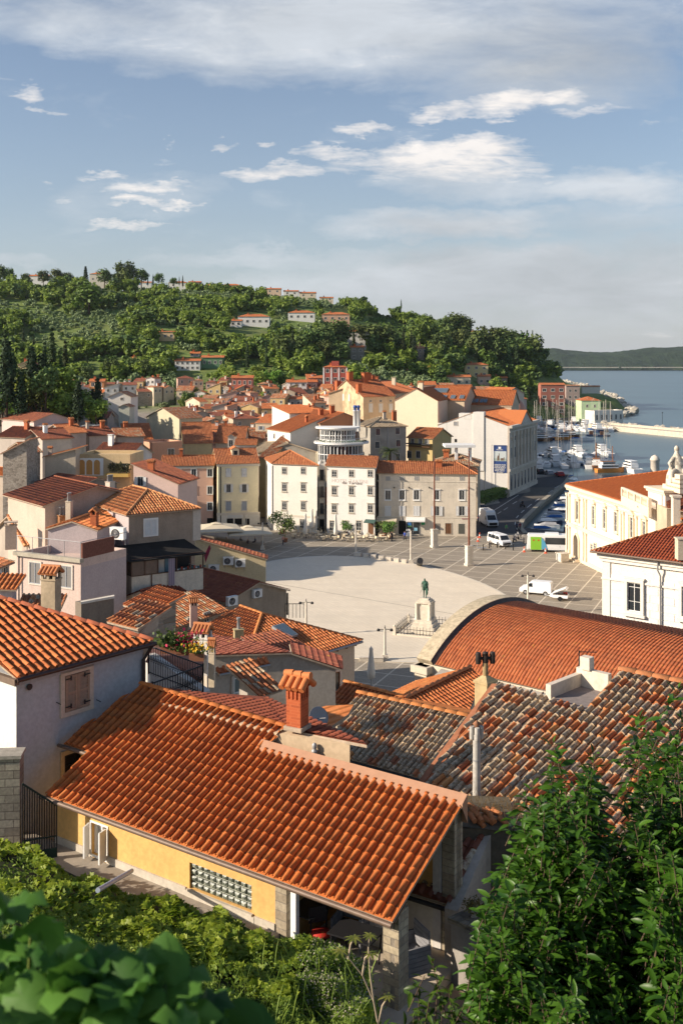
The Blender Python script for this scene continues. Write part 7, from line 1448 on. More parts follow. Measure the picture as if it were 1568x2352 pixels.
def lm(name,label,A,Y,B,**k):
 k.setdefault('cw',0);k.setdefault('rt',False);return bld(name,label,A,Y,B=B,**k)
lm('town_house','large cream gabled house standing above the grey roofs left of the pink townhouse',(333,958),286,(412,962),d=9,h=12,roof='gy',pitch=22,wall=plaster((.60,.54,.38),.25),tile=M_tile_mid)
lm('town_house','white gabled house at the foot of the dark trees',(246,912),330,(303,912),d=12,h=9,roof='gy',pitch=24,wall=wwhite,tile=M_tile_mid,wins=[('F',.6,.6,.8,.8)])
lm('town_house','small pale green gabled house below the white gabled one',(270,935),318,(300,935),d=8,h=8,roof='gy',pitch=24,wall=plaster((.55,.56,.46),.2),tile=M_tile_mid)
lm('town_house','grey house with pale shutter and dark roof by the dark trees',(198,960),262,(250,960),d=8,h=9,roof='gx',pitch=20,wall=plaster((.27,.26,.25),.5),tile=M_tile_dk,wins=[('F',.5,1.8,1,1.3,dict(glass=M_white,st='blind'))])
lm('town_house','pink block with deep brown roof at the left edge of the town',(0,962),236,(77,968),d=10,h=12,roof='gx',pitch=18,wall=plaster((.55,.42,.38),.2),tile=M_tile_dk,wins=[('F',.9,1.6,.8,1.4)])
lm('town_house','low white walled block beside the pink block',(80,982),226,(146,982),d=8,h=10,roof='flat',wall=plaster((.56,.48,.46),.2))
lm('town_house','dark brown roofed house above the low white block',(108,970),244,(176,968),d=11,h=11,roof='gx',pitch=24,wall=plaster((.3,.27,.24),.5),tile=M_tile_dk)
for l,A,Y,B,k in(('brown roofed house with orange chimney at far left above the rubble gable',(-12,1003),192,(58,1006),dict(roof='gx',tile=M_tile_dk,chim=[(.6,.4,1.1,dict(mat=M_brick,w=.8))])),('small grey house with red gable left of the long dark roofs',(58,996),206,(98,998),dict(roof='gy',tile=M_tile_mid)),('long dark roof with white chimney above the ochre arches',(96,1010),188,(172,1006),dict(roof='gx',tile=M_tile_dk,chim=[(.3,.3,1.2,dict(mat=M_white,w=.7))])),('orange roofed house between two dark roofs at left',(150,996),208,(204,993),dict(roof='gx',tile=M_tile,chim=[(.7,.4,1.1,dict(mat=M_brick,w=.8))])),('low maroon roof left of the large cream gable',(204,1002),214,(268,999),dict(roof='gx',tile=M_tile_dk,chim=[(.2,.4,1.1,{}),(.8,.4,1.1,dict(mat=M_brick,w=.8))])),('pale house with faded roof below the large cream gable',(268,1004),222,(335,1002),dict(roof='gx',tile=M_tile_mid,chim=[(.5,.6,1.1,dict(mat=M_brick,w=.8))])),('narrow white house with terrace at left below the dark trees',(176,985),232,(212,985),dict(roof='flat',wall=wwhite))):
 k.setdefault('wall',plaster((.46,.40,.34),.4));bld('town_house',l,A,Y,B=B,d=9,h=13,pitch=20,cw=.34,ch=.45,amp=.07,**k)
# ------------------------------------------------------------ houses on the ridge
def ongrd(u,v,y0=432,y1=930):
 y=y0
 while y<y1:
  x=(u-784)/F*y;z=H-(v-832)/F*y
  if z<=hill(x,y):return y
  y+=2
 return y1
def hh(label,u0,u1,ve,vb,wc,roof='gx',tile=M_tile_new,y=None,wins=2,rows=1,pitch=18,d=None,name='ridge_house',dirt=.2,glass=None):
 Y=y or ongrd((u0+u1)/2,vb);k=Y/F;w=(u1-u0)*k;h=(vb-ve)*k;ws=[]
 for r in range(rows):
  for i in range(wins):ws.append(('F',(i+.5)/wins,h*(r+.45)/rows,min(1.5,w/wins*.4),min(1.5,h/rows*.5),dict(fw=.12,glass=glass or M_glass)))
 a=W(u0,ve,Y);return bld(name,label,None,0,a3=a,b3=a+Vector((w,0,0)),d=d or max(7,w*.55),zb=a.z-h-3,roof=roof,pitch=pitch,wall=plaster(wc,dirt),tile=tile,cw=0,rt=False,wins=ws,oh=.4,chim=[(.3,.4,.9,dict(mat=M_brick,w=.9,cap='slab'))],group='villas scattered on the wooded ridge')
cW,cC,cY,cP=(.72,.70,.66),(.66,.56,.42),(.60,.50,.26),(.60,.38,.26)
hh('white villa with red roof at the far left of the ridge top',66,112,634,655,cW,wins=3);hh('square pale stone villa with shaded ground floor on the ridge top',205,252,629,655,(.60,.54,.46),roof='hip',wins=3);hh('low white house with blue doors on the ridge top',312,348,649,657,cW,glass=simple('blue_doors',(.05,.15,.35),.5));hh('white walled house with red hip roof among pines on the ridge top',386,432,649,662,cW,roof='hip');hh('dark fronted red roofed house right of the pines',432,462,648,656,(.3,.2,.16))
hh('small red roofed house low on the skyline',470,506,655,664,cP);hh('bright red roofed house on the skyline before the gap',508,554,655,667,cP,roof='hip');hh('pale orange house at the middle of the skyline',610,646,664,675,(.66,.48,.34));hh('white house with red roof, left of the right skyline pair',650,686,669,679,cW);hh('cream house at the right of the skyline pair',686,726,673,684,cC);hh('pale low house at the right end of the skyline row',733,766,684,691,cC)
hh('large white villa with glazed upper floor on the middle slope',545,620,727,751,cW,roof='hip',wins=5);hh('low white annex with red roof left of the large villa',527,556,737,751,cW);hh('white villa with red roof and tall chimney above the cypresses',660,724,718,738,cW,roof='hip',wins=4);hh('pink roofed house right of the tall chimney villa',738,804,722,742,cP,roof='hip',wins=4)
hh('square peach house with white windows alone on the left slope',357,402,762,783,(.66,.48,.28),wins=3,pitch=10);hh('long white house attached left of the green house',400,461,829,851,cW,wins=5,rows=2);hh('dark green house with red roof beside the long white one',461,515,821,846,(.12,.22,.12),wins=4);hh('tiny red roofed shed above the green house',435,460,812,819,(.5,.42,.36));hh('small garden shed with red roof on the terraces',299,320,824,832,(.2,.14,.1),wins=1);hh('brick coloured long shed on the middle terraces',476,498,741,748,(.4,.2,.13),wins=1)
hh('three storey white villa in the cypresses right of centre',795,850,762,800,cW,wins=4,rows=2);hh('dark grey house with white doors below the white villa',803,838,798,828,(.24,.22,.18),wins=2,rows=2);hh('old manor half hidden by trees on the right slope',945,982,800,824,(.38,.31,.24),wins=3,rows=2,tile=M_tile_mid);hh('red roof showing among the tall trees on the right slope',1078,1104,762,780,cP)
hh('yellow villa with red roof on the right slope',1065,1122,838,868,cY,wins=3,rows=2,roof='hip');hh('beige terrace house left of the yellow villa',1025,1082,866,892,cC,wins=3);hh('pink square house right of the yellow villa',1096,1128,865,888,(.62,.42,.32),wins=2);hh('low red roofed house with dark front at the right end of the slope',1128,1166,868,884,(.3,.2,.15),wins=2);hh('small red and ochre house on the lower middle slope',960,992,844,862,(.4,.17,.08),wins=2);hh('low orange walled house left of the lower middle one',922,952,850,864,(.45,.24,.1),wins=2)
hh('terracotta coloured block at the foot of the ridge',530,582,868,892,(.42,.15,.11),y=446,wins=4);hh('small orange house at the left foot of the ridge',203,240,876,892,(.58,.28,.12),y=450);hh('white bungalow with red roof below the striped villa',656,706,878,890,cW,y=452,wins=3);hh('brown roofed house right of the white bungalow',706,742,868,884,(.3,.16,.12),y=462);hh('cream house at the dark left wood',38,84,838,880,(.66,.52,.28),y=288,wins=2,roof='gy',tile=M_tile_mid,pitch=20)
T=hh('red and white striped villa with little tower at the foot of the ridge',741,798,843,882,(.42,.10,.07),y=452,wins=3,rows=2,roof='hip')
for f in(0,.33,.66,1):m=MB(T,Matrix());m.box((f*T.ww-.3,-.12,0),(f*T.ww+.3,0,T.ze-T.zb-.2));obj('white_pilaster',m,[M_white],T)
m=MB(T,Matrix());m.box((T.ww/2-1.6,1,T.ze-T.zb),(T.ww/2+1.6,4,T.ze-T.zb+2.6));obj('tower',m,[plaster((.42,.10,.07),.2)],T)
lm('harbour_house','brown brick apartment block with balconies beside the cliff',(1240,884),600,(1298,884),d=9,h=24,roof='gx',pitch=14,wall=plaster((.36,.14,.10),.2),tile=M_tile_new,wins=[('F',fx,z,2.0,1.6,dict(fw=.2))for fx in(.15,.5,.85)for z in(3,7,11,15)]);lm('harbour_house','grey pink apartment house right of the brown block',(1298,886),640,(1332,886),d=9,h=20,roof='gx',pitch=8,wall=plaster((.40,.31,.27),.3),tile=M_tile_mid,wins=[('F',fx,z,1.4,1.5)for fx in(.3,.7)for z in(3,7,11)])
lm('harbour_house','pale green customs house with red roof at the harbour mouth',(1333,920),560,(1380,920),d=14,h=12,roof='hip',pitch=20,wall=plaster((.46,.60,.36),.15),tile=M_tile_new,wins=[('F',fx,z,1.0,1.6)for fx in(.3,.7)for z in(3,7.5)]);lm('harbour_house','long white low pavilion on the quay before the breakwater',(1364,946),545,(1432,944),d=8,h=7,roof='flat',wall=wwhite,wins=[('F',(i+.5)/6,3,1.2,2.6)for i in range(6)])
lm('harbour_house','small white houses on the point with dark windows',(1335,888),760,(1378,888),d=5,h=5,roof='gx',pitch=18,wall=wwhite,tile=M_tile_new);lm('town_house','cream house with three dark windows above the theatre roof',(1100,903),330,(1160,905),d=9,h=12,roof='gx',pitch=24,wall=plaster((.62,.54,.42),.2),tile=M_tile_new,wins=[('F',fx,2.5,1.5,1.8)for fx in(.25,.55,.85)]);lm('town_house','pinkish house with dome shaped oriel behind the theatre',(1148,918),345,(1212,916),d=10,h=14,roof='gx',pitch=16,wall=plaster((.50,.40,.34),.3),tile=M_tile_new,wins=[('F',fx,2.5,1.2,1.8)for fx in(.25,.55,.85)])
for i in range(4):lm('town_house','pale row house at the hill foot, %s from left behind the theatre'%ordn(i),(960+i*42,884+i*4),420,(1002+i*42,884+i*4),d=9,h=8,roof='gx',pitch=18,wall=plaster(((.62,.5,.36),(.5,.4,.3),(.6,.55,.48),(.56,.42,.3))[i],.3),tile=(M_tile_new,M_tile_mid)[i%2],wins=[('F',fx,2.5,1.2,1.4)for fx in(.25,.75)])
T=T_('copper_dome','pink copper dome with lantern behind the theatre','dome',W(1182,938,300),0);m=MB(T,Matrix());m.rev([(3.2,-9),(3.2,-1),(3.4,-.8),(3.0,.4),(2.2,1.8),(1.2,2.6),(.4,3.0),(.3,4.2),(.05,4.6)],14);obj('dome_shell',m,[simple('pink_copper',(.55,.27,.18),.5,.3,.2)],T)
# ------------------------------------------------------------ trees
def crown_pts(kind,rg):
 if kind=='cypress':return[((0,0,z),(1.15*(1-abs(z-4.5)/9)*1.0+.15,None,.9))for z in[1.2+k*.95 for k in range(13)]],14
 if kind=='pine':return[((rg.uniform(-2.6,2.6),rg.uniform(-2.6,2.6),rg.uniform(4.6,9.2)),(1.9,None,1.0))for _ in range(13)],10
 if kind=='olive':return[((rg.uniform(-1.3,1.3),rg.uniform(-1.3,1.3),rg.uniform(2.0,3.6)),(1.2,None,1.0))for _ in range(7)],5
 if kind=='bush':return[((rg.uniform(-1.2,1.2),rg.uniform(-1.2,1.2),rg.uniform(.6,1.6)),(1.0,None,.8))for _ in range(6)],2.5
 if kind=='conifer':return[((0,0,z),(2.7*(1-(z-1.5)/13)+.3,None,.7))for z in[2+k*1.2 for k in range(10)]],14
 return[((rg.uniform(-2.3,2.3),rg.uniform(-2.3,2.3),rg.uniform(3.2,7.2)),(rg.uniform(1.4,2.2),None,1.2))for _ in range(11)],9
def leafcloud(kind,seed,n,s):
 rg=random.Random(seed);cl,h=crown_pts(kind,rg);V=[];Fc=[]
 for i in range(n):
  c,(r,_,rz)=cl[int(rg.random()*len(cl))];d=Vector((rg.gauss(0,1),rg.gauss(0,1),rg.gauss(0,1))).normalized();q=rg.random()**.35;k=r*q*(1+.25*mnoise.noise(Vector((d.x*2+seed,d.y*2,d.z*2+c[2]))))
  p=Vector(c)+Vector((d.x*k,d.y*k,d.z*k*rz));nn=(d+Vector((rg.gauss(0,.5),rg.gauss(0,.5),rg.gauss(0,.5)+.35))).normalized();a=nn.orthogonal().normalized();a.rotate(Matrix.Rotation(rg.uniform(0,6.28),3,nn));b=nn.cross(a);ss=s*rg.uniform(.6,1.3);j=len(V)
  V+=[p-a*ss,p-b*ss*.6+nn*ss*.15,p+a*ss,p+b*ss*.6-nn*ss*.1];Fc.append((j,j+1,j+2,j+3))
 return V,Fc,h
GM={'broad':leafmat('broadleaf',(.08,.155,.022),(.34,.46,.075),.5,.6,.35),'cypress':leafmat('cypress_green',(.018,.04,.012),(.06,.095,.028),1.2,.8,0),'pine':leafmat('pine_green',(.035,.07,.018),(.15,.20,.05),.8,.8,.05),'olive':leafmat('olive_grey',(.10,.13,.05),(.27,.31,.14),.8,.7,.1),'bush':leafmat('bush_green',(.05,.095,.018),(.17,.25,.05),.8,.7,.1),'conifer':leafmat('conifer_green',(.010,.022,.008),(.035,.06,.02),.8,.8,0),'light':leafmat('light_green',(.06,.12,.015),(.17,.27,.05),.6,.6,.2)}
M_bark=simple('bark',(.09,.06,.04),.95,0,.3,5)
def tree_proto(kind,seed,n,s,mat=None):
 k2='broad' if kind=='light' else kind;V,Fc,h=leafcloud(k2,seed,n,s);me=bpy.data.meshes.new(kind+'_crown');me.from_pydata(V,[],Fc);me.materials.append(GM[kind])
 m=MB();rg=random.Random(seed+5);m.tube([(0,0,-1.5),(.1,.05,h*.25),(rg.uniform(-.3,.3),rg.uniform(-.3,.3),h*.6)],[.32,.24,.08],6)
 if kind not in('cypress','conifer'):
  for i in range(5):a=rg.uniform(0,6.28);r=rg.uniform(.8,2.0)*(h/9);m.tube([(.05,.05,h*rg.uniform(.25,.4)),(r*.5*math.cos(a),r*.5*math.sin(a),h*.5),(r*math.cos(a),r*math.sin(a),h*rg.uniform(.6,.8))],[.15,.10,.04],5)
 return me,m.mesh('trunk',[M_bark])
PR={k:[tree_proto(k,10*i+3,n,s)for i in range(q)]for k,n,s,q in(('broad',900,.62,3),('light',900,.6,1),('cypress',1300,.30,2),('pine',900,.5,2),('olive',420,.42,2),('bush',320,.36,2),('conifer',1100,.45,1))}
KN={'broad':('broadleaf_tree','leafy green tree','tree'),'light':('broadleaf_tree','bright light green tree','tree'),'cypress':('cypress_tree','dark slender cypress','tree'),'pine':('pine_tree','dark umbrella pine','tree'),'olive':('olive_tree','silvery olive tree','tree'),'bush':('shrub','round green shrub','shrub'),'conifer':('conifer_tree','dark pointed conifer','tree')}
TL=[];rq=random.Random(77)
def tree(kind,x,y,z,sc,label=None,scz=None,group=None):
 nm,kl,ct=KN[kind];e=bpy.data.objects.new(nm,None);COL.objects.link(e);e.location=(x,y,z);e.rotation_euler=(0,0,rq.uniform(0,6.28));e.scale=(sc,sc,scz or sc*rq.uniform(.85,1.15));cm,tm=rq.choice(PR[kind])
 obj('crown',cm,None,e);obj('trunk',tm,None,e);tag(e,label,ct,group);TL.append((e,kind,784+F*x/y,y,label));return e
def treepx(kind,u,vt,vb,label=None,y=None):
 Y=y or ongrd(u,vb);top=Y>=928;Y=866 if top else Y;x=(u-784)/F*Y;z=H-(vb-832)/F*Y-(2 if top else 0);z=hill(x,Y)-1.5 if y is None and not top else z;hgt=(vb-vt)/F*Y;base={'cypress':14,'conifer':14.5,'pine':10.3,'broad':9.3,'light':9.3,'olive':4.8,'bush':2.4}[kind]
 return tree(kind,x,Y,z,hgt/base*(1.0 if kind not in('cypress',)else .95),label,hgt/base)
for u,vt,vb in((921,680,704),(760,685,706),(650,745,822),(672,740,830),(700,752,826),(740,760,828),(622,752,806),(612,772,840),(568,770,842),(926,742,820),(944,748,822),(978,770,830),(1020,778,842),(1100,780,842),(1128,785,850),(1168,775,858),(1186,770,860),(1210,748,826),(1222,750,812),(1198,755,820),(54,742,800),(36,750,806),(78,758,815),(200,805,846),(382,808,850),(812,742,800),(512,815,850),(1062,850,888),(1238,875,905),(30,640,662),(340,628,650),(352,622,652),(420,625,652),(412,628,650)):treepx('cypress',u,vt,vb)
for u,vt,vb in((285,594,660),(300,610,660),(270,622,664),(240,612,660),(130,612,655),(155,620,658),(100,615,655),(60,622,655),(20,610,652),(0,605,655),(366,622,654),(325,612,656),(400,632,655),(1045,714,790),(1065,724,790),(1030,722,788),(1190,756,830),(1150,748,822),(1120,745,822),(1165,752,828),(1100,752,830),(985,738,800),(700,758,826),(780,728,806),(760,736,812),(738,742,820),(860,738,806),(890,742,812),(830,740,800),(720,750,826),(750,775,834),(780,780,838),(648,762,836),(1180,770,840),(1140,765,840),(1215,765,850),(1050,752,820),(1010,760,830)):treepx('pine',u,vt,vb)
treepx('conifer',197,602,650);treepx('conifer',950,762,830)
for u,vt,vb in((965,728,800),(1118,795,850),(205,640,720),(1200,780,850),(985,735,795)):treepx('light',u,vt,vb)
for u,vt,vb,y in((120,740,905,262),(103,775,915,258),(150,772,912,266),(140,800,915,262),(12,745,900,250),(112,850,935,250),(30,790,925,246)):treepx('cypress',u,vt,vb,y=y)
for i in range(58):
 u=rq.uniform(-30,235);y=rq.uniform(236,300);vb=952-rq.uniform(0,60)*(1 if u<150 else .35);x=(u-784)/F*y;tree(rq.choice(['broad','pine','broad','conifer']),x,y,H-(vb-832)/F*y-3,rq.uniform(.75,1.15)*(1 if u<150 else .7))
boxes=[(66,112,636,654),(205,252,630,654),(386,432,650,661),(545,620,718,758),(660,724,708,745),(738,804,712,750),(357,402,752,790),(400,515,812,856),(795,850,752,805),(803,838,795,832),(1065,1122,828,875),(1025,1082,858,896),(1096,1128,855,892),(741,798,830,890),(530,582,860,896),(945,982,792,828),(205,240,868,896),(1230,1345,872,962),(527,560,730,756),(312,348,644,660),(656,742,866,892)]
def clear(x,y,z,hgt):
 u=784+F*x/y;v=832+F*(H-z)/y;vt=v-F*hgt/y
 return not any(a-2<u<b+2 and v>c and vt<d-3 for a,b,c,d in boxes)
cells=[]
for _ in range(7200):
 y=436+430*rq.random()**.9;u=rq.uniform(-25,1286)
 if _>6700:y=rq.uniform(842,890);u=rq.uniform(-20,1230)
 x=(u-784)/F*y
 if inland(x,y)<6:continue
 n=mnoise.noise(Vector((x*.016,y*.016,5)));terr=60<u<420 and 560<y<840 and math.sin(y*.085*3+x*.02)>.55
 if u>1150 and y<520:continue
 k='olive' if n>.12 else('bush' if n<-.28 else('light' if rq.random()<.14 else 'broad'))
 if u>1000 and rq.random()<.22:k='pine'
 if k=='broad' and rq.random()<.10:k='pine'
 if terr:k='bush' if rq.random()<.5 else 'olive'
 sc=rq.uniform(.62,1.15)*(.8 if n>.2 else 1);hg={'olive':5,'bush':2.6,'pine':10}.get(k,9)*sc;z=hill(x,y)-.8
 if y<462:sc*=.7
 if clear(x,y,z,hg):cells.append((k,x,y,z,sc))
cells.sort(key=lambda c:c[2])
per={};rest=[]
for c in cells:
 per.setdefault(c[0],0)
 if per[c[0]]<{'broad':110,'olive':60,'bush':30,'pine':40,'light':20}[c[0]]:tree(c[0],c[1],c[2],c[3],c[4]);per[c[0]]+=1
 else:rest.append(c)
rest=[c for i,c in enumerate(rest)if i%1==0][:4300]
byk={}
for c in rest:byk.setdefault(c[0],[]).append(c)
for k,L_ in byk.items():
 k2='broad' if k=='light' else k;variants=[]
 for sd in(1,2,3):V,Fc,h=leafcloud(k2,sd*7,190 if k2 in('broad','pine')else 110,1.15 if k2 in('broad','pine')else .7);variants.append((np.array([tuple(v)for v in V]),np.array(Fc)))
 AV=[];AF=[];off=0
 for c in L_:
  V,Fc=variants[int(rq.random()*3)];a=rq.uniform(0,6.28);ca,sa=math.cos(a),math.sin(a);Q=V*c[4];Q=np.stack([Q[:,0]*ca-Q[:,1]*sa+c[1],Q[:,0]*sa+Q[:,1]*ca+c[2],Q[:,2]+c[3]],1);AV.append(Q);AF.append(Fc+off);off+=len(V)
 AV=np.concatenate(AV);AF=np.concatenate(AF);me=bpy.data.meshes.new('woodland');me.vertices.add(len(AV));me.vertices.foreach_set('co',AV.ravel());me.loops.add(AF.size);me.loops.foreach_set('vertex_index',AF.ravel());me.polygons.add(len(AF));me.polygons.foreach_set('loop_start',np.arange(0,AF.size,4));me.polygons.foreach_set('loop_total',np.full(len(AF),4));me.update();me.materials.append(GM[k])
 tag(obj('woodland',me),'far woodland of %s covering the upper ridge'%{'broad':'leafy trees','olive':'silvery olives','bush':'low shrubs','pine':'dark pines','light':'bright green trees'}[k],'woodland',kind='stuff')
byk={}
for t in TL:byk.setdefault((t[1],'near' if t[3]<320 else 'low' if t[3]<520 else 'mid' if t[3]<680 else 'top'),[]).append(t)
zone={'near':'on the shaded spur at the left','low':'on the lowest slope of the ridge','mid':'half way up the ridge','top':'near the ridge top'}
for(k,z_),L_ in byk.items():
 L_.sort(key=lambda t:t[2])
 for i,t in enumerate(L_):
  if not t[4]:t[0]['label']='%s %s, %s there from the left'%(KN[k][1],zone[z_],ordn(i));t[0]['group']=KN[k][1]+'s '+zone[z_]
Pm=T_('palm_tree','feathery palm between the glazed pavilion and the grey stone house','tree',W(894.5,1047,206),0);m=MB(Pm,Matrix());m.tube([(0,0,-6),(0,0,.9)],[.3,.28],8);obj('trunk',m,[M_bark],Pm);m=MB(Pm,Matrix());rg=random.Random(2)
for i in range(34):
 a=rg.uniform(0,6.28);el=rg.uniform(-.3,1.3);L_=rg.uniform(1.6,2.3);pts=[Vector((math.cos(a)*L_*t*math.cos(el*(1-t)),math.sin(a)*L_*t*math.cos(el*(1-t)),.9+L_*t*math.sin(el)-1.3*t*t))for t in(0,.25,.5,.75,1)]
 sd=Vector((-math.sin(a),math.cos(a),0))
 for p,q in zip(pts,pts[1:]):
  for sg in(-1,1):
   for k in range(3):b=p+(q-p)*(k/3);m.add([b,b+(q-p)*.3,b+(q-p)*.5+sd*sg*.34-UP*.12],[(0,1,2)])
obj('fronds',m,[leafmat('palm_green',(.03,.06,.015),(.10,.14,.04))],Pm)
# ------------------------------------------------------------ things on the square
M_bronze=simple('green_bronze',(.05,.12,.085),.55,.4,.35,6);M_poleb=simple('rust_pole',(.16,.055,.03),.6);M_tyre=simple('tyre',(.015,.015,.015),.85);M_paintw=simple('white_car_paint',(.78,.78,.77),.25,0,0,6,.5)
def statue():
 T=T_('monument','green bronze violinist statue on a tall pale stone pedestal inside an iron fence','monument',G(975.6,1450,0)+UP*.06,R(-20));st=simple('monument_stone',(.62,.56,.46),.85,0,.2,2)
 m=MB(T,Matrix())
 for s,a,b in((3.3,0,.35),(2.9,.35,.7),(2.5,.7,1.1),(2.1,1.1,1.5),(1.5,1.5,3.4),(1.8,3.4,3.6),(1.5,3.6,3.75),(1.1,3.75,3.95)):m.bx(0,0,a,s,s,b-a)
 for sx,sy in((-.8,-.8),(.8,-.8),(.8,.8),(-.8,.8)):m.rev([(.3,1.5),(.2,1.8),(.17,3.1),(.26,3.4)],8,0,Matrix.Translation((sx,sy,0)))
 obj('pedestal',m,[st],T);body=human([(0,0)],M_bronze,T,3.95,2.35,'violin');m=MB(T,Matrix());m.tube([(.28,-.15,5.1),(.36,-.4,4.6),(.34,-.35,4.35)],[.08,.12,.05],6);m.tube([(-.25,-.2,5.2),(-.5,-.3,4.5)],.018,4);m.add([(-.3,.12,5.75),(.3,.12,5.75),(.38,.22,4.75),(-.38,.22,4.75)],[(0,1,2,3)]);obj('coat_and_violin',m,[M_bronze],T)
 F=T_('iron_fence','low black iron fence with stone posts round the monument','fence',T.e.location,R(-20));m=MB(F,Matrix());p=MB(F,Matrix());C=[(-2.9,-2.9),(2.9,-2.9),(2.9,2.9),(-2.9,2.9)]
 for(a,b),(c,d)in zip(C,C[1:]+C[:1]):
  p.bx(a,b,0,.34,.34,.9);p.rev([(.1,.9),(.17,1.0),(.1,1.12),(.02,1.2)],8,0,Matrix.Translation((a,b,0)));p.box((min(a,c),min(b,d)-.1,0),(max(a,c)+.01,max(b,d)+.1,.16))
  for k in range(1,15):x,y=a+(c-a)*k/15,b+(d-b)*k/15;m.tube([(x,y,.15),(x,y,1.05+.12*(k%2))],[.035,.02],4)
  m.tube([(a,b,.75),(c,d,.75)],.03,4);m.tube([(a,b,.3),(c,d,.3)],.03,4)
 obj('ironwork',m,[M_dark],F);obj('stone_posts',p,[st],F)
def skin(name,V,E,Rr,mats,T,lvl=1,mat_of=None):
 """one continuous body grown over a skeleton"""
 me=bpy.data.meshes.new(name);me.from_pydata(V,E,[]);o=bpy.data.objects.new(name,me);COL.objects.link(o);md=o.modifiers.new('s','SKIN');sv_=me.skin_vertices[0].data
 for i,r in enumerate(Rr):sv_[i].radius=(r,r)
 sv_[0].use_root=True;md.use_smooth_shade=True;sb=o.modifiers.new('b','SUBSURF');sb.levels=lvl;sb.render_levels=lvl
 bpy.context.view_layer.update();m2=bpy.data.meshes.new_from_object(o.evaluated_get(bpy.context.evaluated_depsgraph_get()));bpy.data.objects.remove(o);m2.name=name
 for x in mats:m2.materials.append(x)
 if mat_of:
  for p in m2.polygons:p.material_index=mat_of(p.center)
 return obj(name,m2,None,T)
def human(_,mat,T,z0,h,pose='stand',clothes=None):
 k=h/1.75;s={'stand':0,'violin':0,'walk':.18,'sit':0}[pose]
 V=[(0,0,.95),(0,0,1.18),(0,-.01,1.40),(0,-.01,1.50),(0,-.02,1.62),(0,-.02,1.74),(-.10,0,.90),(-.11,-s,.5),(-.11,-s*.6,.07),(-.11,-s*.6-.14,.03),(.10,0,.90),(.11,s,.5),(.11,s*1.3,.07),(.11,s*1.3-.14,.03),(-.2,0,1.40),(-.26,.03,1.13),(-.27,-.05,.88),(-.27,-.08,.78),(.2,0,1.40),(.26,.03,1.13),(.27,-.05,.88),(.27,-.08,.78)]
 if pose=='violin':V[15]=(-.30,-.02,1.15);V[16]=(-.24,-.22,1.0);V[17]=(-.22,-.28,.95);V[19]=(.3,-.05,1.16);V[20]=(.2,-.25,1.05);V[21]=(.15,-.3,1.0);V[4]=(-.02,-.07,1.60);V[5]=(-.03,-.08,1.72)
 if pose=='sit':V[7]=(-.12,-.42,.88);V[8]=(-.12,-.42,.5);V[9]=(-.12,-.54,.45);V[11]=(.12,-.42,.88);V[12]=(.12,-.42,.5);V[13]=(.12,-.54,.45)
 E=[(0,1),(1,2),(2,3),(3,4),(4,5),(0,6),(6,7),(7,8),(8,9),(0,10),(10,11),(11,12),(12,13),(2,14),(14,15),(15,16),(16,17),(2,18),(18,19),(19,20),(20,21)]
 Rr=[.14,.13,.14,.055,.10,.075,.10,.07,.05,.045,.10,.07,.05,.045,.07,.05,.038,.035,.07,.05,.038,.035];dz=-.42 if pose=='sit' else 0
 V=[(x*k,y*k,(z+dz)*k+z0)for x,y,z in V];zz=lambda c:(c.z-z0)/k-dz
 return skin('body',V,E,[r*k for r in Rr],clothes or[mat],T,1,(lambda c:(3 if zz(c)>1.66 else 2 if zz(c)>1.5 or(abs(c.x)>.22*k and zz(c)<1.1)else 0 if zz(c)>.95 else 1))if clothes else None)
sk,hr_=simple('skin',(.42,.24,.16),.6),simple('dark_hair',(.04,.03,.025),.8)
def person(label,p,rz,top,leg,pose='stand',group=None):
 T=T_('person',label,'person',p,rz,group);human(0,None,T,0,1.72,pose,[simple('cloth_%.2f%.2f%.2f'%top,top,.85),simple('trousers_%.2f%.2f%.2f'%leg,leg,.85),sk,hr_]);return T
statue()
def P0_(u,v,z=0):return G(u,v,z)+UP*.0
person('person in white shirt standing at the open side of the white minibus',P0_(1126,1256),1.2,(.7,.7,.7),(.05,.05,.06));person('person in green top standing on the road below the camper van',P0_(1162,1224),.2,(.10,.30,.12),(.12,.12,.14));person('person in dark clothes, left of the pair on the road',P0_(1186,1220),2.8,(.04,.05,.09),(.03,.03,.04),'walk');person('person in dark red jacket, right of the pair on the road',P0_(1193.5,1220),3.0,(.16,.03,.04),(.03,.03,.04),'walk')
person('person in blue top and dark shorts at the end of the cafe tables',P0_(929,1242),-.5,(.05,.09,.35),(.05,.05,.06),'walk');person('person in black standing left of the cafe lamp post',P0_(899,1243),.5,(.03,.03,.035),(.03,.03,.035));person('person in pink top carrying a bag near the open parasol',P0_(650,1252),.8,(.50,.26,.20),(.05,.05,.07),'walk')
def lamp(label,u,vb,h=4.0):
 T=T_('street_lamp',label,'street lamp',G(u,vb,0),0,'pale stone lamp posts round the square');m=MB(T,Matrix());m.bx(0,0,0,.75,.75,.25);m.bx(0,0,.25,.6,.6,.35);obj('base',m,[M_stoneW],T);m=MB(T,Matrix());m.rev([(.17,.6),(.14,1),(.12,h)],10);obj('post',m,[M_stoneW],T)
 m=MB(T,Matrix());m.tube([(-.75,0,h-.1),(.75,0,h-.1)],.04,5);m.tube([(0,0,h),(0,0,h+.35)],[.08,.02],6)
 for s in(-.7,.7):m.rev([(.03,h-.3),(.18,h-.28),(.16,h-.1),(.04,h)],8,0,Matrix.Translation((s,0,0)))
 obj('lantern',m,[M_dark],T)
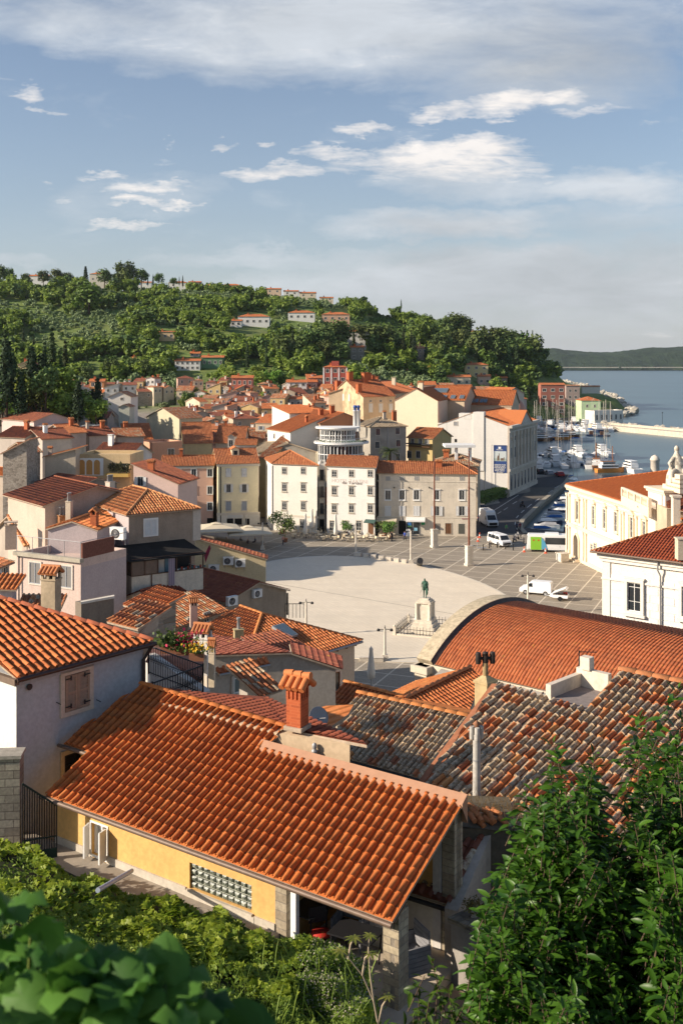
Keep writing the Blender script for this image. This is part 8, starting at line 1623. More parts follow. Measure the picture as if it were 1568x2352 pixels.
lamp('lamp post at the left end of the low stone blocks',817,1277,5.2);lamp('lamp post at the right end of the low stone blocks',943,1294,5.2);lamp('lamp post nearest the camera beside the closed parasol',883.5,1516,3.4);lamp('lamp post beside the white van',1211.5,1410,5.0);lamp('lamp post by the open parasol left of the cafe',603,1262,4.6);lamp('lamp post whose lantern rises behind the skylight house',703,1460,4.0)
def flagpole(label,u,vb,h):
 T=T_('flagpole',label,'flagpole',G(u,vb,0),R(20),'tall rust brown flagpoles on stone pedestals');m=MB(T,Matrix());m.bx(0,0,0,1.2,1.2,.3);m.bx(0,0,.3,.95,.95,2.7);m.bx(0,0,2.4,1.1,1.1,.12);m.bx(0,0,3.0,1.08,1.08,.16);obj('pedestal',m,[M_stoneW],T);m=MB(T,Matrix());m.rev([(.17,3.1),(.15,8),(.10,h-.3),(.05,h)],10);m.rev([(.02,h),(.12,h+.1),(.02,h+.25)],8);obj('pole',m,[M_poleb],T)
flagpole('right flagpole of the two, standing nearer the white van',1076.5,1299,17.8);flagpole('left flagpole of the two, standing before the grey building',997,1257,15.6)
for i in range(7):
 u=822+i*17.6;T=T_('stone_block','low pale stone block, %s from left between the two lamps'%ordn(i),'bollard',G(u,1277.5+i*2.6,.06),-.16-.03*i,'low stone blocks edging the oval');m=MB(T,Matrix());m.bx(0,0,0,.8,.5,.55);m.bx(0,0,.55,.86,.56,.06);obj('block',m,[M_stoneW],T)
m=MB();m.tube([G(945,1294,.3)+Vector((1.2,0,0)),G(945,1294,.9)+Vector((1.3,.1,.4))],.5,10);tag(obj('waste_bin',m,[M_dark]),'dark round bin beside the right lamp of the stone blocks','bin')
for u,v,l in((839,1518,'left'),(866,1519,'right')):T=T_('stone_block','low pale block left of the nearest lamp post, %s one of two'%l,'bollard',G(u,v,0),0,'low stone blocks near the lamp');m=MB(T,Matrix());m.bx(0,0,0,1.3,.5,.4);m.bx(0,0,.4,1.36,.56,.05);obj('block',m,[M_stoneW],T)
def parasol(label,p,open_,w=3.8,h=3.0,rz=0,mat=None,group=None):
 T=T_('parasol',label,'parasol',p,rz,group);c=mat or simple('beige_canvas',(.62,.54,.40),.85,0,.06);m=MB(T,Matrix());m.tube([(0,0,0),(0,0,h)],.045,6);obj('pole',m,[M_grey],T);m=MB(T,Matrix())
 if open_:
  A=[(w/2,w/2),(0,w/2),(-w/2,w/2),(-w/2,0),(-w/2,-w/2),(0,-w/2),(w/2,-w/2),(w/2,0)]
  m.add([(0,0,h+.1)]+[(x,y,h-.75-(.06 if x*y else 0))for x,y in A]+[(x,y,h-.98)for x,y in A],[(0,i+1,(i+1)%8+1)for i in range(8)]+[(i+1,i+9,(i+1)%8+9,(i+1)%8+1)for i in range(8)]);m.add([(0,0,h+.25)]+[(x*.22,y*.22,h-.02)for x,y in A],[(0,i+1,(i+1)%8+1)for i in range(8)])
 else:m.rev([(.16,.9),(.36,1.0),(.42,1.5),(.34,2.1),(.18,h-.3),(.22,h-.2),(.03,h+.1)],9)
 obj('canopy',m,[c],T);return T
parasol('big open beige parasol against the side of the pink townhouse',G(497,1258,0),True,8.0,4.2,.25,group='open beige parasols');parasol('big open beige parasol in front of the pale yellow townhouse',G(571,1257,0),True,7.4,3.6,.2,group='open beige parasols')
wc=simple('white_canvas',(.74,.70,.62),.85,0,.06)
for i,(u,vb)in enumerate(((701,1238),(716.5,1225),(770.5,1240),(785,1225))):parasol('closed white parasol among the cafe tables, %s from the left'%ordn(i),G(u,vb,0),False,h=4.6,mat=wc,group='closed parasols at the cafe')
parasol('closed parasol standing alone left of the nearest lamp post',G(852,1580,0),False,h=4.0,mat=wc);parasol('closed tan parasol before the pale yellow townhouse',G(561,1240,0),False,h=4.8)
def cafe_protos():
 t=T_('cafe_table','small cafe table','table',(0,0,0));m=MB(t);m.bx(0,0,.72,.85,.85,.04);obj('tabletop',m,[simple('cream_top',(.68,.60,.45),.6)],t);m=MB(t);m.tube([(0,0,0),(0,0,.72)],.04,5);m.rev([(.25,0),(.2,.04)],8);obj('pedestal',m,[M_dark],t)
 c=T_('cafe_chair','cafe chair','chair',(0,0,0));m=MB(c);m.bx(0,0,.42,.48,.48,.05);obj('seat',m,[simple('cream_rattan',(.66,.55,.38),.8)],c);m=MB(c);m.box((-.24,.2,.47),(.24,.25,.88));obj('backrest',m,[simple('cream_rattan',(.66,.55,.38),.8)],c)
 for sx in(-.2,.2):
  for sy in(-.2,.2):m=MB(c);m.tube([(sx,sy,.42),(sx,sy,0)],.02,4);obj('leg',m,[M_dark],c)
 return t,c
CT,CC=cafe_protos();rc=random.Random(12);first=True;nt_=nc_=0
for r,vv in enumerate((1221,1229,1236,1243)):
 for j in range(9 if r<3 else 6):
  u=668+j*28.5+r*4+rc.uniform(-3,3)-(0 if r<3 else-60);p=G(u,vv+rc.uniform(-1.2,1.2),0)+UP*.01
  if u>910 or(vv<1225 and(735<u<745)):continue
  row=('wall','second','third','front')[r];lab='cream cafe table, %s from the left in the %s row by the hotel'%(ordn(j),row)
  if nt_==0:CT.e.location=p;CT.e['label']=lab;CT.e['group']='cafe tables outside the hotel'
  else:copy_thing(CT,p,rc.uniform(-.3,.3),label=lab,group='cafe tables outside the hotel')
  nt_+=1
  for q in range(3):
   a=q*2.1+rc.uniform(-.4,.4)+r;pp=p+Vector((math.cos(a),math.sin(a),0))*.75;lab='cafe chairs drawn up to the tables of the %s row by the hotel'%row
   if nc_==0:CC.e.location=pp;CC.e.rotation_euler=(0,0,a-PI/2);CC.e['label']=lab;CC.e['group']='cafe chairs of the %s row'%row
   else:copy_thing(CC,pp,a-PI/2,label=lab,group='cafe chairs of the %s row'%row)
   nc_+=1
for i,(u,v,s)in enumerate(((648,1226,1.2),(655,1245,1.15),(634,1214,.9),(892,1238,.9),(882,1232,.9),(768,1222,.7),(795,1228,.7))):
 T=T_('potted_tree','bushy potted tree, %s from the left around the cafe'%ordn(sorted([648,655,634,892,882,768,795]).index(u)),'potted tree',G(u,v,0),i,'potted trees around the cafe',s);V,Fc,h=leafcloud('bush',50+i,500,.16);me=bpy.data.meshes.new('crown');me.from_pydata([(x*.9,y*.9,z*1.2+1.0)for x,y,z in V],[],Fc);me.materials.append(GM['bush']);obj('crown',me,None,T);m=MB(T,Matrix());m.rev([(.3,0),(.42,.6),(.44,.62)],10);obj('pot',m,[simple('terracotta',(.30,.13,.07),.8)],T);m=MB(T,Matrix());m.tube([(0,0,.5),(0,0,2)],.06,5);obj('trunk',m,[M_bark],T)
for i in range(6):person('person sitting in shade under the open parasol, %s from the left'%ordn(i),G(520+i*16.5,1250+(i%2)*5,0),i*1.3,((.05,.10,.14),(.04,.04,.05),(.3,.28,.26),(.1,.05,.05),(.05,.06,.1),(.2,.2,.22))[i],(.04,.04,.05),'sit','people seated under the parasol')
# ---------------- vehicles
def vehicle(name,label,cat,p,rz,L,Wd,prof,glass,col,wheels,r=.32,extra=None,tint=.06,group=None):
 """prof: side outline (x from rear 0 to front L, z); glass: side window polygons; wheels: x positions"""
 T=T_(name,label,cat,p,rz,group);m=MB(T,Matrix());zb=max(z for x,z in prof);n=len(prof)
 def yy(z):return Wd/2*(1-(.13 if z>zb*.62 else 0)*(z-zb*.62)/(zb*.38)if z>zb*.62 else 1)
 vs=[(x-L/2,-yy(z),z)for x,z in prof]+[(x-L/2,yy(z),z)for x,z in prof];m.add(vs,[tuple(range(n)),tuple(reversed(range(n,2*n)))]+[(i,n+i,n+(i+1)%n,(i+1)%n)for i in range(n)]);o=obj('body',m,[col],T);bv=o.modifiers.new('b','BEVEL');bv.width=.05;bv.segments=2
 for q in glass:
  for s in(-1,1):g=MB(T,Matrix());g.slab([(x-L/2,s*(yy(z)+.012),z)for x,z in q],.02);obj('side_window',g,[M_glass],T)
 if extra:
  for nm,pts,mt in extra:g=MB(T,Matrix());g.slab([(x-L/2,y,z)for x,y,z in pts],.02);obj(nm,g,[mt],T)
 for x in wheels:
  for s in(-1,1):w=MB(T,Matrix());X=Matrix.Translation((x-L/2,s*(Wd/2-.1),r))@Matrix.Rotation(PI/2,4,'X');w.rev([(r,-.11),(r,.11)],14,0,X,False);w.rev([(r*.55,-.12),(r*.55,.12)],10,1,X,False);obj('wheel',w,[M_tyre,M_grey],T)
 for s in(-1,1):h=MB(T,Matrix());h.bx(L/2-.06,s*(Wd/2-.28),.62,.12,.3,.18);obj('headlight',h,[simple('lamp_glass',(.6,.6,.58),.1)],T);h=MB(T,Matrix());h.bx(-L/2+.03,s*(Wd/2-.12),.75,.08,.12,.3);obj('tail_light',h,[simple('tail_red',(.4,.02,.02),.3)],T)
 return T
vanp=[(0,.3),(0,.95),(.08,1.75),(.25,1.82),(2.6,1.82),(2.95,1.72),(3.55,1.12),(4.2,.95),(4.38,.75),(4.4,.3)]
vehicle('delivery_van','white panel van facing away from its open trailer on the square','van',G(1231,1364,0),R(158),4.4,1.8,vanp,[[(2.55,1.1),(2.6,1.62),(2.95,1.6),(3.35,1.12)]],M_paintw,(.8,3.55),extra=[('windscreen',[(3.58,-.75,1.14),(3.58,.75,1.14),(2.98,.66,1.72),(2.98,-.66,1.72)],M_glass),('bumper',[(-.02,-.85,.3),(-.02,.85,.3),(-.02,.85,.55),(-.02,-.85,.55)],M_dark)])
mbp=[(0,.35),(0,1.1),(.12,1.95),(.3,2.02),(3.7,2.02),(4.0,1.92),(4.55,1.2),(5.1,1.02),(5.2,.7),(5.2,.35)]
vehicle('minibus','white minibus with dark windows parked facing the camera on the square','van',G(1146,1252,0),R(-68),5.2,1.9,mbp,[[(.3,1.2),(.35,1.8),(1.4,1.8),(1.4,1.2)],[(1.5,1.2),(1.5,1.8),(2.8,1.8),(2.8,1.2)],[(2.9,1.2),(2.9,1.8),(3.9,1.75),(4.3,1.2)]],M_paintw,(.9,4.2),extra=[('windscreen',[(4.58,-.8,1.22),(4.58,.8,1.22),(4.06,.7,1.9),(4.06,-.7,1.9)],M_glass),('grille',[(5.23,-.7,.45),(5.23,.7,.45),(5.23,.7,.8),(5.23,-.7,.8)],M_dark)])
cvp=[(0,.4),(0,3.0),(.1,3.1),(3.9,3.1),(4.4,2.8),(4.5,2.3),(5.2,1.4),(5.9,1.2),(6.0,.8),(6.0,.4)]
vehicle('camper_van','tall white camper van beside the grey building on the shaded road','van',G(1121,1207,0),R(-80),6.0,2.1,cvp,[[(4.2,1.4),(4.2,2.1),(4.6,2.1),(5.0,1.4)]],M_paintw,(1.2,4.9),extra=[('windscreen',[(5.24,-.9,1.42),(5.24,.9,1.42),(4.58,.8,2.25),(4.58,-.8,2.25)],M_glass),('roof_hatch',[(1,-.5,3.15),(2.4,-.5,3.15),(2.4,.5,3.15),(1,.5,3.15)],M_shgrey),('grille',[(6.03,-.8,.5),(6.03,.8,.5),(6.03,.8,1.0),(6.03,-.8,1.0)],M_dark)])
grn=simple('bus_green',(.22,.48,.04),.5);blu=simple('bus_blue',(.10,.35,.55),.5)
bp=[(0,.35),(0,2.75),(.1,2.9),(8.3,2.9),(8.5,2.6),(8.6,1.2),(8.6,.35)]
bs=vehicle('city_bus','white city bus with green and blue door art half behind the palace','bus',G(1268,1266,0),R(172),8.6,2.3,bp,[[(.4,1.35),(.4,2.45),(5.6,2.45),(5.6,1.35)]],M_paintw,(1.6,5.6),.45,extra=[('door',[(7.9,y,.4)for y in()]or[(6.2,1.17,.4),(8.0,1.17,.4),(8.0,1.17,2.55),(6.2,1.17,2.55)],grn),('side_art',[(5.2,1.165,.5),(6.2,1.165,.5),(6.2,1.165,2.5),(5.6,1.165,1.7)],blu),('windscreen',[(8.62,-1,1.1),(8.62,1,1.1),(8.5,.95,2.6),(8.5,-.95,2.6)],M_glass)])
for k,(x0,x1)in enumerate(((6.35,7.0),(7.15,7.85))):m=MB(bs,Matrix());m.box((x0-4.3,1.16,1.0),(x1-4.3,1.185,2.2));m.rev([(.14,0),(.14,.02)],10,1,Matrix.Translation(((x0+x1)/2-4.3,1.21,2.0))@Matrix.Rotation(PI/2,4,'X'));obj('door_glass',m,[simple('green_glass',(.10,.26,.03),.2),simple('red_sign',(.5,.03,.02),.5)],bs)
m=MB(bs,Matrix());m.box((-1.0,-.7,2.9),(1.2,.7,3.15));obj('roof_unit',m,[M_paintw],bs)
def trailer():
 T=T_('trailer','small white trailer with raised lid and red crate inside, behind the white van','trailer',G(1287,1378,0),R(160));m=MB(T,Matrix());m.box((-1.0,-.75,.4),(1.0,.75,.48));m.box((-1.0,-.75,.48),(-.95,.75,.8));m.box((-.95,.7,.48),(1.0,.75,.8));m.box((-.95,-.75,.48),(1.0,-.7,.8));m.add([(1,-.75,.48),(1,.75,.48),(1,.7,1.0),(1,-.7,1.0),(1.5,-.4,.5),(1.5,.4,.5)],[(0,1,2,3),(0,4,5,1),(1,5,2),(0,3,4),(3,2,5,4)]);m.tube([(1.4,0,.5),(2.2,0,.5)],.04,5);obj('body',m,[M_paintw],T)
 m=MB(T,Matrix());m.slab([(1.0,-.78,1.0),(1.0,.78,1.0),(-.7,.78,1.75),(-.7,-.78,1.75)],.06);m.slab([(-.7,-.78,1.75),(-.7,.78,1.75),(-.95,.78,1.55),(-.95,-.78,1.55)],.06);m.add([(.9,-.76,.95),(-.7,-.76,1.7),(-.95,-.76,1.5),(-.3,-.76,1.3)],[(0,1,2,3)]);obj('lid',m,[M_paintw],T)
 for s in(-1,1):w=MB(T,Matrix());X=Matrix.Translation((0,s*.8,.3))@Matrix.Rotation(PI/2,4,'X');w.rev([(.3,-.08),(.3,.08)],14,0,X,False);obj('wheel',w,[M_tyre],T)
 m=MB(T,Matrix());m.box((-.8,-.5,.5),(-.3,.0,1.0),0);m.box((-.75,.1,.5),(.3,.6,.9),1);obj('cargo',m,[simple('red_crate',(.55,.04,.02),.6),simple('dark_cargo',(.08,.05,.04),.8)],T)
trailer()
carp=[(0,.3),(0,.8),(.25,.92),(.75,1.40),(2.3,1.42),(3.1,.95),(3.9,.82),(4.1,.6),(4.1,.3)];cg=[[(.8,.95),(.95,1.32),(2.2,1.34),(2.85,.95)]];ce=[('windscreen',[(3.08,-.7,.98),(3.08,.7,.98),(2.38,.62,1.4),(2.38,-.62,1.4)],M_glass),('rear_window',[(.28,-.65,.96),(.28,.65,.96),(.72,.6,1.36),(.72,-.6,1.36)],M_glass)]
for u,v,c,l in((1238,1087,(.02,.02,.025),'black car, left of the three parked at the quay edge'),(1260,1091,(.35,.38,.42),'silver blue car in the middle of the three at the quay edge'),(1284,1094,(.40,.02,.02),'red car, right of the three parked at the quay edge')):vehicle('parked_car',l,'car',G(u,v,0),R(95),4.1,1.75,carp,cg,simple('paint_%.2f'%c[0],c,.25,0,0,6,.6),(.75,3.3),extra=ce,group='cars parked at the quay edge')
vehicle('parked_car','dark car by the wall behind the camper van','car',G(1104,1172,0),R(80),4.1,1.75,carp,cg,simple('paint_dark',(.04,.05,.07),.25,0,0,6,.6),(.75,3.3),extra=ce);vehicle('delivery_van','white van with yellow green nose at the far quay','van',G(1305,958,0),R(175),4.4,1.8,vanp,[],M_paintw,(.8,3.55));vehicle('parked_car','dark blue car at the near left of the camper van','car',G(1106,1196,0),R(80),4.1,1.75,carp,cg,simple('paint_navy',(.02,.03,.06),.25,0,0,6,.6),(.75,3.3),extra=ce)
def scooter(label,p,rz,rider=False):
 T=T_('scooter',label,'scooter',p,rz,'motor scooters');m=MB(T,Matrix());m.tube([(-.6,0,.6),(-.1,0,.55),(.1,0,.35),(.45,0,.35),(.6,0,.9)],[.16,.17,.1,.09,.09],7);obj('body',m,[simple('scooter_grey',(.10,.09,.10),.4)],T);m=MB(T,Matrix());m.box((-.75,-.13,.75),(-.05,.13,.85));obj('seat',m,[M_dark],T)
 for x in(-.6,.65):w=MB(T,Matrix());w.rev([(.26,-.05),(.26,.05)],12,0,Matrix.Translation((x,0,.26))@Matrix.Rotation(PI/2,4,'X'),False);obj('wheel',w,[M_tyre],T)
 m=MB(T,Matrix());m.tube([(.5,-.3,1.05),(.5,.3,1.05)],.025,5);m.add([(.6,-.2,1.0),(.6,.2,1.0),(.5,.15,1.4),(.5,-.15,1.4)],[(0,1,2,3)]);obj('handlebar',m,[M_grey],T)
 if rider:person('helmeted rider in black on the scooter crossing the road',Vector(p)+Vector((0,0,.32)),rz+PI/2,(.03,.03,.035),(.03,.03,.035),'sit')
scooter('black scooter ridden along the harbour road',G(1199,1165,0),R(120),True);scooter('grey scooter parked right of the minibus, front one',G(1181,1245,0),R(60));scooter('grey scooter parked right of the minibus, rear one',G(1184,1240,0),R(40))
for i,(u,v)in enumerate(((1109,1268),(1123,1263),(1141,1262),(1160,1265),(1178,1268),(1195,1240),(1230,1270),(1262,1272),(1285,1273),(1202,1252))):
 T=T_('bollard','dark post, %s from the left in front of the vehicles'%ordn(sorted(range(10),key=lambda k:((1109,1268),(1123,1263),(1141,1262),(1160,1265),(1178,1268),(1195,1240),(1230,1270),(1262,1272),(1285,1273),(1202,1252))[k][0]).index(i)),'bollard',G(u,v-4,0),0,'dark posts edging the square');m=MB(T,Matrix());m.rev([(.09,0),(.08,.95),(.10,.98),(.03,1.05)],8);obj('post',m,[M_dark],T)
for i,(u,v)in enumerate(((1203,1276),(1252,1279),(1097,1252),(1101,1243))):
 T=T_('traffic_cone','orange and white cone, %s'%('below the bus door left','below the bus wheel','left of the minibus lower','left of the minibus upper')[i],'traffic cone',G(u,v-8,0),0,'orange traffic cones');m=MB(T,Matrix());m.bx(0,0,0,.5,.5,.05);m.rev([(.2,.05),(.14,.35)],10,0);m.rev([(.14,.35),(.10,.6)],10,1);m.rev([(.10,.6),(.05,.95)],10,0);obj('cone',m,[simple('cone_orange',(.65,.10,.04),.5),M_white],T)
T=T_('stone_planter','pale stone planter at the palace corner','planter',G(1291,1290,0),R(20));m=MB(T,Matrix());m.bx(0,0,0,1.2,1.2,.2);m.bx(0,0,.2,1.5,1.5,1.1);m.bx(0,0,1.3,1.7,1.7,.15);obj('trough',m,[M_stoneW],T)
T=T_('sign_board','white folding sign board outside the shop','sign',G(937,1231,0),0);m=MB(T,Matrix());m.slab([(-.4,-.35,0),(.4,-.35,0),(.4,0,1.3),(-.4,0,1.3)],.03);m.slab([(-.4,.35,0),(.4,.35,0),(.4,0,1.3),(-.4,0,1.3)],.03);obj('panel',m,[M_white],T)
T=T_('hand_cart','flat cart beside the man at the minibus','cart',G(1106,1263,0),0);m=MB(T,Matrix());m.box((-.8,-.4,.3),(.8,.4,.4));m.tube([(-.8,-.4,.4),(-.85,-.4,1.2),(-.85,.4,1.2),(-.8,.4,.4)],.03,5);obj('deck',m,[M_grey],T)
T=T_('hedge','clipped green hedge between the theatre wall and the road','hedge',G(1120,1150,0),0);m=MB(T);a,b,c,d=[G(u,v,0)for u,v in((1104,1165),(1164,1143),(1155,1135),(1098,1150))]
V,Fc=[],[]
for i in range(2600):
 s,t=rc.random(),rc.random();p=(a*(1-s)+b*s)*(1-t)+(d*(1-s)+c*s)*t;z=rc.choice([rc.uniform(.2,2.0),2.0+rc.uniform(-.15,.2)]);p=Vector((p.x,p.y,z));n=Vector((rc.gauss(0,1),rc.gauss(0,1),rc.gauss(0,1))).normalized()*.22;o_=n.orthogonal().normalized()*.2;m.add([p-n,p+o_,p+n,p-o_],[(0,1,2,3)])
obj('foliage',m,[GM['bush']],T)
# ------------------------------------------------------------ boats
hw=simple('white_hull',(.80,.80,.78),.3,0,.04);hb=simple('blue_cover',(.03,.12,.33),.7);hn=simple('navy_hull',(.02,.035,.08),.3);hwd=simple('varnished_wood',(.30,.12,.04),.5);hgr=simple('grey_cover',(.34,.34,.35),.8);hor=simple('orange_hull',(.55,.22,.05),.5);hdw=simple('dark_wood_hull',(.10,.05,.03),.6)
def boat(kind,hull,cover,label='boat',cat='boat'):
 T=T_({'sail':'sailboat','motor':'motorboat','yacht':'motor_yacht','wood':'wooden_boat'}[kind],label,cat,(0,0,-1.4));L,B,Hh={'sail':(9,2.9,1.2),'motor':(5.6,2.1,.9),'yacht':(11,3.6,1.6),'wood':(9,3,1.4)}[kind];m=MB(T,Matrix());st=9;V=[];Fs=[]
 for i in range(st+1):
  t=i/st;w=B/2*(1-max(0,(t-.45)/.55)**2.2)*(.86+.14*min(1,t*4));x=-L/2+L*t;z=Hh*(.86+.28*t*t);V+=[(x,-w,z),(x,-w*.8,-.1),(x,w*.8,-.1),(x,w,z)]
 for i in range(st):
  a,b=4*i,4*i+4;Fs+=[(a,a+1,b+1,b),(a+1,a+2,b+2,b+1),(a+2,a+3,b+3,b+2)]
 Fs+=[(0,3,2,1)];m.add(V,Fs,0);dk_=[(a[0],a[1]*.93,a[2]-.08)for a in[V[4*i]for i in range(st+1)]];m.add(dk_+[(x,-y,z)for x,y,z in reversed(dk_)],[tuple(range(2*(st+1)))],1);obj('hull',m,[hull,hw if kind!='wood' else hwd],T)
 m=MB(T,Matrix())
 if kind=='motor':m.add([(-2.2,-.8,Hh),(.6,-.8,Hh),(.6,.8,Hh),(-2.2,.8,Hh),(-2.0,-.4,Hh+.45),(.3,-.45,Hh+.5),(.3,.45,Hh+.5),(-2.0,.4,Hh+.45),(1.6,-.4,Hh+.1),(1.6,.4,Hh+.1)],[(0,1,5,4),(1,8,5),(8,9,6,5),(9,2,6),(2,3,7,6),(3,0,4,7),(4,5,6,7)],0)
 elif kind=='sail':m.add([(-1.5,-.9,Hh),(2.2,-.7,Hh+.1),(2.2,.7,Hh+.1),(-1.5,.9,Hh),(-1.3,-.7,Hh+.45),(1.4,-.55,Hh+.5),(1.4,.55,Hh+.5),(-1.3,.7,Hh+.45)],[(0,1,5,4),(1,2,6,5),(2,3,7,6),(3,0,4,7),(4,5,6,7)],2)
 else:m.box((-3.2,-1.2,Hh),(2.2,1.2,Hh+1.1),2);m.box((-2.8,-1.05,Hh+1.1),(1.2,1.05,Hh+1.9),2);m.box((-2.9,-1.1,Hh+1.9),(1.5,1.1,Hh+2.0),0);m.box((-2.6,-1.07,Hh+1.3),(1.22,1.07,Hh+1.7),1);m.box((-3.0,-1.22,Hh+.4),(2.22,1.22,Hh+.8),1)
 obj('cabin',m,[cover,M_glass,hw],T)
 if kind in('sail','wood'):
  h=12.5 if kind=='sail' else 8;ms=MB(T,Matrix());ms.tube([(.8,0,Hh),(.8,0,h)],.07 if kind=='sail' else .10,6);ms.tube([(.8,0,Hh+1.2),(-3.0,0,Hh+1.2)],.14,6,1);
  for q in((L/2,0,Hh+.2),(-L/2,0,Hh),(.6,-B/2,Hh),(.6,B/2,Hh)):ms.tube([(.8,0,h-.1),q],.02,3)
  if kind=='sail':ms.tube([(.8,-.8,h*.6),(.8,.8,h*.6)],.03,4)
  obj('mast',ms,[M_stoneW if kind=='sail' else hwd,cover],T)
 return T
BP={'motor':[(boat('motor',hw,hb),'blue covered'),(boat('motor',hw,hgr),'grey covered'),(boat('motor',hn,hw),'navy hulled')],'sail':[(boat('sail',hw,hb),'white'),(boat('sail',hw,hgr),'grey covered')],'yacht':[(boat('yacht',hw,hw),'white'),(boat('yacht',hn,hw),'navy hulled')],'wood':[(boat('wood',hor,hwd),'orange brown'),(boat('wood',hdw,hwd),'dark brown')]}
BU={};rb_=random.Random(31);BC={}
def put(kind,i,p,rz,place_,sc=1):
 T,c=BP[kind][i%len(BP[kind])];k=(kind,c,place_);BC[k]=BC.get(k,0)+1;lab='%s %s, %s of its kind %s'%(c,{'motor':'motorboat','sail':'sailboat','yacht':'motor yacht','wood':'wooden boat'}[kind],ordn(BC[k]-1),place_);p=Vector((p.x,p.y,-1.4))
 if id(T)not in BU:BU[id(T)]=1;e=T.e;e.location=p;e.rotation_euler=(0,0,rz);e.scale=(sc,sc,sc);e['label']=lab;e['group']='boats moored in the harbour';return e
 return copy_thing(T,p,rz,sc,lab,'boats moored in the harbour')
for j in range(13):
 t=j/12;q=G(1222+t*92,1222-t*104,-1.4)
 for k in range(2 if j<11 else 1):put('motor',j+k*2,q+Vector((2.2+k*6.6,.6*k,0)),R(rb_.uniform(-8,4)+(180 if(j+k)%2 else 0)),'in the near basin from its front',.9)
for j in range(9):put(('yacht','sail','yacht','sail','yacht','motor','yacht','wood','sail')[j],j,G(1236+j*19,1074-(j%3)*3,-1.4),R(85+rb_.uniform(-8,8)),'moored behind the parked cars from the left',.95)
for j in range(13):put(('sail','motor','sail','yacht')[j%4],j+1,G(1226+j*14,1046+rb_.uniform(-5,5),-1.4),R(rb_.uniform(60,110)),'in the middle of the marina from the left')
for j in range(8):put(('wood','wood','motor','sail')[j%4],j,G(1228+j*16,1008+rb_.uniform(-5,6),-1.4),R(rb_.uniform(-20,20)),'in the wooden fleet row from the left')
for j in range(34):put(('sail','sail','yacht','sail','motor')[j%5],j,G(1226+j*5.3,990-(j%3)*8+rb_.uniform(-2,2),-1.4),R(rb_.uniform(70,110)),'at the far marina pontoon from the left',1.15)
put('wood',1,G(1368,1077,-1.4),R(80),'with tall mast right of the cars');put('wood',0,G(1400,1085,-1.4),R(10),'by the palace roof');e=put('yacht',0,G(1446,1084,-1.4),R(100),'alone on open water beyond the palace roof');put('sail',0,G(1313,1112,-1.4),R(60),'near the quay corner beside the palace')
for i,(u,v)in enumerate(((1385,1003),(1360,1002))):
 T=T_('work_boat','small dark work boat, %s of two off the pier'%('right' if i==0 else 'left'),'boat',G(u,v,-1.4),0);m=MB(T,Matrix());m.prism([(-3,-1),(2,-1),(3,0),(2,1),(-3,1)],0,.9,0);m.box((-1.5,-.6,.9),(.2,.6,2.4),1);obj('hull',m,[hn,hdw],T)
for i,(u,v,h)in enumerate(((1410,1092,4),(1352,1075,3.5))):pass
for i,(u,v)in enumerate(((1520,976),(1650,985))[:1]):
 T=T_('pier_lamp','thin lamp post standing on the pale pier','street lamp',G(u,v,.6),0);m=MB(T,Matrix());m.tube([(0,0,0),(0,0,6)],.1,5);m.bx(0,0,6,.6,.4,.3);obj('post',m,[M_dark],T)
for i,(u,vt,vb,nm)in enumerate(((1300,1096,1104,'a'),(1326,1100,1110,'b'))):pass
T=T_('quay_turret','round stone turret with a dome behind the palace roof','turret',G(1503,1100,0),0);m=MB(T,Matrix());m.rev([(1.2,0),(1.2,5.0),(1.35,5.1),(1.35,5.4),(.9,6.2),(.15,6.6)],14);obj('masonry',m,[M_stoneW],T)
# ------------------------------------------------------------ foreground planting
def leaf_mesh(L,Wd,fold=.15,n=4,lobed=False):
 if lobed:
  pts=[(0,-.02),(.30,-.22),(.55,-.02),(.50,.30),(.72,.42),(.48,.62),(.26,.62),(0,1.0),(-.26,.62),(-.48,.62),(-.72,.42),(-.50,.30),(-.55,-.02),(-.30,-.22)]
  V=[(0,.3*L,.06*L)]+[(x*Wd,y*L,-abs(x)*fold*L+(.03*L if i%2 else-.03*L))for i,(x,y)in enumerate(pts)];return V,[(0,i+1,(i+1)%14+1)for i in range(14)]
 V=[];Fs=[]
 for i in range(n+1):t=i/n;w=Wd/2*math.sin(PI*min(.97,t*.9+.07))**.8;z=-.25*L*t*t;V+=[(-w,L*t,z+w*fold*2),(0,L*t,z),(w,L*t,z+w*fold*2)]
 for i in range(n):a=3*i;Fs+=[(a,a+1,a+4,a+3),(a+1,a+2,a+5,a+4)]
 return V,Fs
def scatter(name,leaf,items,mat,T=None,parent=None):
 """many leaves as one mesh: items = (position, facing, up roll, scale)"""
 V0=np.array(leaf[0]);F0=leaf[1];AV=[];Fs=[];off=0;n=len(V0)
 for p,d,roll,s in items:
  d=Vector(d).normalized();x=d.cross(UP);x=x.normalized()if x.length>.05 else Vector((1,0,0));z=x.cross(d);M3=Matrix((x,d,z)).transposed()@Matrix.Rotation(roll,3,'Y');A=np.array(M3)*s;AV.append(V0@A.T+np.array(p));Fs+=[tuple(i+off for i in f)for f in F0];off+=n
 me=bpy.data.meshes.new(name);me.from_pydata(np.concatenate(AV).tolist(),[],Fs);me.materials.append(mat);me.polygons.foreach_set('use_smooth',[True]*len(Fs));me.update();return obj(name,me,None,parent)
rv=random.Random(19)
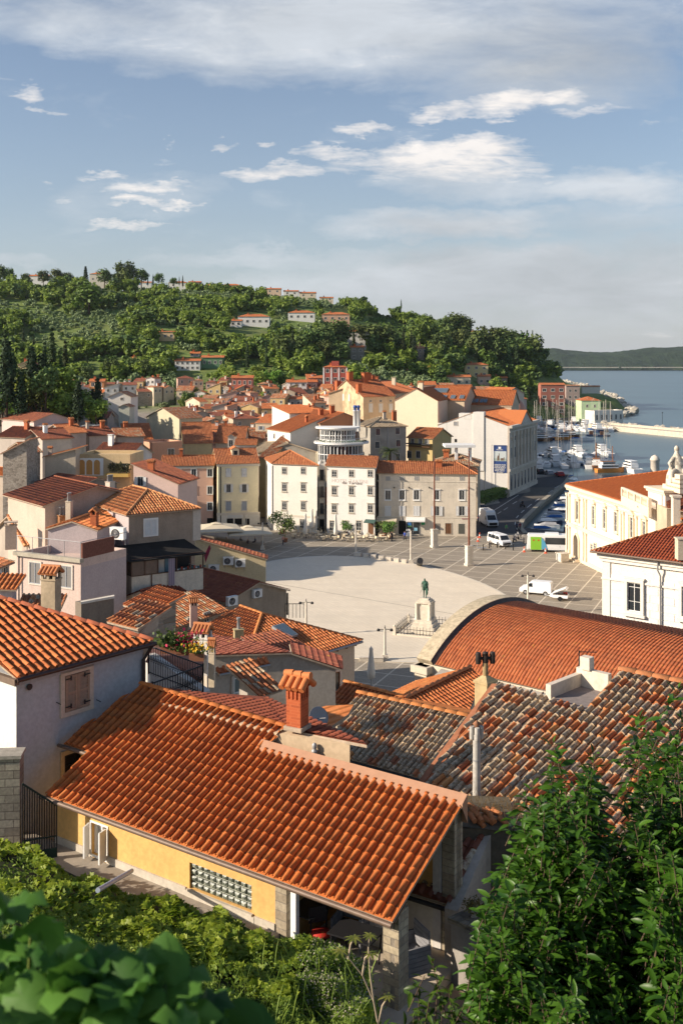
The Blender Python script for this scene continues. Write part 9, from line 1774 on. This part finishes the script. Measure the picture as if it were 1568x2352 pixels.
def vineslope():
 """leafy slope between the camera and the yellow house"""
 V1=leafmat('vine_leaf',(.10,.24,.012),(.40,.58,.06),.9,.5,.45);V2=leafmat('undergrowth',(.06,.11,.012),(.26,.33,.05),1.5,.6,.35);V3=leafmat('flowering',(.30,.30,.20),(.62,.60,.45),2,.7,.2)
 A=[];B=[];C=[];top=[(-80,1905),(0,1912),(40,1925),(110,1965),(190,2005),(270,2035),(330,2055),(400,2070),(470,2090),(500,2075),(560,2115),(640,2145),(700,2150),(780,2170),(830,2200),(850,2260),(870,2350),(900,2500)]
 for i in range(21000):
  u=rv.uniform(-60,875);vt=pl(u,top);v=vt+(rv.random()**1.25)*(2440-vt)*.98+8
  if v<vt+4:continue
  t=min(1,(v-vt)/260);zt=20.75+.6*mnoise.noise(Vector((u*.012,v*.01,0)))+t*2.0;Y=F*(H-zt)/(v-832);p=W(u,v,Y);nz=mnoise.noise(Vector((p.x*1.1,p.y*1.1,3)));p.z+=nz*.35;d=Vector((rv.gauss(-.4,.7),rv.gauss(-.3,.7),rv.gauss(.0,.4)))
  k=mnoise.noise(Vector((p.x*.5,p.y*.5,8)))
  fl_=(u-790)**2/110**2+(v-2250)**2/95**2<1
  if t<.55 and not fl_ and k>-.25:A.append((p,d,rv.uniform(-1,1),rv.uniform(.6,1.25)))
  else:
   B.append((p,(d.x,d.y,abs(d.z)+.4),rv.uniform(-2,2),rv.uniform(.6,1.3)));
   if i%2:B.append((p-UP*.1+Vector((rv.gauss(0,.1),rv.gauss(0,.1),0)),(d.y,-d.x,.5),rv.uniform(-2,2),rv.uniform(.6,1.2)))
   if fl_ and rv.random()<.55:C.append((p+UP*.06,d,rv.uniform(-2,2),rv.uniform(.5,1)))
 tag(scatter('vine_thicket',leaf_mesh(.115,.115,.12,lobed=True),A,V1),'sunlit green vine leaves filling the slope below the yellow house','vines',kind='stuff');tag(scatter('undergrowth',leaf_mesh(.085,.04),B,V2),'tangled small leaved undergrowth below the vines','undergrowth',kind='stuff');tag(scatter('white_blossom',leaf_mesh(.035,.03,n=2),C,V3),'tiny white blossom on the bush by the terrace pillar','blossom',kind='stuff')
 st=[]
 for i in range(220):u=rv.uniform(250,860);v=rv.uniform(2180,2380);Y=F*(H-22.6)/(v-832);p=W(u,v,Y);st.append((p-UP*.2,(rv.gauss(0,.3),rv.gauss(0,.3),1),rv.uniform(-2,2),rv.uniform(.7,1.5)))
 tag(scatter('tall_grass',leaf_mesh(.32,.012),st,V2),'thin grass stems among the undergrowth','grass',kind='stuff')
 heightp=[]
 m=MB();n=40;P=[]
 for j,vv in enumerate((0,60,140,260,480)):
  for i in range(n+1):u=-80+i*(980/n);v=pl(u,top)+14+vv;zt=20.35+min(1,vv/260)*1.9;P.append(W(u,v,F*(H-zt)/(v-832)))
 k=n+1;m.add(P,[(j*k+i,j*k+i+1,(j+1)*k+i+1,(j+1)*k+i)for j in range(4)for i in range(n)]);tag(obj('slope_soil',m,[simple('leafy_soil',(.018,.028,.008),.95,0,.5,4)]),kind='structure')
vineslope()
def shrub(name,label,shoots,mat,L=.10,Wd=.034,seed=1,dens=1.0,spread=.17):
 """laurel-like shrub: each shoot is an upright whorled twig"""
 T=T_(name,label,'shrub',(shoots[0][0].x,shoots[0][0].y,shoots[0][0].z-3));rg=random.Random(seed);items=[];tw=MB(T)
 for p,h in shoots:
  lean=Vector((rg.gauss(0,.38),rg.gauss(0,.38),1)).normalized();base=p-lean*h;tw.tube([base-UP*.12,p],[.006,.003],4)
  n=int(h/.045*dens*2.3)
  for i in range(n):
   t=i/n;q=base+lean*h*t;a=i*2.4+rg.uniform(-.4,.4);el=rg.uniform(-.25,.35)+.85*t**3;s=(1-.25*t)*rg.uniform(.8,1.2);items.append((q+Vector((rg.gauss(0,.01),rg.gauss(0,.01),0)),(math.cos(a)*math.cos(el),math.sin(a)*math.cos(el),math.sin(el)),rg.uniform(-.9,.9),s*rg.choice([.7,1,1,1.15])))
 o=scatter('foliage',leaf_mesh(L,Wd,.18),items,mat);o.data.transform(T.inv);o.parent=T.e;obj('twigs',tw,[M_bark],T);return T
LM=leafmat('laurel_leaf',(.016,.065,.006),(.09,.21,.018),1.2,.4,.35)
edge=[(1095,2352),(1080,2280),(1085,2230),(1120,2160),(1085,2110),(1110,2060),(1150,2000),(1170,1930),(1200,1880),(1185,1830),(1215,1760),(1268,1700),(1330,1760),(1350,1722),(1400,1770),(1420,1860),(1450,1800),(1440,1680),(1475,1640),(1500,1700),(1510,1780),(1535,1700),(1560,1570),(1600,1500),(1700,1500)]
sh_=[];rs=random.Random(44);hh_=[(e,0)for e in edge]
def inside(u,v):
 """left boundary of the shrub mass as a function of height"""
 lb=pl(v,[(1560,1600),(1640,1500),(1700,1450),(1760,1330),(1800,1260),(1860,1205),(1950,1170),(2010,1150),(2060,1115),(2120,1090),(2200,1095),(2240,1080),(2400,1085)]);tb=1700 if u<1300 else 1730;
 if(u-1425)**2/62**2+(v-1790)**2/110**2<1 or v<1690:return False
 return u>lb+8 and not(1300<u<1425 and v<1850 and(u-1360)**2/40**2>(v-1700)/160)and(v>1790 or u<1420 or rs.random()<.35)
for i in range(3000):
 u=rs.uniform(1080,1900);v=2440-(2440-1640)*rs.random()**.85
 if not inside(u,v):continue
 dpt=9.6-1.9*min(1,(v-1640)/700)+rs.uniform(-.35,.9);k=mnoise.noise(Vector((u*.012,v*.012,2)));dpt+=k*.9
 sh_.append((W(u,v,dpt),rs.uniform(.25,.42)))
for(u,v,y)in((1268,1700,9.3),(1275,1740,9.2),(1255,1765,9.3),(1360,1722,9.4),(1352,1765,9.3),(1475,1640,9.2),(1480,1680,9.1),(1468,1720,9.1),(1560,1575,9.0),(1565,1640,9.0),(1550,1700,9.0),(1225,1800,9.3),(1100,2215,8.8)):sh_.append((W(u,v,y),.5))
shrub('laurel_shrub','large green laurel shrub filling the lower right corner',sh_,LM,.125,.046,3)
sm=[(W(u,v,8.2+rs.uniform(-.2,.2)),rs.uniform(.2,.4))for u,v in((990,2205),(975,2240),(1005,2250),(960,2270),(1030,2275),(985,2300),(1015,2310),(950,2330),(1050,2330),(1000,2350),(1070,2300),(1090,2340),(930,2345),(870,2350),(1040,2370),(980,2380))];shrub('laurel_sapling','young laurel shoot standing in front of the terrace floor',sm,LM,.11,.036,9)
T=T_('sapling','thin pale stemmed sapling left of the stone pillar','sapling',W(860,2380,12),0);m=MB(T);it=[]
for pts in(((868,2352),(858,2300),(832,2240),(800,2200),(782,2185)),((858,2300),(850,2240),(846,2180),(848,2150)),((832,2240),(838,2200),(852,2190)),((868,2352),(878,2310),(890,2290)),((800,2200),(805,2170),(812,2155))):
 P=[W(u,v,15.0)for u,v in pts];m.tube(P,[.018-.003*i for i in range(len(P))],5)
 for k in range(9):a=k*.7;it.append((P[-1],(math.cos(a),math.sin(a),.15),0,rs.uniform(.8,1.2)))
obj('stem',m,[simple('pale_bark',(.35,.28,.2),.9)],T);o=scatter('leaves',leaf_mesh(.13,.035),it,leafmat('sapling_leaf',(.10,.16,.02),(.28,.32,.06),1,.5,.3));o.data.transform(T.inv);o.parent=T.e
T=T_('foreground_vine','large blurred heart shaped leaves close to the camera at lower left','vine',W(150,2330,2.0),0);it=[]
FT=[(-60,2030),(0,2040),(75,2070),(125,2100),(165,2140),(200,2165),(310,2175),(400,2215),(475,2245),(500,2300),(560,2360),(700,2420)]
for i in range(420):
 u=rs.uniform(-60,640);vt=pl(u,FT);v=vt+rs.random()**.9*(2420-vt)+30;Y=rs.uniform(1.75,2.6)
 it.append((W(u,v,Y),(rs.gauss(0,.8),rs.gauss(-.5,.5),rs.gauss(-.1,.45)),rs.uniform(-.9,.9),rs.uniform(.45,1.0)))
for u,v in((30,2060),(200,2180),(300,2190),(400,2230),(360,2290),(450,2290)):it.append((W(u,v,1.9),(.3,-.6,.1),.3,.95))
_O=((0,0),(.25,-.25),(.55,-.22),(.72,.1),(.62,.5),(.32,.85),(0,1.08),(-.32,.85),(-.62,.5),(-.72,.1),(-.55,-.22),(-.25,-.25));RL=([(0,.05,.0)]+[(x*.04,y*.048+.03,.010-.004*(i%2)*2)for i,(x,y)in enumerate(_O)]+[(x*.07*(1+.06*(i%3)),y*.085+.03,(.008 if i%2 else-.014)-abs(x)*.012)for i,(x,y)in enumerate(_O)],[(0,i+1,(i+1)%12+1)for i in range(12)]+[(i+1,i+13,(i+1)%12+13,(i+1)%12+1)for i in range(12)])
o=scatter('leaves',RL,it,leafmat('round_leaf',(.03,.09,.012),(.14,.27,.04),3,.6,.35));o.data.transform(T.inv);o.parent=T.e
m=MB(T)
for i in range(14):u=rs.uniform(0,560);v=max(pl(u,FT)+60,2150);m.tube([W(u,v,2.2),W(u+rs.uniform(-60,60),2450,2.3)],.0035,4)
obj('stems',m,[GM['bush']],T)
T=T_('metal_pole','pale grey pole lying across the vines beside the path','pole',W(301,2003,23.6),0);m=MB(T);m.tube([W(303,2000,23.4),W(225,2045,20.5)],.05,8);obj('pole',m,[simple('pale_blue_metal',(.35,.40,.46),.4)],T)
# ------------------------------------------------------------ air
m=MB();m.box((-1800,-30,-9),(3600,5600,190));hz=obj('haze',m,None);tag(hz,'thin blue grey summer haze over the bay','haze',kind='stuff')
hm=bpy.data.materials.new('haze');hm.use_nodes=True;N=hm.node_tree.nodes;N.clear();o_=N.new('ShaderNodeOutputMaterial');pv=N.new('ShaderNodeVolumePrincipled');hm.node_tree.links.new(pv.outputs[0],o_.inputs['Volume'])
pv.inputs['Color'].default_value=(.80,.88,1,1);pv.inputs['Density'].default_value=.00003;pv.inputs['Anisotropy'].default_value=.3;hz.data.materials.clear();hz.data.materials.append(hm)
